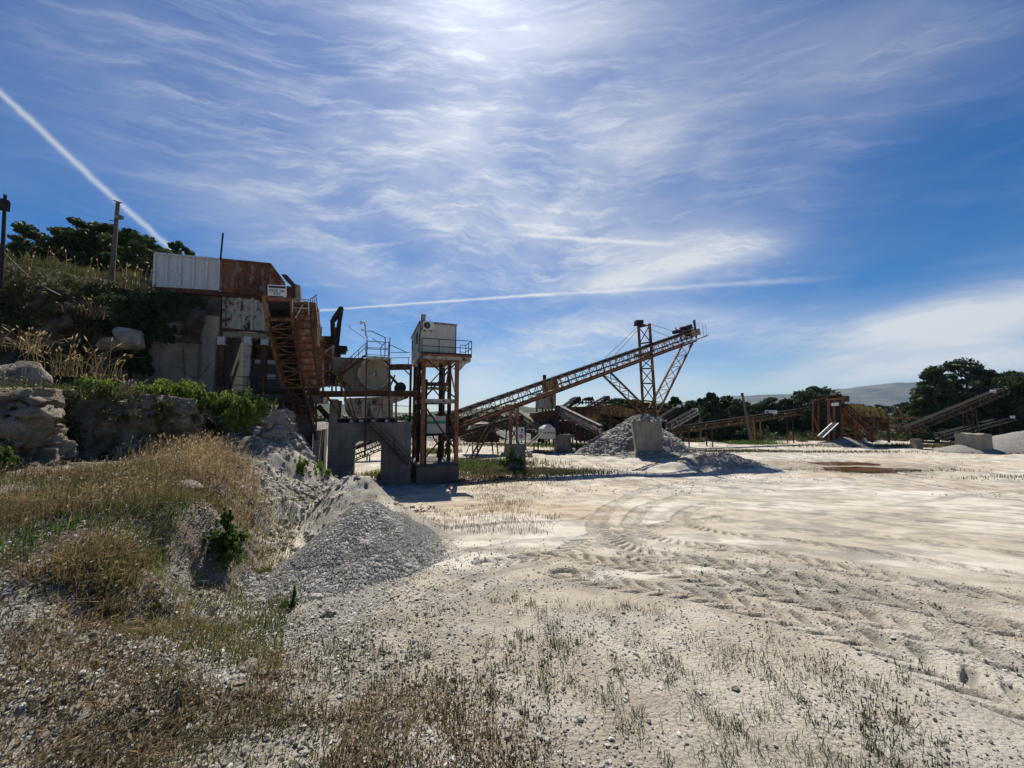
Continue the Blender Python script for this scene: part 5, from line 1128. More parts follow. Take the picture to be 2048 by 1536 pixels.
heap('rubble_pile', 'rubble lying on top of the tall concrete pylon block', ((x0+x1)/2, blkY+1.4), 1.75, 1.7, .75, M['gravel'], M['grey_stone'], 22, 900, .08, .32, .2, .7, 0., res=.1, zbase=zt_-.02, cat='rubble')
# near support of the main conveyor with warning signs
sp = thing('conveyor_support', 'rusty steel posts on a concrete block holding the low part of the main conveyor', 'support', Wp(1030, 935, 31.2))
gxa, gxb = Wp(1015, 900, 30.6).x, Wp(1046, 900, 30.6).x
cblock('footing', sp, gxa, gxb, 30.6, 31.9, -.4, Wp(1030, 888, 30.6).z, M['concrete'], .35, .03)
zf = Wp(1030, 888, 30.6).z
for (px, Y) in ((1021, 31.0), (1035, 31.6)):
    q = Wp(px, 815, Y); MB().beam((q.x, q.y, zf-.02), (q.x, q.y, q.z+.2), .22, .2).build('post', M['rust_bright'], sp)
mb = MB(); q0, q1 = Wp(1021, 888, 31.0), Wp(1035, 888, 31.6)
for i in range(2): mb.beam((q0.x, q0.y, zf+.3+1.1*i), (q1.x, q1.y, zf+1.3+1.1*i), .07); mb.beam((q1.x, q1.y, zf+.3+1.1*i), (q0.x, q0.y, zf+1.3+1.1*i), .07)
mb.build('cross_brace', M['rust'], sp)
q = Wp(1042, 868, 30.4); ws = thing('warning_sign', 'white safety sign with a blue disc and a red prohibition ring beside the support posts', 'sign', (q.x, q.y, zf))
wu = 30.4/F; MB().box(q, (6.4*wu, 0, 0), (0, .02, 0), (0, 0, 13.2*wu)).build('panel', M['sign_white'], ws)
MB().beam((q.x-5*wu, q.y+.05, zf-.05), (q.x-5*wu, q.y+.05, q.z+12*wu), .06).build('post', M['rust'], ws)
MB().disc(q+Vector((2*wu, -.03, 8*wu)), (0, 1, 0), 2.6*wu, .012, 16).build('blue_disc', M['blue'], ws)
MB().box(q+Vector((2*wu, -.03, 3.6*wu)), (3.4*wu, 0, 0), (0, .006, 0), (0, 0, 1.0*wu)).build('blue_bar', M['blue'], ws)
MB().ring(q+Vector((0, -.03, -4.5*wu)), (0, 1, 0), 3.6*wu, .028, 20).beam(q+Vector((-2.5*wu, -.03, -2*wu)), q+Vector((2.5*wu, -.03, -7*wu)), .04).build('red_ring', M['red'], ws)
MB().box(q+Vector((0, -.028, -4.5*wu)), (.6*wu, 0, 0), (0, .005, 0), (0, 0, 2.2*wu)).disc(q+Vector((0, -.028, -1.9*wu)), (0, 1, 0), .6*wu, .01, 10).build('figure_mark', M['ink'], ws)
MB().prism([q+Vector((-5.2*wu, -.03, 6.5*wu)), q+Vector((-2*wu, -.03, 6.5*wu)), q+Vector((-3.6*wu, -.03, 9.5*wu))], (0, .01, 0)).build('yellow_triangle', M['yellow'], ws)
# ladder leaning from the conveyor
la = thing('ladder', 'rusty ladder-like strut leaning from the main conveyor down to the weeds', 'ladder', Wp(948, 920, 28.6))
MB().ladder(Wp(992, 822, 30.6), Wp(941, 916, 28.6), Wp(1000, 822, 30.4), Wp(950, 917, 28.5), 22, .09, .05, 'none').build('rungs_and_rails', M['rust'], la)
tag(MB().tube([Wp(941, 886, 28.4), Wp(930, 911, 28.0), Wp(943, 921, 28.3)], .03, 6).build('bent_pipe', M['rust'], loc=tuple(Wp(930, 911, 28))), 'thin bent steel pipe at the foot of the leaning ladder', 'pipe')
sc = thing('ladder_brace', 'fan of rusty braces under the main conveyor where the ladder begins', 'brace', Wp(995, 825, 30.3))
mb = MB()
for px in (960, 985, 1008, 1020): mb.beam(Wp(px, 812 if px > 980 else 826, 30.6), Wp(998, 838-abs(px-998)*.35, 30.2), .09)
mb.build('braces', M['rust_bright'], sc)
# conveyor tail below the cabin tower
tl = thing('tail_chute', 'rusty loading chute at the low end of the main conveyor', 'chute', Wp(890, 890, 28))
mb = MB(); mb.prism([Wp(872, 862, 28), Wp(925, 842, 28.6), Wp(935, 868, 28.6), Wp(885, 884, 28)], Vector((-.25, .9, 0))); mb.build('chute_side', M['rust'], tl)
mb = MB(); 
for px in (880, 896, 915): mb.beam(Wp(px, 872, 27.8), Wp(px-6, 915, 27.8), .10)
mb.beam(Wp(872, 905, 27.8), Wp(920, 870, 28.2), .08); mb.build('chute_legs', M['dark_steel'], tl)
# ---- middle background machines (Y about 45-55)
def plate(root, name, pix, Y, th, m, dx_=-.3):
    return MB().prism([Wp(x, y, Y) for x, y in pix], Vector((dx_*th, th, 0))).build(name, m, root)
def frame(root, name, segs, Y, w_, m, dY=0):
    mb = MB()
    for s_ in segs: 
        mb.beam(Wp(s_[0], s_[1], Y), Wp(s_[2], s_[3], Y), w_)
        if dY: mb.beam(Wp(s_[0], s_[1], Y)+Vector((-.3*dY, dY, 0)), Wp(s_[2], s_[3], Y)+Vector((-.3*dY, dY, 0)), w_)
    return mb.build(name, m, root)
Y = 47
bn = thing('feed_bin', 'tall dark grey steel bin standing behind the main conveyor', 'bin', Wp(1098, 885, Y))
plate(bn, 'bin_shell', [(1084, 785), (1112, 782), (1112, 814), (1108, 818), (1086, 818), (1084, 814)], Y, 2.2, M['grey_steel'])
MB().tube([Wp(1089, 786, Y+1), Wp(1089, 750, Y+1)], .22, 10).build('exhaust_pipe', M['dark_steel'], bn)
frame(bn, 'stand', [(1085, 815, 1085, 860), (1111, 815, 1111, 860), (1098, 818, 1098, 880), (1085, 822, 1111, 850), (1111, 822, 1085, 850), (1104, 786, 1104, 830)], Y, .14, M['rust'], 2.)
plate(bn, 'lower_works', [(1068, 826), (1120, 820), (1124, 838), (1066, 842)], Y-.2, 1.5, M['rust'])
cw = thing('cone_crusher', 'pale boxy machine on a stand below the dark bin', 'crusher', Wp(1098, 885, 44))
plate(cw, 'casing', [(1086, 858), (1090, 854), (1107, 854), (1111, 858), (1111, 875), (1108, 878), (1088, 878), (1086, 875)], 44, 1.4, M['sheet'])
frame(cw, 'band', [(1086.5, 866, 1110.5, 866)], 43.95, .10, M['grey_steel'])
plate(cw, 'hood', [(1088, 854), (1098, 848), (1104, 851), (1106, 854)], 44.2, 1.0, M['white_panel'])
frame(cw, 'stand', [(1092, 878, 1092, 892), (1107, 878, 1107, 892), (1097, 880, 1092, 888)], 44.1, .14, M['rust'], 1.2)
kb = thing('footing_block', 'grey concrete block right of the pale boxy crusher', 'foundation', Wp(1130, 892, 45)); x0 = Wp(1113, 880, 45).x; x1 = Wp(1142, 880, 45).x
cblock('block', kb, x0, x1, 45, 47.5, -.3, Wp(1130, 870, 45).z, M['concrete'])
plate(kb, 'steel_box', [(1109, 836), (1118, 834), (1120, 870), (1109, 870)], 45.4, 1.3, M['dark_steel'])
conveyor('belt_conveyor', 'grey belt conveyor falling right from the dark bin towards the rock heap', Wp(1196, 866, 44), Wp(1116, 826, 47.5), 1.0, .95, M['grey_steel'], 12, legs=((.15, 0, 0, M['rust']), (.5, 0, .8, M['rust']), (.52, 0, -1.2, M['rust'])), group='belt conveyors behind the main conveyor', beltm=M['grey_steel'])
conveyor('belt_conveyor', 'pale topped belt conveyor rising left behind the concrete support', Wp(1092, 876, 46), Wp(1016, 822, 49), 1.0, .9, M['grey_steel'], 12, legs=((.25, 0, 0, M['rust']), (.6, 0, .5, M['rust'])), group='belt conveyors behind the main conveyor', beltm=M['grey_steel'])
conveyor('belt_conveyor', 'dark belt conveyor with a motor head rising right beyond the bin', Wp(1098, 848, 50), Wp(1156, 806, 54), 1.0, .9, M['dark_steel'], 9, legs=((.5, 0, 0, M['rust']),), group='belt conveyors behind the main conveyor')
conveyor('belt_conveyor', 'thin brown belt conveyor with its head against the pines', Wp(1172, 826, 56), Wp(1214, 802, 60), .9, .8, M['rust'], 7, legs=((.4, 0, 0, M['rust']),), group='belt conveyors behind the main conveyor')
conveyor('belt_conveyor', 'low lattice conveyor behind the ladder, half hidden by weeds', Wp(925, 880, 40), Wp(1040, 846, 45), .9, .9, M['rust'], 14, legs=((.2, 0, 0, M['rust']), (.5, 0, 1., M['rust']), (.8, 0, -1, M['rust'])), group='belt conveyors behind the main conveyor')
conveyor('belt_conveyor', 'lattice conveyor glimpsed through the tunnel of the crusher base', Wp(690, 928, 36), Wp(835, 868, 40), .9, 1.2, M['rust'], 14, legs=((.3, 0, 0, M['rust']),), group='belt conveyors behind the main conveyor')
for lb_, x_, y_, Y_ in (('black drive motor on the dark conveyor head nearer the bin', 1156, 797, 54), ('black drive motor perched on the rusty yellow bin', 1182, 797, 52)):
    h_ = thing('head_motor', lb_, 'motor', Wp(x_, y_+12, Y_)); plate(h_, 'motor_body', [(x_-9, y_-1), (x_-4, y_-3), (x_+4, y_-2), (x_+4, y_+3), (x_-9, y_+3)], Y_, .8, M['dark_steel'])
    frame(h_, 'motor_frame', [(x_-10, y_+12, x_-10, y_), (x_-10, y_+3, x_+6, y_+3), (x_+2, y_-4, x_+9, y_+12), (x_+2, y_+12, x_+2, y_), (x_-10, y_+8, x_+8, y_+8)], Y_, .14, M['dark_steel'], .9)
yb = thing('screen_bin', 'rusty yellow ribbed storage bin behind the grey conveyors', 'bin', Wp(1172, 870, 52))
plate(yb, 'bin_wall', [(1145, 814), (1196, 812), (1200, 815), (1200, 833), (1145, 833)], 52, 3.5, M['yellow_rust'])
frame(yb, 'ribs', [(1145, 820, 1200, 818.5), (1145, 827, 1200, 826), (1156, 814, 1156, 833), (1169, 813.5, 1169, 833), (1184, 813, 1184, 833)], 51.95, .13, M['rust'])
plate(yb, 'hopper_cone', [(1146, 833), (1199, 833), (1190, 846), (1160, 846)], 52.1, 3.2, M['yellow'])
frame(yb, 'stand', [(1150, 833, 1150, 880), (1175, 840, 1175, 880), (1196, 833, 1196, 870), (1150, 845, 1175, 868)], 52.3, .2, M['rust'], 2.8)
ys = thing('yellow_screen', 'long yellow vibrating screen sloping down among the dark trees', 'screen', Wp(1245, 865, 60))
plate(ys, 'screen_box', [(1212, 810), (1222, 808), (1275, 820), (1275, 833), (1240, 834), (1212, 826)], 60, 2.5, M['yellow_rust'])
frame(ys, 'stand', [(1220, 826, 1220, 862), (1262, 832, 1262, 862), (1220, 835, 1262, 858), (1205, 802, 1222, 820)], 60.2, .25, M['rust'], 2)
dk = thing('parked_machine', 'dark parked crawler machine with pale panels behind the ladder', 'machine', Wp(955, 885, 42))
plate(dk, 'hull', [(930, 872), (938, 866), (990, 866), (1000, 872), (998, 884), (934, 885)], 42, 2.0, M['dark_steel'])
plate(dk, 'superstructure', [(950, 848), (985, 846), (990, 866), (950, 866)], 42.3, 1.6, M['grey_steel'])
plate(dk, 'white_panel', [(938, 848), (941, 848), (949, 869), (944, 870)], 41.9, .3, M['offwhite'])
frame(dk, 'frame', [(925, 880, 955, 850), (960, 848, 975, 880), (990, 850, 965, 878), (985, 866, 1015, 880)], 41.9, .12, M['rust'], 1.5)
for i, (x0_, y0_, Y_) in enumerate(((1052, 880, 40), (1060, 884, 40), (1045, 876, 42), (1010, 884, 41))): boulder('boulder', ('white rock left of the pale boxy crusher', 'small white rock at the foot of the sloping conveyor', 'white rock behind the warning sign', 'white rock left of the support posts')[i], x0_, y0_, .8, M['rock_pale'], 60+i, Y=Y_)
cl = thing('machine_frame', 'jumble of rusty frames and platforms between the dark bin and the concrete block', 'frame', Wp(1150, 890, 46.5))
g = np.random.default_rng(9)
for i in range(26):
    x0_ = g.uniform(1040, 1190); y0_ = g.uniform(832, 866); Yc = g.uniform(46, 50); dx0 = g.uniform(-4, 4) if i % 2 else g.uniform(12, 34); frame(cl, 'frame_member', [(x0_, y0_, x0_+dx0, min(886, y0_+(g.uniform(22, 46) if i % 2 else g.uniform(-4, 14))))], Yc, g.uniform(.12, .28), M['rust' if i % 3 else 'dark_steel'], 1.2)
for (x0_, y0_, w0, h0, mm) in ((1060, 846, 22, 10, 'dark_steel'), (1122, 842, 16, 22, 'rust'), (1150, 850, 30, 10, 'dark_steel'), (1070, 866, 16, 14, 'dark_steel'), (1160, 862, 26, 18, 'dark_steel')): plate(cl, 'housing', [(x0_, y0_), (x0_+w0, y0_-2), (x0_+w0+2, y0_+h0), (x0_-1, y0_+h0+2)], 47.5, 1.4, M[mm])
mb = MB(); mb.ladder(Wp(1052, 892, 42), Wp(1080, 866, 43), Wp(1060, 892, 41.6), Wp(1086, 868, 42.6), 9, .10, .05, 'none'); st_ = tag(mb.build('grey_stair', M['grey_steel'], loc=tuple(Wp(1056, 892, 42))), 'small grey metal stair beside the pale boxy crusher', 'stair')
# ---- right background (Y about 50-60)
Y = 54
conveyor('belt_conveyor', 'long low yellow-brown conveyor running level before the dark trees', Wp(1345, 868, 50), Wp(1600, 829, 60), .9, .9, M['yellow_rust'], 22, legs=((.25, 0, 0, M['rust']), (.62, 0, 0, M['yellow']), (.9, 0, 0, M['rust'])), group='belt conveyors right of the pylon')
conveyor('belt_conveyor', 'brown conveyor rising to the rusty frame of the yellow plant', Wp(1598, 824, 58), Wp(1668, 803, 55), .9, .7, M['rust'], 8, legs=(), group='belt conveyors right of the pylon')
conveyor('belt_conveyor', 'pale lit conveyor with a small white sign right of the pylon', Wp(1338, 858, 47), Wp(1391, 828, 50), .8, .7, M['cream_rust'], 9, legs=((.6, 0, 0, M['rust']),), group='belt conveyors right of the pylon')
conveyor('belt_conveyor', 'short rust brown conveyor just right of the pylon struts', Wp(1316, 848, 52), Wp(1352, 824, 55), .8, .7, M['rust'], 6, legs=((.6, 0, 0, M['rust']),), group='belt conveyors right of the pylon')
conveyor('belt_conveyor', 'orange stacker conveyor with a white sign at far right before the pines', Wp(1812, 868, 50), Wp(2000, 790, 56), .9, .95, M['yellow_rust'], 18, legs=((.62, 0, 0, M['rust']), (.66, 0, .6, M['rust'])), group='belt conveyors right of the pylon')
conveyor('belt_conveyor', 'dark double conveyor low at the right edge behind the sand heap', Wp(1880, 878, 52), Wp(2030, 838, 60), .9, .8, M['grey_steel'], 14, legs=((.7, 0, 0, M['rust']),), group='belt conveyors right of the pylon')
for (lb_, px, py, wpx, hpx, Y_, mark) in (('long white board with a blue mark above the level conveyor', 1542, 824, 12, 3.3, 57, 1), ('small white sign at the head of the pale lit conveyor', 1393, 820, 3, 3, 49.5, 0), ('tiny white sign above the rusty conveyor beside the pylon', 1358, 812, 4, 2.5, 54, 0), ('white plate at the head of the orange stacker conveyor', 1986, 783, 6, 3.6, 55, 2), ('white plate on the yellow screening plant, left one', 1670, 809, 7, 2.6, 53.6, 0), ('white plate on the yellow screening plant, right one', 1695, 806, 5, 2.6, 53.6, 2), ('white box sign near the right edge behind the sand heap', 2025, 834, 5, 2.6, 58, 0)):
    q = Wp(px, py, Y_); u_ = Y_/F; t_ = thing('sign_board', lb_, 'sign', q, 'white sign boards on the far conveyors'); MB().box(q, (wpx*u_, 0, 0), (0, .03, 0), (0, 0, hpx*u_)).build('board', M['sign_white'], t_)
    MB().beam(q+Vector((-wpx*u_*.7, .06, -hpx*u_*2.2)), q+Vector((-wpx*u_*.7, .06, hpx*u_*.8)), .07).build('post', M['rust'], t_)
    if mark == 1: MB().box(q+Vector((-wpx*u_*.62, -.04, 0)), (wpx*u_*.25, 0, 0), (0, .006, 0), (0, 0, hpx*u_*.55)).build('blue_mark', M['blue'], t_)
    if mark: MB().box(q+Vector((wpx*u_*.25, -.04, hpx*u_*.15)), (wpx*u_*.5, 0, 0), (0, .006, 0), (0, 0, hpx*u_*.16)).build('dark_line', M['navy'], t_)
sp2 = thing('screening_plant', 'yellow and rust screening plant with a steep conveyor at its front', 'screening plant', Wp(1700, 888, Y))
plate(sp2, 'top_box', [(1682, 791), (1699, 792), (1699, 804), (1682, 804)], Y, 1.6, M['yellow_rust'])
plate(sp2, 'screen_deck', [(1700, 806), (1735, 812), (1768, 818), (1782, 838), (1740, 834), (1702, 828)], Y, 3, M['yellow'])
plate(sp2, 'storage_bin', [(1712, 830), (1778, 834), (1776, 862), (1716, 858)], Y+.5, 3, M['yellow_rust'])
plate(sp2, 'tower_block', [(1668, 812), (1680, 812), (1682, 868), (1672, 880), (1668, 870)], Y, 1.2, M['dark_steel'])
frame(sp2, 'frame', [(1657, 800, 1657, 882), (1668, 800, 1668, 882), (1684, 800, 1684, 882), (1652, 800, 1690, 796), (1712, 830, 1712, 885), (1778, 836, 1778, 885), (1745, 832, 1745, 885), (1720, 842, 1832, 836), (1712, 860, 1745, 884), (1745, 860, 1712, 884), (1657, 830, 1668, 860), (1740, 836, 1830, 860), (1795, 815, 1810, 838)], Y, .2, M['rust_bright'], 2.)
plate(sp2, 'drive_head', [(1671, 790), (1674, 786), (1678, 789), (1683, 787), (1684, 793), (1671, 793)], Y, .8, M['dark_steel'])
conveyor('belt_conveyor', 'steep orange conveyor on the front of the yellow screening plant', Wp(1740, 872, 52.5), Wp(1683, 818, 53.6), 1.0, .9, M['rust_bright'], 9, group='belt conveyors right of the pylon')
mb = MB(); mb.ladder(Wp(1636, 872, 52.6), Wp(1664, 846, 53), Wp(1646, 875, 52.2), Wp(1677, 846, 52.6), 9, .10, .07, 'none'); tag(mb.build('grey_stair', M['white_panel'], loc=tuple(Wp(1640, 874, 52.5))), 'white railed stair up to the yellow screening plant', 'stair')
cbk = thing('worn_block', 'weathered concrete block half sunk in grey sand at far right', 'foundation', Wp(1963, 892, 45)); x0 = Wp(1944, 880, 44.8).x; x1 = Wp(1982, 880, 44.8).x
cblock('block', cbk, x0, x1, 44.6, 46.6, -.3, Wp(1960, 868, 44.6).z, M['concrete_light'], .2, .12, .06)
wb = thing('small_footing', 'small pale footing under the orange stacker conveyor', 'foundation', Wp(1830, 888, 50)); x0 = Wp(1826, 880, 50).x; x1 = Wp(1838, 880, 50).x
cblock('block', wb, x0, x1, 49.6, 50.4, -.2, Wp(1830, 878, 50).z, M['concrete_light'])
# ---- poles
def pole(label, a, b, r, m, parts=()):
    rt = thing('utility_pole', label, 'pole', a); MB().tube([a, b], r, 10, r*.75).build('shaft', m, rt)
    return rt
p = pole('leaning wooden pole standing in the yard before the dark trees', Wp(1503, 884, 50), Wp(1485, 790, 50), .17, M['wood']); MB().box(Wp(1484.5, 789, 50), (.12, 0, 0), (0, .12, 0), (0, 0, .2)).build('pole_cap', M['dark_steel'], p); MB().beam(Wp(1503.5, 838, 50.2), Wp(1505, 884, 50.2), .2).build('stub', M['yellow_rust'], p)
pole('thin straight pole behind the pale conveyor right of the pylon', Wp(1402, 882, 58), Wp(1398, 806, 58), .10, M['wood'])
a = Wp(224, 548, 20.5); b = Wp(236, 404, 20.8)
p = pole('wooden pole with a camera and crossbar on the grassy hill top', a-Vector((0, 0, .6)), b, .12, M['wood'])
MB().beam(Wp(228, 401, 20.8), Wp(243, 406, 20.8), .05).build('crossbar', M['dark_steel'], p); MB().box(Wp(238.5, 434.5, 20.6), (.14, .02, 0), (0, .1, 0), (0, 0, .09)).build('camera_box', M['grey_steel'], p); MB().beam(Wp(219, 441, 20.7), Wp(236, 440, 20.7), .03).build('bracket', M['dark_steel'], p)
p = pole('dark steel pole with a green box at the left edge', Wp(2, 575, 16), Wp(10.5, 390, 16), .075, M['dark_steel']); MB().box(Wp(5, 409, 15.85), (.17, 0, 0), (0, .1, 0), (0, 0, .22)).build('green_box', M['dark_steel'], p)
MB().box(Wp(14, 413, 15.9), (.04, 0, 0), (0, .08, 0), (0, 0, .2)).build('side_box', M['dark_steel'], p)
cbp = []
for i in range(12): f = i/11; cbp.append(Wp(6+115*f, 502+88*f+10*math.sin(f*3.14), 16+1.5*f))
tag(MB().tube(cbp, .012, 5).build('slack_cable', M['grey_steel'], loc=tuple(cbp[0])), 'pale slack cable running down the grassy hill from the dark pole', 'cable')
# ================================================================ VEGETATION
def blades(name, x, y, z, h, wd, m, lean=.35, bend=.4, tint=None, head=0., headw=3., parent=None, wind=(.25, 0)):
    n = len(x); a = rng.uniform(0, 2*np.pi, n); l = np.abs(rng.normal(0, lean, n)); dx_ = np.cos(a)*l+wind[0]*bend; dy_ = np.sin(a)*l+wind[1]*bend
    f = rng.uniform(-.9, .9, n); wx, wy = np.cos(f)*wd*.5, np.sin(f)*wd*.5
    p = np.stack([x, y, z], -1); m1 = p+np.stack([dx_*h*.35, dy_*h*.35, h*.6], -1); tp = p+np.stack([dx_*h*(.8+bend), dy_*h*(.8+bend), h/np.sqrt(1+l*l*.8)], -1)
    wv = np.stack([wx, wy, np.zeros(n)], -1)
    p[:, 2] -= .01
    V = np.stack([p-wv, p+wv, m1+wv*.8, m1-wv*.8, tp], 1); b = np.arange(n)*5
    F4 = np.stack([b, b+1, b+2, b+3], -1); F3 = np.stack([b+3, b+2, b+4], -1)
    t = rng.uniform(0, 1, n) if tint is None else np.clip(tint+rng.normal(0, .18, n), 0, 1); T = np.repeat(t, 5).reshape(n, 5); T[:, :2] *= .7
    V = V.reshape(-1, 3); T = T.ravel(); fs = [F4, F3]
    if head > 0:
        k = np.nonzero(rng.uniform(size=n) < head)[0]; q0 = m1[k]*.25+tp[k]*.75; q1 = tp[k]+(tp[k]-m1[k])*.12; mid = (q0+q1)/2; w2 = wv[k]*headw
        H_ = np.stack([q0, mid+w2, q1, mid-w2], 1).reshape(-1, 3); hb = len(V)+np.arange(len(k))*4
        V = np.r_[V, H_]; T = np.r_[T, np.repeat(np.clip(t[k]+.35, 0, 1), 4)]; fs = [np.r_[F4, np.stack([hb, hb+1, hb+2, hb+3], -1)], F3]
    return npmesh(name, V, fs, m, parent, attrs={'tint': T})
def leaves(c, rad_, n, size, up=.0, elong=1.6):
    # n leaf cards spread through ellipsoids; c (k,3), rad_ (k,3)
    k = len(c); i = rng.integers(0, k, n); d = rng.normal(size=(n, 3)); d /= np.linalg.norm(d, axis=1)[:, None]; r = rng.uniform(0, 1, n)**.45
    p = c[i]+d*r[:, None]*rad_[i]; s = size*rng.uniform(.6, 1.4, n)
    u = rng.normal(size=(n, 3)); u[:, 2] += up*3; u /= np.linalg.norm(u, axis=1)[:, None]; v = np.cross(u, rng.normal(size=(n, 3))); v /= np.linalg.norm(v, axis=1)[:, None]
    a = p-u*s[:, None]*elong*.5; b = p+u*s[:, None]*elong*.5; m1 = p+v*s[:, None]*.42; m2 = p-v*s[:, None]*.42
    V = np.stack([a, m1, b, m2], 1).reshape(-1, 3); F = np.arange(n*4).reshape(-1, 4)
    base = rng.uniform(0, 1, k)[i]; T = np.repeat(np.clip(base*.55+rng.uniform(0, .45, n), 0, 1), 4)
    return V, F, T
def tree_meshes(kind, H, Rc, seed, leaf, n, m):
    g = np.random.default_rng(seed); cl = []; rd = []; tr = MB(); lean = g.normal(0, .03, 2)*H
    top = np.array([lean[0], lean[1], H]); axis = lambda f: np.array([lean[0]*f*f, lean[1]*f*f, H*f])
    tr.tube([Vector(axis(f))+Vector(((g.uniform()-.5)*.1*Rc*.3, (g.uniform()-.5)*.1*Rc*.3, 0)) for f in (0, .15, .35, .55, .75, .93)], H*.028, 8, H*.006)
    N = {'pine': 74, 'round': 64, 'cone': 70, 'scrub': 22}[kind]
    for i in range(N):
        if kind == 'cone': f = g.uniform(.06, 1)**.8; rr = Rc*(1-f)**.8*(.6+.5*g.uniform())+.08*Rc; cr = Rc*(.16+.20*(1-f))
        elif kind == 'pine': f = .28+.70*g.uniform()**.85; e = (f-.28)/.72; rr = Rc*math.sqrt(max(.03, 1-(abs(e-.38)/.66)**2))*g.uniform(.35, 1.08); cr = Rc*g.uniform(.11, .25)
        elif kind == 'round': f = .12+.86*g.uniform(); e = (f-.12)/.86; rr = Rc*math.sqrt(max(.02, 1-(2*e-1)**2))*g.uniform(.4, 1.); cr = Rc*g.uniform(.13, .27)
        else: f = g.uniform(.15, .95); rr = Rc*g.uniform(0, .9); cr = Rc*g.uniform(.2, .4)
        a = g.uniform(0, 2*math.pi); c = axis(f)+np.array([math.cos(a)*rr, math.sin(a)*rr, 0]); cl.append(c); rd.append((cr, cr, cr*(.62 if kind != 'cone' else .8)))
        if i % 2 == 0 and kind != 'scrub': s_ = axis(max(.05, f-.12)); tr.tube([Vector(s_), Vector((s_+c)/2+np.array([0, 0, -.03*H])), Vector(c)], H*.007+.01, 5, .012)
    V, F, T = leaves(np.array(cl), np.array(rd), n, leaf, .15)
    return tr, V, F, T
def make_tree(name, label, loc, kind, H, Rc, seed, leaf, n, m, cat='tree', group=None):
    tr, V, F, T = tree_meshes(kind, H, Rc, seed, leaf, n, m); r = thing(name, label, cat, loc, group)
    o = tr.build('trunk', M['bark'], None); o.parent = r; npm = npmesh('crown', V, F, m, attrs={'tint': T}); npm.parent = r; return r
def copy_tree(src, name, label, loc, sc, rz, group=None):
    r = src.copy(); C.objects.link(r); r.name = name; r.location = loc; r.scale = (sc[0], sc[0], sc[1]); r.rotation_euler = (0, 0, rz); r['label'] = label
    if group: r['group'] = group
    for ch in src.children: c = ch.copy(); C.objects.link(c); c.parent = r
    return r
# ---- trees on the hill at left
GRP = 'pines on the hill behind the hopper'
lp = [(18, 486, 30, 'pine', 2.0, 'small dark pine nearest the left edge of the photo, behind the steel pole'), (75, 484, 32, 'pine', 2.2, 'low pine second from the left edge, between two taller crowns'), (118, 455, 30, 'pine', 2.5, 'tall upright pine with a knobbly top, left of the wooden pole'), (158, 470, 31, 'pine', 2.4, 'pine filling the dip between the tall upright one and the widest crown'), (198, 446, 30, 'pine', 3.0, 'widest pine, directly behind the wooden camera pole'),
      (240, 455, 30, 'pine', 2.7, 'pine just right of the wooden camera pole'), (272, 462, 29, 'pine', 2.4, 'pine with a rounded top between the pole and the hopper'), (303, 492, 27, 'pine', 2.2, 'lower pine touching the left end of the white hopper side'), (356, 486, 34, 'pine', 2.2, 'pine tip showing above the white hopper side'), (46, 494, 33, 'pine', 2.0, 'short pine between the first and second at the left edge')]
srcs = []
for i, (px, py, Y, kd, rc, lb_) in enumerate(lp):
    t = Wp(px, py+5, Y); zb_ = 11.4 if px > 60 else 10.6; Hh = t.z-zb_
    if i < 4: srcs.append((make_tree('pine_tree', lb_, (t.x, Y, zb_), kd, Hh, rc, 300+i, .20, 9500, M['pine'], group=GRP), Hh, rc))
    else: s_, h_, r_ = srcs[(i*3+1) % 4]; copy_tree(s_, 'pine_tree', lb_, (t.x, Y, zb_), (rc/r_, Hh/h_), i*1.9, GRP)
# second row lower behind, fills the gaps
for i, (px, py, Y, lb_) in enumerate(((95, 500, 36, 'dim pine behind the low second pine from the left'), (150, 492, 37, 'dim pine in the back row left of the wooden pole'), (215, 484, 36, 'dim pine in the back row behind the wooden pole'), (262, 488, 35, 'dim pine in the back row right of the wooden pole'), (320, 500, 36, 'dim pine in the back row behind the hopper end'))):
    t = Wp(px, py, Y); s_, h_, r_ = srcs[i % 4]; copy_tree(s_, 'pine_tree', lb_, (t.x, Y, 10.8), (2.8/r_, (t.z-10.8)/h_), i*2.3+1, GRP)
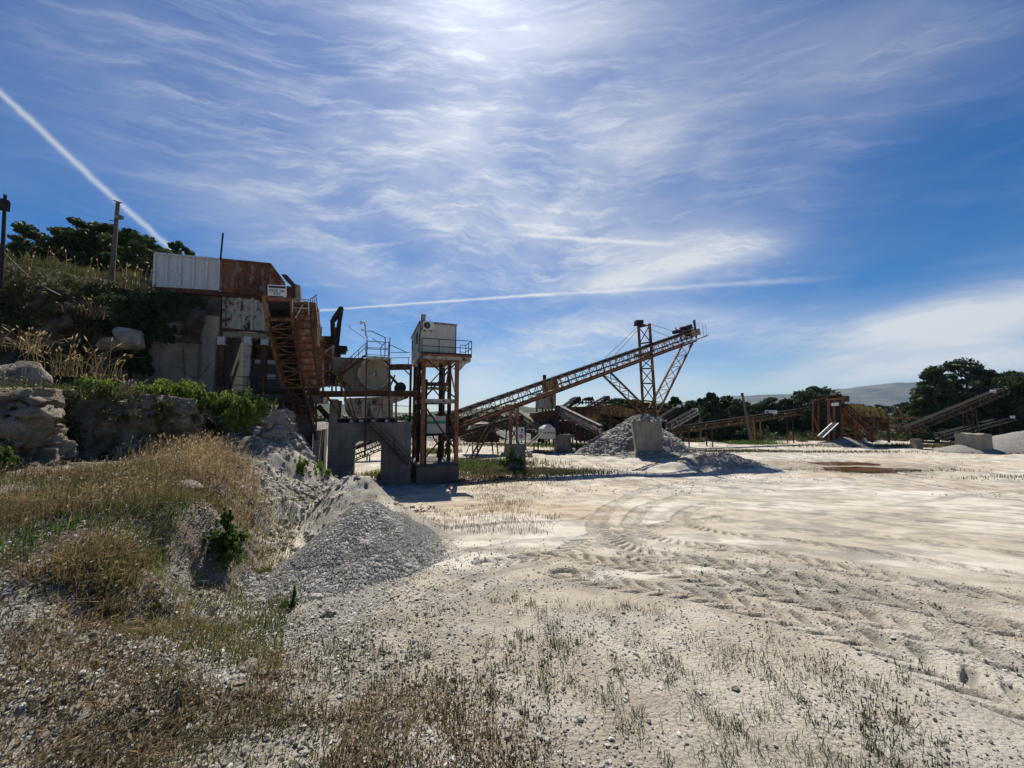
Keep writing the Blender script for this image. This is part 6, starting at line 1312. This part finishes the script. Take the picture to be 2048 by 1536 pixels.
# ---- trees at right and centre
GR2 = 'dark trees beyond the yard'
rt = [(1862, 735, 60, 'cone', 3.4, 'tall spiky cypress at the left of the big right-hand clump'), (1932, 722, 63, 'pine', 5.6, 'largest pine with tufted branches in the right-hand clump'), (2000, 745, 62, 'pine', 4.2, 'dark pine behind the head of the orange stacker conveyor'), (2040, 768, 60, 'round', 4.8, 'rounded dark tree cut by the right edge of the photo'), (1625, 776, 70, 'round', 5.0, 'rounded dense evergreen between the level conveyor and the yellow plant'),
      (1425, 789, 64, 'cone', 2.6, 'pointed conifer left of the leaning wooden pole'), (1352, 797, 66, 'cone', 2.4, 'pointed conifer just right of the pylon struts'), (1452, 794, 66, 'round', 3.4, 'round dark tree right behind the leaning pole'), (1545, 797, 72, 'round', 3.2, 'small round tree behind the long white board'), (1405, 800, 68, 'cone', 2.4, 'short conifer between the two pointed ones'), (1380, 803, 70, 'round', 3.0, 'low dark tree behind the small white conveyor sign'),
      (1235, 798, 66, 'round', 3.4, 'olive tree behind the left foot of the pylon strut'), (1262, 801, 68, 'pine', 3.2, 'olive pine beside the yellow vibrating screen'), (1215, 806, 64, 'round', 2.4, 'greenish tree right of the rusty storage bin'), (1293, 806, 68, 'round', 3.0, 'dark tree directly behind the pylon legs'), (1325, 808, 68, 'round', 3.0, 'dark tree seen between the pylon and its right strut'), (1490, 806, 74, 'round', 3.0, 'dark round tree right of the leaning pole top'), (1520, 808, 74, 'round', 2.6, 'small dark tree left of the long white board'),
      (1578, 806, 74, 'round', 3.0, 'small tree right of the long white board'), (1985, 752, 68, 'round', 5, 'dark back tree filling the gap in the right-hand clump'), (1900, 770, 66, 'round', 5, 'dark lower tree under the largest pine'), (1838, 800, 62, 'round', 3.2, 'low bushy tree at the left foot of the cypress'), (2068, 750, 66, 'round', 5.4, 'dark tree beyond the right edge clump')]
pro = {}
for i, (px, py, Y, kd, rc, lb_) in enumerate(rt):
    t = Wp(px, py, Y); zb_ = float(G(t.x, Y, False))-.3 if px > 1600 or px < 1300 else .2; Hh = t.z-zb_; nm = {'cone': 'conifer', 'pine': 'pine_tree', 'round': 'evergreen_tree'}[kd]
    if (kd, i > 3) not in pro: pro[(kd, i > 3)] = (make_tree(nm, lb_, (t.x, Y, zb_), kd, Hh, rc, 400+i, .34, 9000, M['dark_leaf'], group=GR2), Hh, rc)
    else: s_, h_, r_ = pro[(kd, i > 3)]; copy_tree(s_, nm, lb_, (t.x, Y, zb_), (rc/r_, Hh/h_), i*2.1, GR2)
# ---- far wood and scrub (nobody could count them)
def wood(name, pts, rr, n, leaf, m):
    V, F, T = leaves(np.array(pts), np.array(rr), n, leaf, .1); return tag(npmesh(name, V, F, m, attrs={'tint': T}), kind='stuff')
g = np.random.default_rng(5); pts = []; rr = []
for row, (Y, top, cnt, r0) in enumerate(((105, 822, 90, 2.4), (140, 817, 120, 2.8), (190, 812, 130, 3.4))):
    for i in range(cnt):
        px = g.uniform(1180, 2300); t = Wp(px, top+g.uniform(-3, 8), Y+g.uniform(-8, 8)); z0 = 3.0+row*.8; hgt = t.z-z0
        for k in range(4): pts.append((t.x+g.normal()*r0*.4, t.y, z0+hgt*(.3+.22*k))); rr.append((r0*(1-.17*k), r0*(1-.17*k), hgt*.2))
wood('far_wood', pts, rr, 60000, .75, M['wood_far'])
pts = []; rr = []
for i in range(170):
    px = g.uniform(560, 1230); Y = g.uniform(80, 150); z = g.uniform(.5, 2.6); pts.append((Wp(px, 825, Y).x, Y, z)); rr.append((2.6, 2, 1.8))
wood('far_wood', pts, rr, 22000, .6, M['wood_far'])
pts = []; rr = []
for i in range(420):
    px = g.uniform(1240, 2150); Y = g.uniform(60, 74)+(.12*Wp(px, 825, 62).x if px > 1300 else 0)*.0; x_ = Wp(px, 825, Y).x; Yy = Y+.12*x_*.6; zz = float(G(x_, Yy, False)); s_ = g.uniform(.5, 1.5); pts.append((x_, Yy, zz+s_*.4)); rr.append((s_*1.2, s_, s_*.9))
wood('scrub', pts, rr, 52000, .22, M['dark_leaf'])
pts = []; rr = []
for i in range(120):
    px = g.uniform(1300, 1860); Y = g.uniform(58.5, 66); x_ = Wp(px, 825, Y).x; Y += .06*x_; s_ = g.uniform(.3, .9); pts.append((x_, Y, float(G(x_, Y, False))+s_*.4)); rr.append((s_*1.3, s_, s_*.8))
wood('scrub', pts, rr, 16000, .14, M['grass_dull'])
# ---- hillside vegetation at left
def on(px0, px1, Y0, Y1, n): 
    Y = rng.uniform(Y0, Y1, n); a = rng.uniform(px0, px1, n); return (a-1024)/F*Y*1.0, Y
x = rng.uniform(-44, -14.5, 90000); y = rng.uniform(11, 31, 90000); sh = sdpoly(HILLF, x, y); ss = (x-OX)*CU+(y-OY)*SU
k = (sh > .5)&(sh < 6.5)&(ss < -15.4)&(rng.uniform(size=len(x)) < .45+.5*sst(.4, .6, fbm(x*.6, y*.6, oct=3, seed=210))); x, y = x[k], y[k]; h = rng.uniform(.25, .8, len(x)); z = G(x, y, False)
tag(blades('hill_grass', x, y, z, h, .035, M['grass_dull'], .45, .35, fbm(x*.5, y*.5, oct=3, seed=211)*1.3-.2), kind='stuff')
k = rng.uniform(size=len(x)) < .035; tag(blades('dry_grass', x[k], y[k], z[k], h[k]+.45, .018, M['grass_dry'], .25, .3, None, .9, 4.), kind='stuff')
# tufts and shrubs draped over the dark face
HF = [L(-15.2, -.9, 0), L(-16.6, -1.3, 0), L(-17.8, -1.8, 0), L(-19.5, -2.4, 0), L(-22, -3.4, 0), Vector((-27, 13.0, 0)), Vector((-33, 9.0, 0))]; hfp = catmull([(p.x, p.y) for p in HF], 30)
def drape(n, z0, z1, seed, off=.25, i0=0, i1=1.):
    g = np.random.default_rng(seed); i = (g.uniform(i0, i1, n)*(len(hfp)-2)).astype(int); z = g.uniform(z0, z1, n); p = hfp[i]; f = (z-5)/4.8; nrm = np.array([.35, -.93])
    return np.c_[p+nrm*(1.0*(1-f)+off)[:, None], z] if np.ndim(f) else None
c = drape(90, 8.3, 11.0, 1, -.1); wood('hanging_scrub', c, np.tile((.55, .5, .55), (len(c), 1))*np.random.default_rng(1).uniform(.5, 1.3, (len(c), 1)), 32000, .075, M['grass_dull'])
c = drape(46, 5.6, 9.5, 2, .15); wood('hanging_scrub', c, np.tile((.45, .4, .45), (len(c), 1)), 12000, .07, M['dark_leaf'])
def shrub(name, label, blobs, n, size, m, up=.6, stems=6, cat='shrub', elong=1.8, group=None, base=None):
    c = np.array([b[:3] for b in blobs]); r = np.array([(b[3], b[3]*.9, b[4]) for b in blobs]); b0 = base or (float(c[:, 0].mean()), float(c[:, 1].mean()), float((c[:, 2]-r[:, 2]).min()))
    # break each blob into clumps
    cc = []; cr = []
    for i in range(len(c)):
        for j in range(46): d = rng.normal(size=3); d /= np.linalg.norm(d); cc.append(c[i]+d*r[i]*rng.uniform(.25, 1.0)); q_ = rng.uniform(.10, .20)*r[i][0]; cr.append((q_, q_, q_*rng.uniform(1.2, 2.4)))
    V, F, T = leaves(np.array(cc), np.array(cr), n, size, up, elong); T = np.clip(T, 0, 1)
    rt_ = thing(name, label, cat, b0, group); npmesh('leaves', V, F, m, rt_, attrs={'tint': T})
    for i in range(stems): q = cc[rng.integers(0, len(cc))]; MB().tube([Vector(b0)+Vector((rng.normal()*.05, rng.normal()*.05, -.05)), (Vector(b0)+Vector(q))/2, Vector(q)], .012, 5, .004).build('stem', M['bark'], rt_)
    return rt_
def B(px, py, Y, r, h): p = Wp(px, py, Y); return (p.x, p.y, p.z, r, h)
shrub('ivy_mass', 'very dark hanging bush covering the left side of the retaining wall', [B(350, 612, 18.9, .8, .55), B(385, 604, 19.2, .6, .35), B(325, 660, 18.6, .7, .6), B(262, 650, 18.0, .8, .7), B(300, 620, 18.6, 1.1, .9), B(275, 670, 18.3, .9, 1.1), B(262, 715, 18.1, .8, .8), B(330, 605, 18.9, .8, .5), B(240, 612, 18.2, 1.1, .7), B(290, 730, 18.3, .5, .6)], 26000, .075, M['dark_leaf'], -.2, 0)
shrub('shrub', 'bright green bush left of the two larger ones, at the foot of the dark hillside', [B(188, 773, 12.6, .5, .36), B(218, 779, 12.7, .3, .22)], 4200, .045, M['bush'])
shrub('shrub', 'long low bright green bush below the retaining wall', [B(295, 784, 14.4, .6, .30), B(335, 784, 14.3, .75, .46), B(375, 788, 14.4, .65, .42), B(405, 796, 14.4, .45, .34)], 15000, .045, M['bush'])
shrub('shrub', 'big round bright green bush overhanging the rock left of the steep conveyor', [B(468, 808, 14.9, .85, .60), B(436, 806, 14.9, .5, .4), B(502, 815, 14.9, .55, .44), B(475, 838, 14.7, .75, .45)], 20000, .045, M['bush'])
shrub('shrub', 'dull small bush hanging in the notch between the rock faces', [B(320, 835, 13.2, .28, .42), B(325, 815, 13.3, .2, .2)], 1800, .04, M['grass_green'])
shrub('shrub', 'sparse pale bush right of the big bright green bush', [B(532, 818, 15.8, .30, .25)], 700, .04, M['bush'])
shrub('shrub', 'dark wiry bush growing in the hollow of the left rock face', [B(95, 850, 11.6, .55, .75), B(130, 870, 11.7, .4, .5)], 4200, .04, M['dark_leaf'])
shrub('shrub', 'small green bush at the far left foot of the rock outcrop', [B(5, 915, 9.0, .28, .45)], 1600, .04, M['weed'])
shrub('shrub', 'green shrub on the sunny foot of the rock slope below the steep conveyor', [B(600, 938, 15.4, .32, .45)], 1700, .045, M['bush'])
shrub('shrub', 'small green shrub between the rock slope and the dirt mound', [B(640, 938, 14.2, .24, .30), B(655, 946, 13.5, .15, .12)], 900, .04, M['bush'])
shrub('shrub', 'dark weedy bush growing against the concrete support footing', [B(1022, 915, 29.8, .5, .75), B(1040, 922, 29.9, .45, .4), B(1008, 925, 29.5, .4, .3)], 2600, .08, M['weed'])
def gz_(x, y): return float(G(x, y))
cx, cy = gpt(448, 1132); shrub('leafy_plant', 'tall dark green leafy plant rising in the gully left of the gravel heap', [(cx, cy, gz_(cx, cy)+.14, .27, .16), (cx-.10, cy, gz_(cx, cy)+.32, .21, .18), (cx+.09, cy, gz_(cx, cy)+.34, .19, .18), (cx, cy, gz_(cx, cy)+.62, .07, .16)], 4200, .030, M['weed'], .1, 7, 'plant', 1.5)
cx, cy = gpt(578, 1218); shrub('leafy_plant', 'smaller green leafy plant below the yellow-green cushion', [(cx-.04, cy, gz_(cx, cy)+.05, .09, .05), (cx+.05, cy, gz_(cx, cy)+.08, .06, .09), (cx+.06, cy, gz_(cx, cy)+.20, .02, .08)], 700, .018, M['weed'], .2, 5, 'plant')
cx, cy = gpt(540, 1160); shrub('cushion_plant', 'yellow-green flowering cushion plant beside the gravel heap', [(cx, cy, gz_(cx, cy)+.06, .27, .10), (cx-.17, cy+.02, gz_(cx, cy)+.06, .15, .08)], 7000, .013, M['grass_green'], .9, 0, 'plant', 2.2)
# ---- ledge grass
x = rng.uniform(-27, -10, 60000); y = rng.uniform(9, 23, 60000); sl_ = sdpoly(LEDGE, x, y); sh = sdpoly(HILLF, x, y); k = (sl_ > .35)&(sh < .2)&(rng.uniform(size=len(x)) < .15+.85*sst(.42, .58, fbm(x*.7, y*.7, oct=3, seed=221)))&(x < -11.6+.9*(y > 17)); x, y = x[k], y[k]
z = G(x, y, False); h = rng.uniform(.10, .42, len(x)); tag(blades('ledge_grass', x, y, z, h, .016, M['grass_green'], .35, .3, fbm(x*.8, y*.8, oct=2, seed=222)*1.2-.15), kind='stuff')
k = rng.uniform(size=len(x)) < .05; tag(blades('dry_grass', x[k], y[k], z[k], h[k]+.35, .010, M['grass_dry'], .3, .3, None, .9, 4.), kind='stuff')
# pale feathery dry stems against the dark face
for (px, py, Y, r, hh_, n) in ((150, 690, 13.6, 1.3, 1.3, 110), (60, 660, 14.5, .5, .8, 40), (205, 740, 14.0, .8, .7, 60), (188, 590, 17.5, .7, .9, 60), (90, 545, 19, 1.4, .6, 120), (40, 650, 14.5, .5, .9, 40)):
    q = Wp(px, py+25, Y); a = rng.normal(0, r*.45, (n, 2)); blades_o = blades('dry_grass', q.x+a[:, 0], q.y+a[:, 1], np.full(n, q.z-hh_*.5), rng.uniform(.4, 1.1, n)*hh_, .012, M['grass_dry'], .6, .5, None, 1., 5); tag(blades_o, kind='stuff')
# ---- dry grass on the bank
def bankgrass(n, name, m, h0, h1, wd, cond, tintseed, head, headw, lean=.35, bend=.35, thr=(.40, .56), r1=15., pw=.8):
    x, y = polar(n, 3.0, r1, -64, -24, p=pw); sb = sdpoly(BANK, x, y); d = fbm(x*.8+3, y*.8, oct=3, seed=tintseed)
    k = cond(x, y, sb)&(sdpoly(LEDGE, x, y) < .1)&(rng.uniform(size=n) < sst(*thr, d)); x, y = x[k], y[k]; r = np.hypot(x, y); z = G(x, y)
    return tag(blades(name, x, y, z, rng.uniform(h0, h1, len(x)), wd*(1+r*.08), m, lean, bend, fbm(x*1.1, y*1.1, oct=3, seed=tintseed+1)*1.5-.3, head, headw), kind='stuff')
bc = lambda x, y, sb: (sb > .15)&(y > 3.4+.0*x)
bankgrass(60000, 'dry_grass', M['grass_brown'], .05, .24, .006, bc, 231, .3, 3.0, .6, .6, (.39, .56))
bankgrass(13000, 'dry_grass', M['grass_dry'], .12, .34, .0032, bc, 241, .7, 3.2, .6, .8, (.44, .60))
bankgrass(40000, 'green_grass', M['grass_green'], .08, .26, .004, bc, 251, 0, 1, .4, .4, (.44, .56))
bankgrass(15000, 'dry_grass', M['grass_dry'], .22, .55, .005, lambda x, y, sb: (sb > -.3)&(y > 7.5)&(y < 13)&(x > -9.5), 261, .7, 3.0, .45, .3, (.38, .5))
bankgrass(16000, 'low_weeds', M['weed'], .05, .16, .009, bc, 256, 0, 1, .8, .3, (.52, .60))
bankgrass(9000, 'dry_stalks', M['stalk'], .15, .42, .004, bc, 257, .7, 3., .35, .2, (.46, .60))
bankgrass(30000, 'low_weeds', M['grass_brown'], .04, .16, .006, lambda x, y, sb: (sb > -1.1)&(sb < .8)&(y > 3.2)&(y < 10), 258, .2, 3., 1.0, .3, (.46, .58))
bankgrass(16000, 'low_weeds', M['grass_green'], .04, .18, .006, lambda x, y, sb: (sb > -1.1)&(sb < .8)&(y > 3.2)&(y < 10), 259, 0, 3., .8, .3, (.50, .60))
# scrub hanging over the ledge edge and rooted in its cracks
lf_ = catmull([(-20, 8.5), (-15.2, 9.8), (-13.6, 10.2), (-14.0, 11.8), (-13.0, 12.6), (-12.2, 13.3), (-11.6, 14.1), (-12.0, 15.4), (-11.6, 16.2), (-10.9, 16.8)], 20)
g = np.random.default_rng(77); i_ = g.integers(0, len(lf_), 150); q_ = lf_[i_]; zz_ = np.where(g.uniform(size=150) < .6, g.uniform(4.7, 5.35, 150), g.uniform(3.0, 4.7, 150)); rr_ = g.uniform(.10, .32, 150)
wood('hanging_scrub', np.c_[q_[:, 0]+g.normal(0, .12, 150)+.05, q_[:, 1]-.12+g.normal(0, .15, 150), zz_-.35*(q_[:, 0] > -11.9)], np.c_[rr_, rr_, rr_*g.uniform(.6, 1.6, 150)], 26000, .035, M['grass_dull'])
# tan grass at the bank's right shoulder
for (px, py, n, h) in ((430, 935, 900, .55), (470, 985, 600, .35), (560, 1010, 260, .25), (610, 990, 320, .3), (690, 946, 160, .14), (385, 905, 700, .6), (590, 1045, 200, .18), (655, 930, 200, .3)):
    cx, cy = gpt(px, py); a = rng.normal(0, 1, (n, 2))*np.array([.4, .6])*(cy/9); x = cx+a[:, 0]; y = cy+a[:, 1]; tag(blades('dry_grass', x, y, G(x, y), rng.uniform(.4, 1.2, n)*h, .008, M['grass_dry' if px in (430, 470, 385) else 'grass_green'], .4, .3, None, .5, 3.), kind='stuff')
# low weeds over the left foreground
x, y = polar(66000, 1.35, 6.5, -62, 10, p=.95); d = fbm(x*2.2, y*2.2, oct=4, seed=271); k = (rng.uniform(size=len(x)) < sst(.44, .62, d)*np.clip(1.15-.42*np.maximum(0, x+2.2)-sst(2.8, 3.8, y)*sst(-3.4, -2.4, x)*1.0, 0, 1)); x, y = x[k], y[k]
tag(blades('low_weeds', x, y, Gt(x, y), rng.uniform(.02, .10, len(x)), .0050*(1+.15*y), M['grass_brown'], 1.7, .2, d[k]*1.0-.25, .3, 2.5), kind='stuff')
x, y = polar(22000, 1.35, 5.0, -62, 5, p=.95); d = fbm(x*1.1, y*1.1, oct=3, seed=281); k = (rng.uniform(size=len(x)) < sst(.48, .62, d)*np.clip(.8-.5*np.maximum(0, x+2.3), 0, 1)); x, y = x[k], y[k]
tag(blades('low_weeds', x, y, Gt(x, y), rng.uniform(.02, .11, len(x)), .006, M['grass_dull'], 1.2, .3, d[k]), kind='stuff')
x, y = polar(22000, 1.35, 6.0, -62, 2, p=.95); d = fbm(x*2.6, y*2.6, oct=3, seed=285); k = (rng.uniform(size=len(x)) < sst(.50, .62, d)*np.clip(1.1-.5*np.maximum(0, x+2.2), 0, 1)); x, y = x[k], y[k]
tag(blades('low_weeds', x, y, Gt(x, y), rng.uniform(.02, .08, len(x)), .007, M['grass_dull'], 1.3, .1, d[k]-.1), kind='stuff')
# plantain-like stalks with dark seed heads, in loose clumps
cx_, cy_ = polar(620, 1.45, 5.2, -38, 56, p=.95); dd = fbm(cx_*.8, cy_*.8, oct=2, seed=291); k = (dd > .50)&(cy_ < 3.9-.35*np.abs(cx_-.3)*.3)&~((cx_ > .1)&(cx_ < 3)&(cy_ > 3.9)); cx_, cy_ = cx_[k], cy_[k]
xs = []; ys = []
for a, b in zip(cx_, cy_): n = rng.integers(2, 10); xs.append(a+rng.normal(0, .05, n)); ys.append(b+rng.normal(0, .05, n))
x = np.concatenate(xs); y = np.concatenate(ys); n = len(x); h = rng.uniform(.04, .15, n); z = Gt(x, y)
a = rng.uniform(0, 2*np.pi, n); l = rng.uniform(0, .35, n); tipx = x+np.cos(a)*l*h; tipy = y+np.sin(a)*l*h; tipz = z+h; o = 0; hl = h*rng.uniform(.16, .3, n); rw = .0042
tri = np.array([(math.cos(t), math.sin(t)) for t in (0, 2.09, 4.19)])
base_ = np.stack([x, y, z-.01], -1); tip_ = np.stack([tipx, tipy, tipz], -1); dirv = (tip_-base_)/np.linalg.norm(tip_-base_, axis=1)[:, None]
rings = [(base_, .0011), (tip_-dirv*hl[:, None], .0010), (tip_-dirv*hl[:, None]*.98, .0030), (tip_-dirv*hl[:, None]*.4, rw), (tip_, .0008)]
Vr = np.stack([np.stack([p+np.array([tx*r_, ty*r_, 0]) for tx, ty in tri], 1) for p, r_ in rings], 1)  # n,5,3,3
bidx = np.arange(n)*15; fs = []
for j in range(4):
    for k_ in range(3): k2 = (k_+1) % 3; fs.append(np.stack([bidx+j*3+k_, bidx+j*3+k2, bidx+(j+1)*3+k2, bidx+(j+1)*3+k_], -1))
tt = np.tile(np.array([.9, .7, .15, .1, .2])[None, :, None], (n, 1, 3)).ravel()
tag(npmesh('plantain_stalks', Vr.reshape(-1, 3), np.concatenate(fs), M['stalk'], attrs={'tint': tt}), kind='stuff')
xr = np.repeat(cx_, 9)+rng.normal(0, .02, len(cx_)*9); yr = np.repeat(cy_, 9)+rng.normal(0, .02, len(cx_)*9); tag(blades('low_weeds', xr, yr, Gt(xr, yr), rng.uniform(.02, .08, len(xr)), .006, M['grass_dull'], .9, .2), kind='stuff')
# scattered green-brown weeds in the right foreground and thin weeds on the yard
cx_, cy_ = polar(300, 1.5, 5.2, -4, 56, p=1.1); k = fbm(cx_*.9, cy_*.9, oct=2, seed=295) > .53; cx_, cy_ = cx_[k], cy_[k]; n_ = 26
xr = np.repeat(cx_, n_)+rng.normal(0, .07, len(cx_)*n_)*np.repeat(rng.uniform(.3, 1.3, len(cx_)), n_); yr = np.repeat(cy_, n_)+rng.normal(0, .06, len(cx_)*n_); tag(blades('low_weeds', xr, yr, Gt(xr, yr), rng.uniform(.02, .10, len(xr)), .004, M['grass_dull'], .9, .2, np.repeat(rng.uniform(0, .7, len(cx_)), n_)), kind='stuff')
x = rng.uniform(-4.5, 3.2, 14000); y = rng.uniform(9.5, 24, 14000); d = fbm(x*.7, y*.7, oct=3, seed=301)*np.exp(-((x+.6)/3.2)**2); k = rng.uniform(size=len(x)) < sst(.25, .55, d)*.55; x, y = x[k], y[k]
tag(blades('yard_weeds', x, y, Gt(x, y), rng.uniform(.05, .16, len(x)), .012, M['grass_brown'], .5, .3), kind='stuff')
# grass round the tower plinth, the ladder foot and the support
for (px, py, sx_, sy_, n, h0, h1, mm) in ((960, 930, 2.6, 1.6, 5200, .10, .45, 'grass_dull'), (1010, 945, 3.0, 1.2, 3600, .1, .35, 'grass_dull'), (1100, 945, 2.2, .9, 2600, .1, .35, 'grass_dull'), (935, 935, .9, .9, 1500, .2, .55, 'weed'), (870, 905, 1.3, 1.0, 1300, .2, .6, 'grass_green'), (790, 950, 1.6, .9, 2200, .12, .4, 'grass_green'), (960, 960, 2.5, 1.0, 2600, .06, .22, 'grass_brown'), (1100, 905, 3.0, 1.0, 800, .06, .2, 'grass_dull'), (1150, 893, 3.5, 1.4, 2600, .15, .5, 'weed'), (1470, 903, 4, .6, 1600, .1, .35, 'grass_dull'), (1505, 888, 2.0, .8, 1200, .2, .7, 'weed'), (1760, 945, 3.5, .4, 500, .08, .25, 'grass_dull'), (1690, 905, 5, .6, 900, .1, .3, 'grass_dull'), (1840, 893, 8, 1.2, 3200, .15, .5, 'grass_dull'), (1050, 890, 7, 1.5, 2600, .15, .5, 'grass_dull'), (2040, 955, 2.5, .4, 300, .08, .25, 'grass_dull')):
    cx, cy = gpt(px, py); a = rng.normal(0, 1, (n, 2))*np.array([sx_, sy_]); x = cx+a[:, 0]; y = cy+a[:, 1]; tag(blades('yard_grass', x, y, G(x, y), rng.uniform(h0, h1, n), .018+.0006*cy, M[mm], .4, .25), kind='stuff')
# ---------------------------------------------------------------- air: pale haze that turns the far ridge blue
def hazefn():
    m = bpy.data.materials.new('haze'); m.use_nodes = True; k = NT(m.node_tree); k.n.clear(); o = k.n.new('ShaderNodeOutputMaterial'); v = k.n.new('ShaderNodeVolumePrincipled')
    v.inputs['Color'].default_value = (.50, .70, 1, 1); v.inputs['Density'].default_value = .00007; v.inputs['Anisotropy'].default_value = .3; k.l.new(v.outputs[0], o.inputs['Volume']); return m
hz_ = MB().hexa([(-9500, -9500, -8), (9500, -9500, -8), (9500, 9500, -8), (-9500, 9500, -8), (-9500, -9500, 420), (9500, -9500, 420), (9500, 9500, 420), (-9500, 9500, 420)]).build('haze', hazefn()); tag(hz_, kind='stuff')
